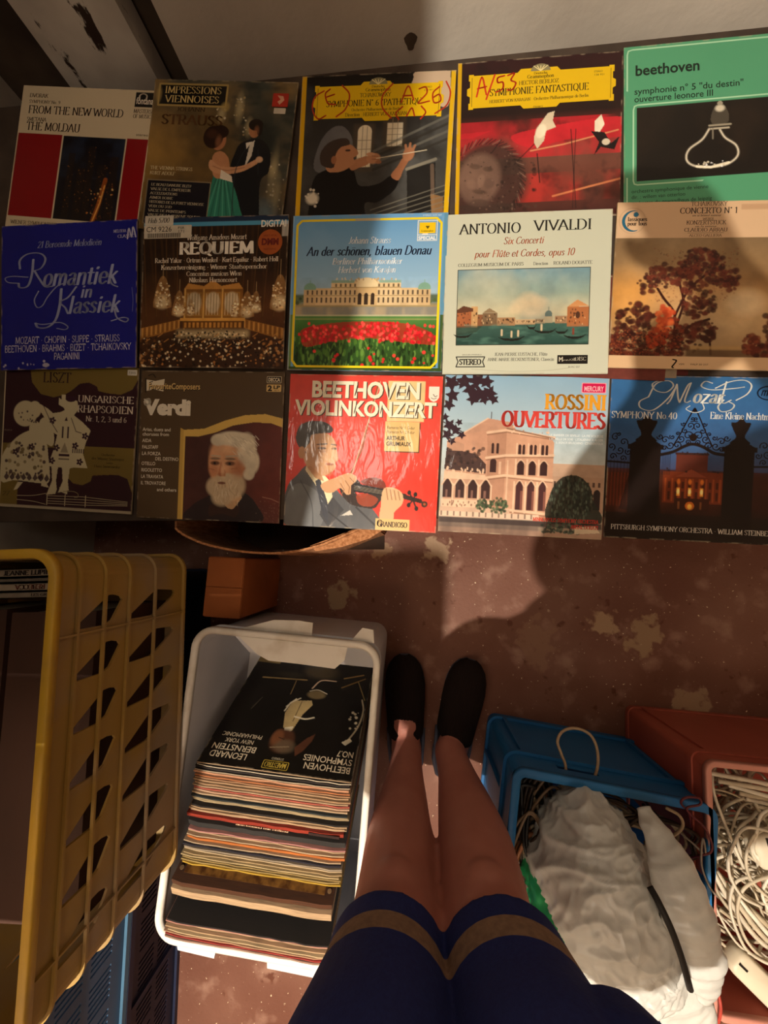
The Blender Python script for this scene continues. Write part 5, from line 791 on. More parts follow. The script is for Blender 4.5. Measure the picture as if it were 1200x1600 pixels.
# edges of more records that show in the gap under the middle row
m_edges = [mat('sleeve_edge_'+c.strip('#'), c, .7, scale=80) for c in ('#5e2420', '#a08e78', '#6e3228', '#d8c8ae')]
for k in range(3):
    root = thing('record_album', ['red edged record peeking out under the beige autumn tree cover', 'cream edged record peeking out under the beige autumn tree cover', 'dull red edged record peeking out just above the dark blue gate cover'][k], 'record', (.43-.02*k, .50-.004*k, plane_z(.50)-.0006+.0024*k), (math.atan(SL), 0, -.05-.02*k), 'records tucked under the middle row')
    m = MB(); m.box((-.15, -.145, 0), (.10, .05, .0022)); m.build('sleeve', m_edges[k], root)

# torn open cardboard box in front of the rows
box = thing('cardboard_box', 'open brown cardboard box with a torn front edge under the bearded man cover', 'box')
def wall_strip(mb, path, z0, ztop, th, mi=0, out=1):
    rings = []
    for i, (x, y) in enumerate(path):
        a = Vector(path[max(i-1, 0)]); b = Vector(path[min(i+1, len(path)-1)]); d = (b-a).normalized(); nrm = Vector((d.y, -d.x))*th*out
        zt = ztop(i/(len(path)-1)) if callable(ztop) else ztop
        rings.append([(x, y, z0), (x+nrm.x, y+nrm.y, z0), (x+nrm.x, y+nrm.y, zt), (x, y, zt)])
    mb.loft(rings, True, mi)
fp = [(-.525, .10), (-.522, .075), (-.505, .058), (-.47, .042), (-.42, .028), (-.36, .019), (-.30, .017), (-.25, .022), (-.20, .034), (-.155, .052), (-.12, .066), (-.09, .075)]
fp = [tuple(p) for p in cat_rom(fp, 5)]; rr = random.Random(4)
m = MB(); jag = [rr.uniform(-.0035, .0035) for _ in fp]; wall_strip(m, fp, .004, lambda t: .298+.006*math.sin(t*9)+jag[min(int(t*len(fp)), len(fp)-1)], .0045); m.build('front_panel', mat('torn_corrugated_card', '#b98258', .9, '#8f5a34', scale=60, stretch=(3, 3, .6)), box)
m = MB(); wall_strip(m, [(-.09, .075), (-.085, .36)], .004, lambda t: .292+.034*t, .004); wall_strip(m, [(-.525, .10), (-.53, .36)], .004, lambda t: .292+.034*t, .004, out=-1); wall_strip(m, [(-.53, .365), (-.085, .365)], .004, .335, .004); m.build('side_panel', m_card, box)
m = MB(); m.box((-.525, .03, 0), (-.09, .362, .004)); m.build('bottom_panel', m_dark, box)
m = MB(); q = [(-.225, .030, .294), (-.17, .050, .297), (-.12, .068, .299), (-.075, .082, .299), (-.06, .070, .285), (-.10, .046, .276), (-.16, .028, .276), (-.215, .019, .284)]
m.loft([[(x, y, z) for x, y, z in q], [(x, y, z-.004) for x, y, z in q]]); m.build('torn_flap', mat('torn_corrugated_card', '#b98258'), box)
# smaller closed carton standing between the yellow crate and the white crate
b2 = thing('cardboard_box', 'small orange brown carton standing behind the yellow crate', 'box', (-.440, -.062, 0), (0, 0, R(-3)))
m = MB(); m.loft([[(x, y, 0) for x, y in rrect(.086, .135, .004, 2)], [(x, y, .235) for x, y in rrect(.088, .137, .004, 2)]]); m.build('carton', mat('orange_cardboard', '#a05a2a', .85, '#864a22', scale=7, bump=.1, bscale=90), b2)
for s in (-1, 1): m = MB(); m.box((-.043, .001*s if s > 0 else -.066, .235), (.043, .066 if s > 0 else -.001, .238)); m.build('top_flap', mat('orange_cardboard', '#a05a2a'), b2)

# ---------------------------------------------------------------- plastic crates
def band(mb, W, L, r, z0, z1, out, inn, mi=0, n=7, top_round=0):
    "closed rounded-rectangle ring between the wall offsets inn (inwards) and out (outwards)"
    lo = rrect(W+2*out, L+2*out, r+out, n); li = rrect(W-2*inn, L-2*inn, max(r-inn, .002), n); k = top_round
    prof = [(lo, z0), (lo, z1-k)] + ([(rrect(W+2*(out-k*.3), L+2*(out-k*.3), r+out, n), z1-k*.3), (rrect(W+2*(out-k), L+2*(out-k), r+out-k, n), z1), (rrect(W-2*(inn-k), L-2*(inn-k), max(r-inn+k, .002), n), z1)] if k else [(lo, z1)]) + [(li, z1-k), (li, z0)]
    rings = [[(x, y, z) for x, y in p] for p, z in prof]; N = len(lo); kk = len(mb.v); mb.v += [q for rg in rings for q in rg]
    for i in range(len(rings)):
        i2 = (i+1) % len(rings)
        for j in range(N): j2 = (j+1) % N; mb.f.append((kk+i*N+j, kk+i*N+j2, kk+i2*N+j2, kk+i2*N+j)); mb.m.append(mi)
def crate_walls(mb, W, L, H, r, th, side_holes=(), end_holes=(), back_holes=None, z0=0, mi=0):
    ol = [(-L/2+r, z0), (L/2-r, z0), (L/2-r, H), (-L/2+r, H)]; ow = [(-W/2+r, z0), (W/2-r, z0), (W/2-r, H), (-W/2+r, H)]
    for s in (1, -1):
        vs, fs = plate(ol, side_holes, th); mb.add([(s*(W/2-th/2+v.z), v.x, v.y) for v in vs], fs, mi)
        vs, fs = plate(ow, (back_holes if (back_holes is not None and s > 0) else end_holes), th); mb.add([(v.x, s*(L/2-th/2+v.z), v.y) for v in vs], fs, mi)
    n = 6
    for (sx, sy, a0) in ((1, 1, 0), (-1, 1, 90), (-1, -1, 180), (1, -1, 270)):
        cx, cy = sx*(W/2-r), sy*(L/2-r); A = [R(a0+90*k/n) for k in range(n+1)]
        mb.loft([[(cx+q*math.cos(a), cy+q*math.sin(a), z) for (q, z) in ((r, z0), (r, H), (r-th, H), (r-th, z0))] for a in A], True, mi)
def crate_floor(mb, W, L, r, z0, z1, mi=0): mb.loft([[(x, y, z0) for x, y in rrect(W-.004, L-.004, r, 6)], [(x, y, z1) for x, y in rrect(W-.004, L-.004, r, 6)]], True, mi)

# yellow crate on top of the left stack: its long side faces the floor gap
m_yel = mat('dusty_yellow_plastic', '#957636', .6, '#8c765a', scale=6, bump=.12, bscale=60, contrast=(.42, .62), detail=8)
m_yrim = mat('yellow_plastic_rim', '#b58f22', .5, '#a07f30', scale=14, contrast=(.4, .7))
YW, YL, YH, YZ = .40, .60, .297, .3135
ROT_Y = R(1.9)
yc = thing('plastic_crate', 'yellow crate with rows of triangular holes on top of the left stack', 'crate', (-.683, -.298, YZ), (0, 0, ROT_Y), 'plastic crates stacked on the left')
RZ = [.014, .091, .156, .208, .256]           # heights of the ribs that run round the crate
holes = []
def ypt(q): return q
for (zc, hz0, hz1) in ((RZ[3]-.010, RZ[2]+.012, RZ[4]-.006), (RZ[1]-.004, RZ[0]+.014, RZ[2]-.010)):
    for k in range(8):
        yb = YL/2-.060-.0725*k
        if yb-.05 < -YL/2+.045: continue
        # towards the rim the hole is wide on the far side and closes to a rounded tip at the bottom
        holes.append([(yb-.040, hz1), (yb-.049, hz1), (yb-.050, zc+.006), (yb-.044, zc-.01), (yb-.020, hz0+.004), (yb-.014, hz0), (yb-.008, hz0+.004), (yb-.004, zc-.012), (yb-.004, zc)])
mb = MB(); crate_walls(mb, YW, YL, YH, .032, .004, holes, [[(x, z) for x, z in ((-.05+.1*q, .08), (-.01+.1*q, .08), (-.03+.1*q, .2))] for q in (-1, 0, 1)]); crate_floor(mb, YW, YL, .03, 0, .004); mb.build('body', m_yel, yc)
for z in RZ[1:]: mb = MB(); band(mb, YW, YL, .032, z-.0018, z+.0018, .0055, -.0005); mb.build('rib', m_yel, yc)
mb = MB(); band(mb, YW, YL, .032, 0, .006, .0065, -.0005); mb.build('rib', m_yel, yc)
for y in (YL/2-.115, -YL/2+.075):
    mb = MB(); mb.box((YW/2, y-.0015, .003), (YW/2+.005, y+.0015, YH-.006)); mb.build('upright_rib', m_yel, yc)
mb = MB(); band(mb, YW, YL, .034, YH-.008, YH+.003, .0085, .005, 0, 8, .002); mb.build('rim', m_yrim, yc, True)

# steel blue slotted crate on a navy one, and a navy one below the yellow crate
def slots(L, H, n, k, tilt=.0):
    out = []
    for g in range(n):
        yc_ = -L/2+.06+(L-.12)*(g+.5)/n
        for q in range(k):
            y = yc_+(q-(k-1)/2)*.011
            for (a, b) in ((.20, .44), (.52, .78)): out.append([(y-.0022, H*a), (y+.0022, H*a), (y+.0022+tilt, H*b), (y-.0022+tilt, H*b)])
    return out
def slotted(label, loc, rot, W, L, H, m1, m2, group='plastic crates stacked on the left'):
    t = thing('plastic_crate', label, 'crate', loc, (0, 0, rot), group); mb = MB(); crate_walls(mb, W, L, H, .02, .004, slots(L, H, 6, 6), slots(W, H, 4, 6)); crate_floor(mb, W, L, .02, 0, .004); mb.build('body', m1, t)
    mb = MB(); band(mb, W, L, .02, H-.014, H-.0005, .008, .002); mb.build('rim', m2, t)
    mb = MB(); band(mb, W, L, .02, 0.0, .012, .007, -.0005); mb.build('base_band', m2, t)
    for y in (-L/2+.055, 0, L/2-.055):
        mb = MB(); mb.box((W/2, y-.004, .012), (W/2+.007, y+.004, H-.014)); mb.build('upright_rib', m1, t)
    return t
m_blue1 = mat('steel_blue_plastic', '#33506e', .5, '#3f5f80', scale=8); m_blue2 = mat('pale_blue_plastic_band', '#4a7290', .5, scale=10); m_navy = mat('navy_plastic', '#131a33', .55, '#1c2440', scale=8)
slotted('dark navy slotted crate on the floor under the steel blue crate', (-.803, -.985, 0), R(1), .33, .60, .195, m_navy, m_navy)
slotted('steel blue slotted crate nearest the bottom left corner', (-.803, -.985, .1955), R(1), .33, .60, .225, m_blue1, m_blue2)
slotted('dark navy slotted crate under the yellow crate', (-.780, -.345, 0), R(1), .36, .62, .313, m_navy, m_navy)

# what lies in the yellow crate
m_spine = [mat('book_spine_'+c.strip('#'), c, .7, scale=40) for c in ('#8f8474', '#6c6256', '#9a8d7a', '#7d7364')]
def spine_book(label, x0, x1, y0, y1, z0, z1, mi, texts):
    root = thing('book', label, 'book', ((x0+x1)/2, (y0+y1)/2, z0), (0, 0, ROT_Y), 'books along the back of the yellow crate'); dx, dy = (x1-x0)/2, (y1-y0)/2; h = z1-z0
    mb = MB(); mb.box((-dx+.001, -dy+.0015, .0), (dx-.003, dy-.0015, h-.004)); mb.build('pages', mat('book_pages', '#b9a98c', .9, stretch=(1, 60, 1)), root)
    mb = MB(); mb.box((-dx, -dy, 0), (dx, -dy+.0015, h)); mb.box((-dx, dy-.0015, 0), (dx, dy, h)); mb.box((-dx, -dy, h-.0035), (dx, dy, h)); mats = [m_spine[mi]]
    for (s, u, hh, wd, rot, c) in texts:
        mm = mat('spine_ink_'+c.strip('#'), c, .7)
        if mm not in mats: mats.append(mm)
        for p in text_polys(s, 0, 0, hh, 'serif', w=wd, bold=.05):
            pp = [(q[0]-wd/2, -(q[1]+hh/2)) for q in p]; pp = [(-a, -b) for a, b in pp] if rot else pp
            mb.add([(a+u, b, h+.0003) for a, b in pp], [tuple(range(len(pp)))], mats.index(mm))
    mb.build('cover', mats, root)
by = -.0155
for (lab, t, z1, mi, tx) in (('greyish book spine with black capital letters at the back of the yellow crate', .0135, .520, 0, [('JEANNE LUPIN', .060, .0072, .082, 0, '#1c1512')]), ('thin dull book spine between two lettered ones in the yellow crate', .0075, .515, 1, []), ('cream book spine with red brown upside down letters in the yellow crate', .0128, .518, 2, [('REBECCA', .066, .0072, .052, 1, '#5e2a1c')]), ('dusky book spine in front of the red lettered one in the yellow crate', .0105, .514, 3, [('LES GRANDS', .09, .004, .05, 0, '#2a211a')])):
    spine_book(lab, -.868, -.5085, by-t, by, YZ+.0055, z1, mi, tx); by -= t+.0012
m_brown = mat('brown_leather_board', '#472a1c', .7, '#331c12', scale=5, bump=.1, bscale=70, stretch=(1, .25, 1))
for (lab, cx, cy, W_, L_, z0, rz) in (('large brown album on the right in the yellow crate', -.592, -.315, .150, .46, .44, 1.6), ('large brown album on the left in the yellow crate', -.757, -.315, .165, .46, .44, 2.2)):
    root = thing('photo_album', lab, 'album', (cx, cy, YZ+.0055), (0, 0, R(rz)), 'brown albums in the yellow crate'); H_ = z0-YZ+.05
    mb = MB(); mb.box((-W_/2, -L_/2, 0), (W_/2, L_/2, .004)); mb.box((-W_/2, -L_/2, H_-.004), (W_/2, L_/2, H_)); mb.box((-W_/2, -L_/2, .004), (-W_/2+.004, L_/2, H_-.004)); mb.box((W_/2-.004, -L_/2, .004), (W_/2, L_/2, H_-.004)); mb.build('cover', m_brown, root)
    mb = MB(); mb.box((-W_/2+.0045, -L_/2+.004, .0045), (W_/2-.0045, L_/2-.004, H_-.0045)); mb.build('pages', mat('book_pages', '#b9a98c'), root)

# white crate full of records
m_white = mat('white_plastic', '#cfd0d6', .45, '#c0c2ca', scale=6, bump=.04); m_wrim = mat('white_plastic_rim', '#d8d4cc', .5, '#bfb6a8', scale=16, contrast=(.5, .75))
WW, WL, WH = .380, .575, .305; WX, WY, WR = -.292, -.447, R(-4.6)
wc = thing('plastic_crate', 'white crate packed with records standing on the floor', 'crate', (WX, WY, 0), (0, 0, WR))
mb = MB(); crate_walls(mb, WW, WL, WH, .034, .0035); crate_floor(mb, WW, WL, .034, 0, .0235); mb.build('body', m_white, wc)
mb = MB(); band(mb, WW, WL, .036, WH-.010, WH+.003, .009, .005, 0, 8, .004); mb.build('rim', m_wrim, wc, True)
mb = MB(); band(mb, WW, WL, .034, WH-.045, WH-.040, .007, -.0005); mb.build('rib', m_white, wc)
def slab(pts, z0, z1, name, m, parent):
    mb = MB(); mb.loft([[(x, y, z0) for x, y in pts], [(x, y, z1) for x, y in pts]]); return mb.build(name, m, parent)
T_ = WL/2
slab([(-.10, T_-.004), (.13, T_-.004), (.126, T_-.030), (.108, T_-.048), (.03, T_-.046), (-.03, T_-.046), (-.055, T_-.036)], WH-.004, WH+.001, 'broken_handle_flange', m_wrim, wc)
slab([(-.105, T_+.008), (-.035, T_+.032), (.02, T_+.036), (.05, T_+.034), (.05, T_+.008)], WH-.02, WH-.016, 'torn_lip', m_wrim, wc)
slab([(-.115, T_-.002), (-.04, T_-.004), (-.03, T_-.030), (-.075, T_-.036)], WH-.010, WH-.007, 'cracked_sheet', m_white, wc)
slab([(.135, T_+.008), (.155, T_+.034), (.178, T_+.032), (.182, T_+.006)], WH-.022, WH-.014, 'corner_tab', m_wrim, wc)
slab([(-.15, -T_-.004), (-.07, -T_-.004), (-.072, -T_-.020), (-.145, -T_-.017)], WH-.012, WH-.001, 'front_lip', m_white, wc)
slab([(.03, -T_-.004), (.16, -T_-.004), (.155, -T_-.022), (.032, -T_-.020)], WH-.012, WH-.001, 'front_lip', m_white, wc)

LEAN = R(26); ca, sa = math.cos(LEAN), math.sin(LEAN)
# thickness in photo pixels, edge colour, face colour, words, extra height, width factor
STK = [(4, '#b9a084', None, 0), (3, '#d8c8ae', '#1c1614', 0), (5, '#2a201c', '#2a201c', 0), (3, '#cdb79a', '#15110f', 0), (6, '#d79a74', '#c9a488', 0), (4, '#c87a48', '#b08060', 0), (4, '#b98a64', '#8a6a50', 0), (5, '#c09a74', '#a08060', 0), (5, '#b48d68', '#a08060', 0), (3, '#d2b48e', '#c0a080', 0), (4, '#c4604e', '#a85048', 0), (5, '#d2a888', '#c09a7a', 0), (5, '#c9aa86', '#c0a080', 0), (4, '#2c3436', '#2c3436', .002), (5, '#a89470', '#8a7a5c', 0), (5, '#bca47c', '#a08a66', -.003), (5, '#231a14', '#231a14', .002), (4, '#c2a078', '#b09070', 0), (5, '#c8a27c', '#b09070', 0), (3, '#cdb08c', '#b09070', -.003),
 (11, '#a8341c', '#8a2a18', .001), (17, '#33302e', '#2a2826', .002), (4, '#c88a84', '#b07a72', 0), (4, '#ccab86', '#b09070', -.002), (4, '#c9b08e', '#b09070', .001), (8, '#cc7430', '#b8642a', 0), (4, '#c8ad8a', '#b09070', 0), (6, '#231f2c', '#231f2c', .001), (5, '#a59580', '#8a7a66', 0), (4, '#cdb48e', '#b09a76', -.002), (4, '#b89c70', '#a08860', 0), (4, '#c8b080', '#b09a70', .001), (4, '#a88c54', '#8a7444', 0), (4, '#b49a5e', '#8a7444', 0), (5, '#c9a234', '#b08c2c', 0)]
STK2 = [(16, '#5a3216', '#4a2810', .006), (24, '#d6b48c', '#c8a884', .003), (6, '#1a1210', '#120c0b', .006), (4, '#c88e80', '#b07a6c', 0), (4, '#cfae88', '#b89a78', -.003), (5, '#c4a27c', '#b09070', 0), (4, '#d8bd94', '#c0a884', .001), (4, '#c69a78', '#b08a6c', 0), (4, '#b03a34', '#9a302c', 0), (7, '#a88472', '#8a6a5a', -.001)]
PX = .00093
NAMES = {'#2': 'dark', '#1': 'black'}
def colour_word(h):
    c = [int(h[i:i+2], 16) for i in (1, 3, 5)]; mx, mn = max(c), min(c)
    if mx < 70: return 'dark'
    if c[0] > 150 and c[1] < 80: return 'red'
    if c[0] > 180 and c[1] < 135 and c[2] < 110: return 'orange' if c[2] < 60 else 'reddish'
    if c[0] > 190 and c[2] < 60: return 'yellow'
    if mx-mn < 26: return 'grey'
    if mx > 198: return 'cream'
    if c[2] < 100: return 'olive brown' if c[1] > 135 else 'brown'
    return 'tan'
ORD = 'first second third fourth fifth sixth seventh eighth ninth tenth eleventh twelfth thirteenth fourteenth fifteenth sixteenth seventeenth eighteenth nineteenth twentieth'.split()
paper = {}
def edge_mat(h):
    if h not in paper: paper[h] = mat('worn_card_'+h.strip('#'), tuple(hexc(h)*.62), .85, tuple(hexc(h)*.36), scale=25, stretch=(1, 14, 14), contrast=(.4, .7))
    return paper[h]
rr = random.Random(12)
def leaning(label, name, yb, t, edge, face, extra, lean, xoff, parent_group='records filed in the white crate', cover=None):
    Hh = .315+extra; ca_, sa_ = math.cos(lean), math.sin(lean)
    root = thing(name, label, 'record', (0, 0, 0), (0, 0, 0), parent_group)
    # local frame: x along the edge, y = face normal (towards the back of the crate), z up along the sleeve
    loc = Matrix.Translation((WX, WY, 0)) @ Matrix.Rotation(WR, 4, 'Z') @ Matrix.Translation((xoff, yb, .0245)) @ Matrix.Rotation(lean, 4, 'X')
    root.matrix_world = loc
    n = 14; bow = rr.uniform(-.0009, .0009); w2 = .1575; rings = []
    for i in range(n+1):
        x = -w2+2*w2*i/n; b = bow*math.sin(PI*i/n)+rr.uniform(-.0002, .0002); zt = Hh+rr.uniform(-.0008, .0008)-(.002 if i in (0, n) else 0)
        rings.append([(x, -t, 0), (x, 0, 0), (x, b*.3, Hh*.6), (x, b, zt), (x, -t*.5+b, zt+.0004), (x, -t+b, zt), (x, -t+b*.3, Hh*.6)])
    mb = MB(); mb.loft(rings)
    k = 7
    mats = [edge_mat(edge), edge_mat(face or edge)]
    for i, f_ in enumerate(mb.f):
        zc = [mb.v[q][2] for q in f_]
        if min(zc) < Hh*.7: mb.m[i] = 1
    mb.build('sleeve', mats, root); return root
yb = .172; seq = [('back', x) for x in STK]+[('front', x) for x in STK2]
counts = {}
for i, (grp, (px, e, fc, ex)) in enumerate(seq):
    t = px*PX*.88; g = .00008*px+.00035
    if i == 0:
        root = thing('record_album', 'black record cover with a conductor, lying foremost and upside down in the white crate', 'record', (0, 0, 0), (0, 0, 0), 'records filed in the white crate')
        # the printed face looks up and away from the viewer
        c = Matrix.Translation((WX, WY, 0)) @ Matrix.Rotation(WR, 4, 'Z') @ Matrix.Translation((.004, yb, .0245)) @ Matrix.Rotation(LEAN, 4, 'X')
        fr = c @ Matrix.Translation((0, -.0035, .1577)) @ Matrix(((-1, 0, 0, 0), (0, 0, 1, 0), (0, 1, 0, 0), (0, 0, 0, 1)))
        root.matrix_world = fr; sleeve('printed_sleeve', art_seventh(), '#8a745c', .0028, GLOSS, 77, root, .0003); yb -= .0046/ca; continue
    if px == 11: lab = 'red spined record box with pale upside down lettering in the white crate'
    elif px == 17: lab = 'thick charcoal record box behind the red lettered spine in the white crate'
    elif px == 16: lab = 'dark brown album standing tall in the white crate before the thick cream box'
    elif px == 24: lab = 'thick cream record box standing tall near the front of the white crate'
    elif e == '#1a1210': lab = 'black record in front of the thick cream box in the white crate'
    elif e == '#c9a234': lab = 'yellow edged record touching the dark brown album in the white crate'
    elif e == '#cc7430': lab = 'bright orange edged record in the middle of the white crate'
    elif grp == 'front' and i > len(STK)+2: lab = '%s edged record, %s from the front end of the white crate' % (colour_word(e), ORD[len(seq)-1-i])
    elif i < 20: lab = '%s edged record in the white crate, %s behind the black conductor cover' % (colour_word(e), ORD[i-1])
    else: lab = '%s edged record in the white crate, %s after the thick charcoal box' % (colour_word(e), ORD[i-22])
    extra = ex+(.0 if grp == 'back' else .006); lean = LEAN; xo = rr.uniform(-.004, .004)+(.004 if grp == 'back' else -.004)-i*.0002
    o = leaning(lab, 'record_album' if px not in (11, 17, 24) else 'record_box', yb, t, e, fc, extra, lean, xo)
    if px == 11:
        mb = MB()
        for p in text_polys('Rodgers & Hammerstein'.replace('&', 'und'), 0, 0, .0062, 'it', w=.105, bold=.05): mb.add([(.03-q[0]+.02-.0, -t*.5-.003-q[1]*-1+.0, .3164+ex) for q in p], [tuple(range(len(p)))])
        mb.build('spine_lettering', mat('spine_ink_pale', '#d8b090', .7), o)
        mb = MB(); mb.box((.09, -t*.9, .3163+ex), (.15, -t*.1, .3166+ex)); mb.build('spine_title_patch', mat('spine_patch_black', '#2a1410', .7), o)
    if px == 16:
        mb = MB(); mb.box((-.14, .0, .27), (.14, .0006, .312)); mb.build('gilt_panel', mat('dull_gilt_panel', '#7a5526', .5, '#4a2c12', scale=55, contrast=(.4, .6)), o)
        for s in (-1, 1): mb = MB(); mb.tube([(s*.148, .0, .305), (s*.148, .0012, .305)], .004, 10); mb.build('rivet', mat('rivet_metal', '#a88c6a', .4, metal=.6), o)
    yb -= (t+g)/ca+(.010 if px == 24 else 0)+(.0155 if e == '#c9a234' else 0)+(.002 if px == 16 else 0)+(.014 if px == 24 else 0)+(.004 if e=='#1a1210' else 0)
print('last bottom', yb)

# ---------------------------------------------------------------- the person looking down
def oval(cx, cy, z, rx, ry, n=18, tx=0, ty=0, sq=1.0):
    out = []
    for k in range(n):
        a = 2*PI*k/n; c, s = math.cos(a), math.sin(a); x = math.copysign(abs(c)**sq, c)*rx; y = math.copysign(abs(s)**sq, s)*ry; out.append((cx+x, cy+y, z+x*tx+y*ty))
    return out
def smooth_keys(keys, n=5): return [tuple(p) for p in cat_rom(keys, n)]
def remesh(mbs, name, mats, voxel, parent=None, it=6, fac=.5, pick=None, cuts=()):
    mb = MB()
    for q in mbs: mb.add(q.v, q.f, 0)
    o = mb.build('tmp', [mats[0]]); o.data.update()
    md = o.modifiers.new('r', 'REMESH'); md.mode = 'VOXEL'; md.voxel_size = voxel; md2 = o.modifiers.new('s', 'SMOOTH'); md2.factor = fac; md2.iterations = it
    dg = bpy.context.evaluated_depsgraph_get(); me = bpy.data.meshes.new_from_object(o.evaluated_get(dg)); old = o.data; bpy.data.objects.remove(o); bpy.data.meshes.remove(old)
    me.name = name; me.materials.clear()
    for m in mats: me.materials.append(m)
    me.polygons.foreach_set('use_smooth', [True]*len(me.polygons))
    if cuts:
        bm = bmesh.new(); bm.from_mesh(me)
        for z in cuts: bmesh.ops.bisect_plane(bm, geom=bm.verts[:]+bm.edges[:]+bm.faces[:], plane_co=(0, 0, z), plane_no=(0, 0, 1))
        bm.to_mesh(me); bm.free()
    if pick:
        for p in me.polygons: p.material_index = pick(p.center)
    o = bpy.data.objects.new(name, me); link(o, parent); return o
LEG = {-1: [(-.030, -.478, .045, .040, .046), (-.028, -.474, .09, .037, .046), (-.030, -.493, .15, .042, .048), (-.033, -.512, .22, .053, .056), (-.036, -.526, .31, .063, .066), (-.037, -.532, .39, .064, .066), (-.036, -.532, .45, .066, .067), (-.036, -.532, .49, .069, .070), (-.039, -.532, .55, .066, .068), (-.046, -.528, .68, .070, .076), (-.045, -.535, .82, .085, .09)],
       1: [(.082, -.480, .045, .040, .046), (.080, -.474, .09, .037, .046), (.088, -.490, .15, .043, .048), (.096, -.508, .22, .056, .056), (.103, -.522, .31, .067, .066), (.103, -.528, .39, .068, .067), (.101, -.528, .45, .067, .067), (.101, -.528, .49, .070, .070), (.106, -.528, .55, .067, .069), (.116, -.526, .68, .073, .078), (.112, -.535, .82, .086, .09)]}
FOOT = {-1: ((-.030, -.525), (-.034, -.265)), 1: ((.072, -.525), (.134, -.305))}
person = thing('person', 'standing person in navy shorts and dark slippers, seen from above', 'person', (.035, -.50, 0))
PB = []
for s in (-1, 1):
    mb = MB(); K = smooth_keys(LEG[s], 6); mb.loft([oval(x, y, z, rx, ry) for x, y, z, rx, ry in K]); PB.append(mb)
    (hx, hy), (tx_, ty_) = FOOT[s]; mb = MB(); d = Vector((tx_-hx, ty_-hy)); n_ = Vector((d.y, -d.x)).normalized(); rings = []
    for (f_, w_, h_) in ((.02, .022, .04), (.1, .033, .06), (.25, .036, .085), (.42, .038, .08), (.6, .041, .058), (.78, .043, .04), (.92, .036, .03), (.99, .02, .022)):
        c = Vector((hx, hy))+d*f_; rings.append([(c.x+n_.x*w_*math.cos(a), c.y+n_.y*w_*math.cos(a), .016+h_*.5+h_*.5*math.sin(a)) for a in [2*PI*k/16 for k in range(16)]])
    mb.loft(rings); PB.append(mb)
    # kneecap and heel cord
    x, y, z, rx, ry = LEG[s][6]; mb = MB(); mb.loft([oval(x, y+.040, z+q, .036*w_, .034*w_, 14) for q, w_ in ((-.04, .3), (-.03, .75), (-.01, 1), (.012, 1), (.03, .75), (.042, .3))]); PB.append(mb)
# torso leaning over, head, arms raised to the phone
mb = MB(); mb.loft([oval(.065, y-.012, z, rx, ry+.01, 22, sq=.85) for y, z, rx, ry in smooth_keys([(-.54, .76, .130, .10), (-.55, .86, .155, .125), (-.555, .95, .132, .12), (-.55, 1.06, .122, .115), (-.535, 1.2, .14, .12), (-.51, 1.32, .155, .11), (-.49, 1.40, .13, .085), (-.475, 1.44, .07, .06)], 4)]); PB.append(mb)
mb = MB(); mb.loft([oval(.034, y, z, r_, r_*1.05, 16) for y, z, r_ in ((-.475, 1.40, .056), (-.45, 1.47, .054), (-.42, 1.53, .056))]); PB.append(mb)
HX, HY, HZ = .034, -.375, 1.585; HT = Matrix.Translation((HX, HY, HZ)) @ Matrix.Rotation(R(-48), 4, 'X')
mb = MB(); hk = [(-.115, .03, .035, .01), (-.10, .045, .05, .012), (-.07, .056, .066, .008), (-.03, .066, .082, 0), (.01, .073, .094, -.006), (.05, .072, .094, -.01), (.085, .058, .078, -.012), (.108, .03, .044, -.012)]
mb.loft([[HT @ Vector(p) for p in oval(0, dy, z, rx, ry, 20)] for z, rx, ry, dy in hk]); PB.append(mb)
def blob(c, r3, T=None, n=10):
    mb = MB(); mb.loft([[((T @ Vector(p)) if T else p) for p in oval(c[0], c[1], c[2]+r3[2]*math.sin(a), r3[0]*max(math.cos(a), .05), r3[1]*max(math.cos(a), .05), n)] for a in [R(-86+172*k/8) for k in range(9)]]); return mb
for p, r3 in (((0, .092, -.018), (.011, .02, .022)), ((0, .085, -.058), (.024, .012, .006)), ((0, .084, -.07), (.022, .011, .006)), ((.03, .082, .016), (.016, .012, .008)), ((-.03, .082, .016), (.016, .012, .008)), ((.075, -.01, -.005), (.008, .018, .03)), ((-.075, -.01, -.005), (.008, .018, .03))): PB.append(blob(p, r3, HT))
ARM = {-1: [(-.085, -.51, 1.36), (-.075, -.49, 1.22), (-.05, -.44, 1.13), (-.03, -.33, 1.135), (.03, -.24, 1.15), (.045, -.215, 1.152)], 1: [(.205, -.50, 1.355), (.285, -.47, 1.24), (.325, -.41, 1.12), (.255, -.28, 1.135), (.145, -.13, 1.165), (.105, -.075, 1.172)]}
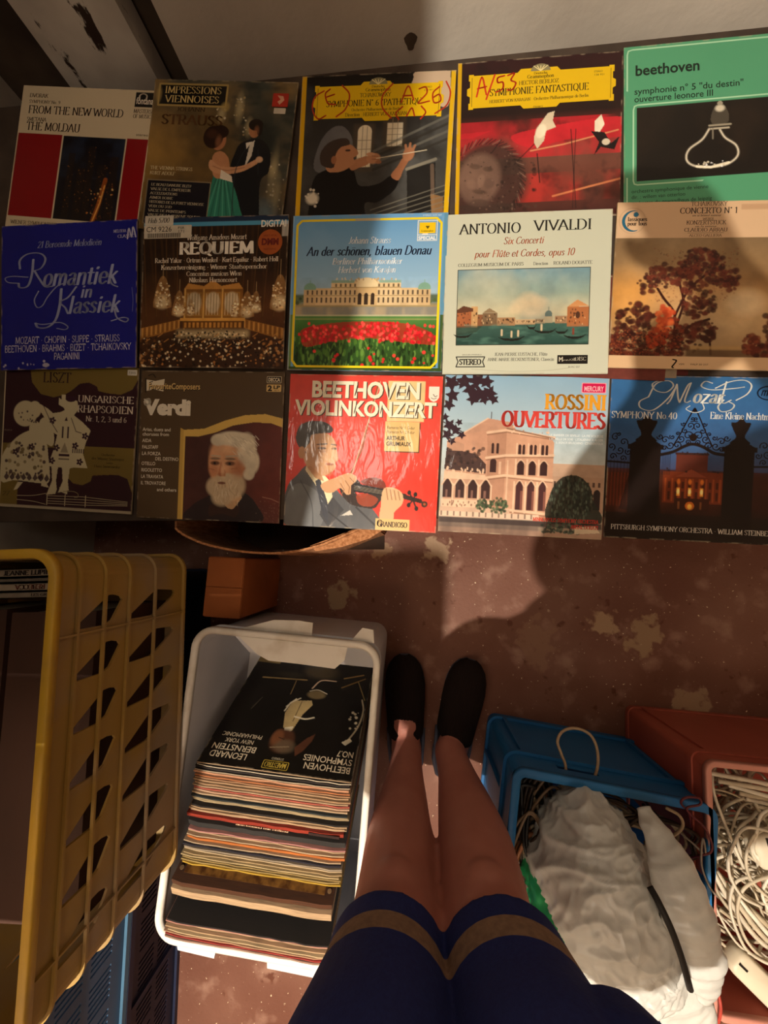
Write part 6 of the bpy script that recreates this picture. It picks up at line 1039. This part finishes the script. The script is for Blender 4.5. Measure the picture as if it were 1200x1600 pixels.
for s in (-1, 1):
    mb = MB(); K = [tuple(p) for p in cat_rom(ARM[s], 5)]; n = len(K); mb.tube(K, [.052-.027*min(i/(n-1)*1.05, 1) for i in range(n)], 14); PB.append(mb)
    P0 = Vector(ARM[s][-1]); HM = Matrix.Translation(P0) @ (Matrix.Rotation(R(50), 4, 'Z') if s < 0 else Matrix.Rotation(R(35), 4, 'Z') @ Matrix.Rotation(R(90), 4, 'X'))
    # hand frame: fingers run along +x for the hanging arm (down), palm spans y
    if s > 0: HM = Matrix.Translation(P0) @ Matrix.Rotation(R(115), 4, 'Z')
    def hp(*q): return [HM @ Vector(p) for p in q]
    mb = MB(); mb.tube(hp((-.03, 0, 0), (.02, 0, 0), (.06, .002, 0), (.088, .002, 0)), [.024, .030, .036, .030], 12); PB.append(mb)
    for q in range(4):
        L_ = (.068, .076, .072, .056)[q]; y0_ = .029-.0195*q; mb = MB(); mb.tube(hp((.078, y0_, 0), (.085+L_*.4, y0_*1.08, -.004*s), (.085+L_*.75, y0_*1.1, -.016*s), (.085+L_, y0_*1.1, -.03*s)), [.0096, .009, .0082, .007], 9); PB.append(mb)
    mb = MB(); mb.tube(hp((.012, .018, 0), (.03, .042, -.006*s), (.055, .052, -.012*s), (.078, .050, -.016*s)), [.013, .0115, .010, .008], 9); PB.append(mb)
m_skin = mat('warm_skin', '#b5796a', .55, '#a86a5c', scale=14, bump=.05, bscale=220, contrast=(.35, .7)); m_skin.node_tree.nodes['Principled BSDF'].inputs['Subsurface Weight'].default_value = .08
M0 = Matrix.Translation((-.035, .50, 0))
def to_local(o): o.data.transform(M0)
body = remesh(PB, 'body', [m_skin], .0055, person, 8, .5); to_local(body)
# shorts: two legs and a seat, a tan stripe round each leg above the hem
SB = []
SHK = {-1: [(-.043, -.532, .512, .080, .084), (-.045, -.530, .55, .081, .085), (-.048, -.526, .60, .089, .090), (-.054, -.522, .68, .100, .100), (-.052, -.535, .80, .106, .112)],
       1: [(.110, -.528, .512, .083, .084), (.114, -.526, .55, .085, .086), (.120, -.524, .60, .091, .090), (.130, -.518, .68, .106, .102), (.130, -.535, .80, .104, .112)]}
for s in (-1, 1): mb = MB(); mb.loft([oval(x, y, z, rx, ry, 30) for x, y, z, rx, ry in smooth_keys(SHK[s], 8)]); SB.append(mb)
mb = MB(); mb.loft([oval(.05, y, z, rx, ry, 26, sq=.85) for y, z, rx, ry in ((-.532, .74, .12, .10), (-.540, .80, .178, .120), (-.57, .88, .142, .142), (-.58, .96, .128, .14), (-.58, .99, .126, .138))]); SB.append(mb)
mb = MB(); mb.loft([oval(.190, -.485, z, rx, rx*.9, 16) for z, rx in ((.60, .02), (.62, .048), (.66, .066), (.70, .070), (.76, .06), (.82, .03))]); SB.append(mb)
SB.append(blob((.037, -.545, .68), (.05, .05, .09)))
m_navyc = mat('navy_jersey', '#16235e', .8, '#1a2a68', scale=200, bump=.15, bscale=400); m_tan = mat('tan_stripe', '#8a715c', .85, '#7a6250', scale=120)
shorts = remesh(SB, 'shorts', [m_navyc, m_tan], .0032, person, 10, .5, lambda c: 1 if .549 < c.z < .579 else 0, (.549, .579)); to_local(shorts)
m_shirt = mat('dark_tee', '#23252c', .9, scale=150); m_hair = mat('brown_hair', '#3a281c', .7, '#2c1d14', scale=60, stretch=(1, .3, 1))
mb = MB(); mb.loft([oval(.065, y-.012, z, rx+.008, ry+.022, 24, sq=.85) for y, z, rx, ry in smooth_keys([(-.555, .94, .138, .128), (-.55, 1.06, .125, .118), (-.535, 1.2, .143, .122), (-.51, 1.32, .158, .112), (-.49, 1.40, .132, .088), (-.478, 1.432, .085, .07)], 4)]); SHB = [mb]
for s in (-1, 1): mb = MB(); K = [tuple(p) for p in cat_rom(ARM[s][:3], 5)]; mb.tube(K[:7], [.058]*7, 14); SHB.append(mb)
shirt = remesh(SHB, 'shirt', [m_shirt], .008, person, 4, .5); to_local(shirt)
mb = MB(); mb.loft([[M0 @ (HT @ Vector(p)) for p in oval(0, dy-.012, z, rx, ry, 20)] for z, rx, ry, dy in ((.0, .079, .088, -.02), (.03, .081, .094, -.018), (.06, .078, .098, -.014), (.095, .06, .082, -.014), (.12, .03, .05, -.014))]); mb.build('hair', m_hair, person, True)
for sd in (1, -1): mb = blob((sd*.03, .093, .014), (.011, .006, .007), HT); mb.v = [tuple(M0 @ Vector(v)) for v in mb.v]; mb.build('eye', mat('eye_white', '#d8d0c8', .3), person, True)
# slippers
m_slip = mat('black_ribbed_felt', '#17110f', .95, '#241a18', scale=40, bump=.3, bscale=300, stretch=(18, 1, 1), spec=.15); m_sole = mat('grey_blue_sole', '#5d6478', .7, '#4a5064', scale=20)
for s in (-1, 1):
    (hx, hy), (tx_, ty_) = FOOT[s]; d = Vector((tx_-hx, ty_-hy, 0)).normalized(); L_ = .285; c0 = Vector((hx, hy, 0))-d*.015; ang = math.atan2(-d.x, d.y)
    root = bpy.data.objects.new('slipper', None); link(root, person); root.location = M0 @ c0; root.rotation_euler = (0, 0, ang)
    prof = [(0, .026), (.012, .036), (.04, .041), (.09, .041), (.14, .045), (.19, .051), (.225, .051), (.255, .044), (.275, .030), (.285, .012)]
    mb = MB(); outl = [(w_, y) for y, w_ in prof]+[(-w_, y) for y, w_ in prof[::-1]]; mb.loft([[(x, y, .001) for x, y in outl], [(x*1.04, y, .012) for x, y in outl], [(x, y, .018) for x, y in outl]]); mb.build('sole', m_sole, root)
    mb = MB(); rings = []
    for (y, w_, h_) in ((.098, .046, .086), (.112, .048, .080), (.14, .050, .070), (.175, .053, .060), (.21, .054, .052), (.24, .050, .044), (.262, .042, .036), (.279, .028, .026), (.288, .012, .016)):
        rings.append([(w_*math.cos(a), y, .017+h_*math.sin(a)**.8) for a in [PI*k/20 for k in range(21)]])
    inner = [[(x*.9, y-.0005, .017+(z-.017)*.93) for x, y, z in rg] for rg in rings]; mb.loft(rings, False, closed=False); mb.loft(inner, False, closed=False)
    k = len(mb.v); n = 21; mb.f += [(i, i+1, len(rings)*n+i+1, len(rings)*n+i) for i in range(n-1)]; mb.m += [0]*(n-1); mb.build('upper', m_slip, root, True)
    mb = MB(); mb.tube([(w_*1.0, y, .017+h_) for w_, y, h_ in ((.046, .10, .004), (.043, .07, .03), (.038, .03, .038), (.024, .004, .04), (0, -.004, .041), (-.024, .004, .04), (-.038, .03, .038), (-.043, .07, .03), (-.046, .10, .004))], .005, 8); mb.build('heel_edge', m_sole, root, True)

# ---------------------------------------------------------------- blue bin of cables with the plastic bag
m_bin = mat('blue_plastic', '#1c5c94', .45, '#2468a0', scale=7, bump=.05); m_binrim = mat('blue_plastic_rim', '#2b73ac', .45, '#2366a0', scale=12)
BW, BL, BH = .365, .46, .28; BR = R(-8.3)
bl = thing('plastic_crate', 'blue crate of dark cables with a white bag in it', 'crate', (.335, -.655, 0), (0, 0, BR), 'crates of cables on the right')
mb = MB(); crate_walls(mb, BW, BL, BH, .02, .004, (), (), [[(-.09, BH-.052), (-.01, BH-.052), (-.01, BH-.034), (-.09, BH-.034)]]); crate_floor(mb, BW, BL, .02, 0, .005); mb.build('body', m_bin, bl)
mb = MB(); band(mb, BW, BL, .022, BH-.008, BH+.003, .003, .013, 0, 7, .002); mb.build('rim', m_binrim, bl, True)
mb = MB(); band(mb, BW, BL, .02, .03, .038, .007, -.0005); mb.build('rib', m_bin, bl)
mb = MB(); band(mb, BW, BL, .02, BH-.07, BH-.062, .007, -.0005); mb.build('rib', m_bin, bl)
for x in (-.15, .15): mb = MB(); mb.box((x-.004, BL/2, .038), (x+.004, BL/2+.007, BH-.07)); mb.build('upright_rib', m_bin, bl)
for y in (-.15, 0, .15): mb = MB(); mb.box((-BW/2-.007, y-.004, .038), (-BW/2, y+.004, BH-.07)); mb.build('upright_rib', m_bin, bl)
BM = Matrix.Translation((.335, -.655, 0)) @ Matrix.Rotation(BR, 4, 'Z')
def cable(name, label, cat, group, pts, r, m, n=7, sm=6):
    p = [tuple(q) for q in cat_rom(pts, sm)]; c = Vector((sum(q[0] for q in p)/len(p), sum(q[1] for q in p)/len(p), min(q[2] for q in p)))
    mb = MB(); mb.tube([Vector(q)-c for q in p], r, n); o = mb.build(name, m, None, True); o.location = c; return tag(o, label, cat, group)
def coil(rs, c, rx, ry, turns, tilt, az, drift=.012, k=9, jit=.12):
    T = Matrix.Translation(c) @ Matrix.Rotation(az, 4, 'Z') @ Matrix.Rotation(tilt, 4, 'X'); out = []; ph = rs.random()*6
    for i in range(int(turns*k)+1):
        a = ph+2*PI*i/k; s = 1+rs.uniform(-jit, jit); out.append(T @ Vector((rx*s*math.cos(a), ry*s*math.sin(a), drift*(i/k-turns/2)+rs.uniform(-.006, .006))))
    return out
def clampbox(pts, M, x, y, z):
    Mi = M.inverted(); out = []
    for p in pts: q = Mi @ Vector(p); q = Vector((min(max(q.x, x[0]), x[1]), min(max(q.y, y[0]), y[1]), min(max(q.z, z[0]), z[1]))); out.append(M @ q)
    return out
m_cab = [mat('cable_'+c.strip('#'), c, .45, scale=60) for c in ('#1a1512', '#3a2a1e', '#7d664e', '#b09a7c', '#241d18', '#96603c')]
rs = random.Random(21)
for k in range(34):
    c = BM @ Vector((rs.uniform(-.145, -.085), rs.uniform(-.02, .15), rs.uniform(.13, .25)))
    pts = clampbox(coil(rs, c, rs.uniform(.025, .05), rs.uniform(.09, .15), rs.choice((2, 2.5, 3)), R(rs.uniform(-25, 25)), BR+R(rs.uniform(-12, 12))), BM, (-.168, -.03), (-.21, .212), (.02, .262))
    cable('cable', ['black', 'dark brown', 'grey brown', 'beige', 'near black', 'copper brown'][k % 6]+' cable hanked along the left side of the blue crate', 'cable', 'dark cables in the blue crate, '+['black', 'dark brown', 'grey brown', 'beige', 'near black', 'copper brown'][k % 6], pts, rs.choice((.0028, .0034, .004)), m_cab[k % 6])
for k in range(7):
    c = BM @ Vector((rs.uniform(-.03, .12), rs.uniform(.12, .17), rs.uniform(.2, .25)))
    pts = clampbox(coil(rs, c, rs.uniform(.06, .09), .03, 2, R(rs.uniform(-20, 20)), BR), BM, (-.16, .168), (.04, .212), (.1, .268))
    cable('cable', ['beige', 'dark'][k % 2]+' cable along the back of the blue crate behind the white bag', 'cable', 'cables behind the bag, '+['beige', 'dark'][k % 2], pts, .003, m_cab[3 if k % 2 == 0 else 1])
m_beige = mat('beige_flex', '#a88e70', .5, scale=60); m_red = mat('dark_red_wire', '#5e1c22', .45, scale=60); m_pinkc = mat('red_wire', '#b8483c', .45, scale=60)
U = unproject
cable('cable', 'beige cable looping out of the handle hole at the back of the blue crate', 'cable', None, [BM @ Vector((-.075, .17, .235)), U(884, 1202, .24), U(877, 1178, .235), U(871, 1158, .225), U(880, 1142, .22), U(900, 1138, .22), U(922, 1148, .22), U(933, 1172, .23), U(932, 1205, .24), BM @ Vector((-.03, .17, .235))], .003, m_beige)
cable('cable', 'thin dark red wire curling over the right rim of the blue crate', 'wire', None, [U(1080, 1295, .25), U(1076, 1270, .28), U(1064, 1255, .295), U(1072, 1246, .30), U(1092, 1247, .302), U(1094, 1257, .30), U(1074, 1262, .298), U(1078, 1272, .297), U(1100, 1292, .296), U(1112, 1318, .296), U(1110, 1332, .294), U(1096, 1336, .29), U(1080, 1340, .26)], .002, m_red)
cable('cable', 'thin beige wire hanging down the right end of the blue crate', 'wire', None, [U(1040, 1262, .287), U(1062, 1275, .29), U(1066, 1292, .285), U(1050, 1306, .27), U(1030, 1300, .25)], .0028, m_beige)
cable('cable', 'thin grey wire crossing from the blue crate to the pink crate', 'wire', None, [U(1062, 1300, .27), U(1085, 1320, .288), U(1102, 1335, .292), U(1098, 1310, .295), U(1096, 1350, .295), U(1108, 1385, .295), U(1122, 1402, .285)], .0017, mat('grey_wire', '#8d8074', .5))
cable('cable', 'red wire hanging over the lower rim of the pink crate', 'wire', None, [U(1118, 1540, .29), U(1124, 1560, .293), U(1126, 1580, .293), U(1122, 1598, .28), U(1116, 1612, .24)], .0026, m_pinkc)

# crumpled white bag
def bag_mat():
    m = mat('white_polythene', '#cfd0cc', .3, '#bcbcb8', scale=5, bump=.35, bscale=34, spec=.5); b = m.node_tree.nodes['Principled BSDF']; return m
m_bag = bag_mat(); m_green = mat('green_print', '#1f8a52', .4, '#2a9a60', scale=30)
def crumple(p, seed, amp):
    q = Vector((p.x*8+seed, p.y*10, p.z*9)); d = .5*(1-abs(mnoise.noise(q))*2)
    wv = mnoise.noise(Vector((p.x*7, p.y*7+seed, p.z*7)))*.05
    u = p.y+p.x*-.22+wv                       # long creases run across, rising a little to the right
    q2 = Vector((p.x*7+seed, u*38, p.z*8)); r2 = 1-abs(mnoise.noise(q2))*2; d += .55*r2*abs(r2)
    q3 = Vector((p.x*24-p.y*10, u*62+seed, p.z*22)); r3 = 1-abs(mnoise.noise(q3))*2; d += .30*r3*abs(r3)
    q4 = Vector((p.x*70, p.y*60+seed, p.z*60)); d += .12*(1-abs(mnoise.noise(q4))*2); return d*amp
def crumpled(name, rings_fn, nu, nv, seed, amp, mats, parent, pick=None):
    rings = []
    for i in range(nv+1):
        row = []
        for j in range(nu):
            p, nrm = rings_fn(i/nv, 2*PI*j/nu); row.append(p+nrm*crumple(p, seed, amp))
        rings.append(row)
    mb = MB(); mb.loft(rings)
    if pick:
        for i, f_ in enumerate(mb.f):
            c = sum((Vector(mb.v[q]) for q in f_), Vector())/len(f_); mb.m[i] = pick(c)
    return mb.build(name, mats, parent, True)
bagroot = thing('plastic_bag', 'crumpled white plastic bag with green print bulging out of the blue crate', 'bag', (.325, -.575, .05), (0, 0, 0))
def main_fn(v, u):
    # v from the base to the top; outline is wide towards the viewer and narrower at the back
    a = -PI/2+PI*v; c, s = math.cos(a), math.sin(a); rx = .112; ry = .150; x = rx*c*math.cos(u); y = ry*c*math.sin(u)
    x *= 1-.26*(y/.15); x += .012*(-y/.15); z = .285+.125*s; n = Vector((math.cos(u)*c/rx, math.sin(u)*c/ry, s/.11)).normalized()
    if c < .02: n = Vector((0, 0, 1 if s > 0 else -1))
    return Vector((x-.002, y-.022, z)), n
def green_pick(c):
    for (x, y, r) in ((-.100, -.072, .034), (-.082, -.120, .030), (-.116, -.02, .018)):
        if abs(c.x-x)+abs(c.y-y)*.7+.35*(c.x-x) < r and c.z > .2: return 1
    return 0
def off(mbfn): 
    def g(v, u): p, n = mbfn(v, u); return p-Vector((0, 0, .05)), n
    return g
crumpled('bag_body', off(main_fn), 200, 190, 1.7, .0165, [m_bag, m_green], bagroot, lambda c: green_pick(c+Vector((0, 0, .05))))
def tube_fn(path, w_, h_):
    K = [Vector(q) for q in cat_rom(path, 12)]
    def g(v, u):
        f_ = v*(len(K)-1); i = min(int(f_), len(K)-2); p = K[i].lerp(K[i+1], f_-i); d = (K[i+1]-K[i]).normalized(); sd = d.cross(Vector((0, 0, 1))).normalized(); up = sd.cross(d); k = math.sin(PI*min(max(v, .02), .98))**.55
        n = (sd*math.cos(u)*h_+up*math.sin(u)*w_).normalized(); return p+sd*math.cos(u)*w_*k+up*math.sin(u)*h_*k, n
    return g
B0 = Vector((.325, -.575, .05))
crumpled('bag_handle', tube_fn([U(1005, 1262, .335)-B0, U(1042, 1340, .38)-B0, U(1072, 1430, .40)-B0, U(1095, 1500, .385)-B0, U(1100, 1560, .36)-B0], .030, .016), 60, 70, 4.2, .009, [m_bag], bagroot)
crumpled('bag_tail', tube_fn([U(1020, 1530, .35)-B0, U(1055, 1560, .35)-B0, U(1075, 1590, .34)-B0, U(1085, 1640, .33)-B0], .040, .012), 50, 50, 7.2, .008, [m_bag], bagroot)
cable('strap', 'flat black strap lying over the right side of the white bag', 'strap', None, [U(1015, 1385, .425), U(1030, 1412, .436), U(1050, 1455, .44), U(1066, 1500, .425), U(1078, 1545, .405)], .0048, mat('black_rubber', '#15110f', .6, scale=80), 8)
for k in range(5):
    cable('cable', 'black cable end poking out at the lower edge of the white bag', 'cable', 'black cable ends below the bag', [U(1000+k*9, 1532+k*2, .33), U(1008+k*10, 1548, .345), U(1016+k*8, 1566, .33), U(1004+k*10, 1580, .30)], .0022, m_cab[0])

# pink crate of white cables
m_pink = mat('dusky_pink_plastic', '#b05a48', .5, '#a24f3e', scale=6, bump=.05); m_pinkrim = mat('pink_plastic_rim', '#cf8f80', .5, '#c48474', scale=12)
PW, PL, PH = .60, .42, .28; PR = R(-3.6)
pkM = Matrix.Translation((.535, -.375, 0)) @ Matrix.Rotation(PR, 4, 'Z') @ Matrix.Translation((PW/2+.004, -PL/2, 0))
pk = thing('plastic_crate', 'pink crate filled with tangled white cables', 'crate', pkM.translation, (0, 0, PR), 'crates of cables on the right')
mb = MB(); crate_walls(mb, PW, PL, PH, .014, .004); crate_floor(mb, PW, PL, .014, 0, .005); mb.build('body', m_pink, pk)
mb = MB(); band(mb, PW, PL, .016, PH-.008, PH+.003, .003, .008, 0, 6, .002); mb.build('rim', m_pinkrim, pk, True)
for z in (.004, .232): mb = MB(); band(mb, PW, PL, .014, z, z+.012, .004, -.0005); mb.build('rib', m_pink, pk)
mb = MB(); mb.box((-PW/2+.03, PL/2, .016), (-PW/2+.036, PL/2+.004, .232)); mb.build('upright_rib', m_pink, pk)
m_wc = [mat('white_cable_'+c.strip('#'), c, .4, scale=40) for c in ('#d6cbb6', '#c9bca4', '#e0d8c6', '#b9aa90')]
rs = random.Random(33); lim = ((-PW/2+.012, PW/2-.012), (-PL/2+.055, PL/2-.012))
def put(k, pts, r, what='white cable in the tangle in the pink crate', grp='white cables in the pink crate', zr=(.02, .283), yl=None):
    return cable('cable', what, 'cable', grp, clampbox(pts, pkM, lim[0], yl or lim[1], zr), r, m_wc[k % 4], 7, 7)
for k in range(34):
    c = pkM @ Vector((rs.uniform(-.24, -.08), rs.uniform(-.09, .15), rs.uniform(.14, .25)))
    put(k, coil(rs, c, rs.uniform(.04, .11), rs.uniform(.04, .10), rs.choice((1.4, 2, 2.6)), R(rs.uniform(-30, 30)), rs.uniform(0, 6), .02, 9, .22), rs.choice((.0022, .0028, .0034)))
for k in range(7):     # straight run along the back
    y = .185-.013*k; put(k, [pkM @ Vector((-.285+.02*k+.1*q, y-.012*q+rs.uniform(-.004, .004), .262-.004*k+rs.uniform(-.004, .004))) for q in range(5)], .0042, 'thick white cable stretched along the back of the pink crate', 'thick white cables along the back of the pink crate')
for k in range(6):     # thick runs sweeping to the lower right
    put(k, [pkM @ Vector((-.28+.018*k, .02-.02*k, .24)), pkM @ Vector((-.25+.018*k, -.04-.008*k, .255)), pkM @ Vector((-.20+.016*k, -.10, .25)), pkM @ Vector((-.13+.012*k, -.14+.008*k, .24)), pkM @ Vector((-.05, -.16+.016*k, .23))], .0044, 'thick white cable sweeping to the lower right in the pink crate', 'thick white cables sweeping across the pink crate')
for k in range(8):     # large loose loops on top
    c = pkM @ Vector((-.20+.03*(k % 4), -.03+.045*(k//2)-.02, .27)); put(k, coil(rs, c, rs.uniform(.05, .075), rs.uniform(.06, .09), 1.3, R(rs.uniform(-8, 8)), rs.uniform(0, 6), .006, 10, .08), .0026, 'thin white cable looping on top of the tangle in the pink crate', 'loose loops on top in the pink crate')
# white plugs and an adapter
def rounded_box(mb, W, L, H, r, M): mb.loft([[M @ Vector((x, y, z)) for x, y in rrect(W*s_, L*s_, r)] for z, s_ in ((0, .9), (H*.15, 1), (H*.85, 1), (H, .88))])
m_plug = mat('ivory_plug', '#d8cdb8', .4, '#cabfa8', scale=12)
pl1 = pkM.inverted() @ U(1168, 1512, .235); pl2 = pkM.inverted() @ U(1186, 1318, .245)
for lab, x, y, z, rz, W_, L_, H_ in (('ivory extension socket in the lower part of the pink crate', pl1.x, pl1.y, .235, 50, .042, .11, .035), ('white power adapter half buried on the right of the pink crate', pl2.x, pl2.y, .235, 15, .045, .06, .035)):
    T = pkM @ Matrix.Translation((x, y, z)) @ Matrix.Rotation(R(rz), 4, 'Z'); t = thing('socket' if 'socket' in lab else 'adapter', lab, 'plug', T.translation, (0, 0, PR+R(rz)))
    mb = MB(); rounded_box(mb, W_, L_, H_, .012, Matrix.Identity(4)); mb.build('housing', m_plug, t, True); mb = MB(); rounded_box(mb, .018, .03, .018, .006, Matrix.Translation((0, -L_/2-.012, .008))); mb.build('cord_grip', m_plug, t, True)
    mb = MB(); mb.box((-.002, L_/2-.02, H_-.0005), (.002, L_/2-.004, H_+.0008)); mb.build('slot', m_cab[0], t)
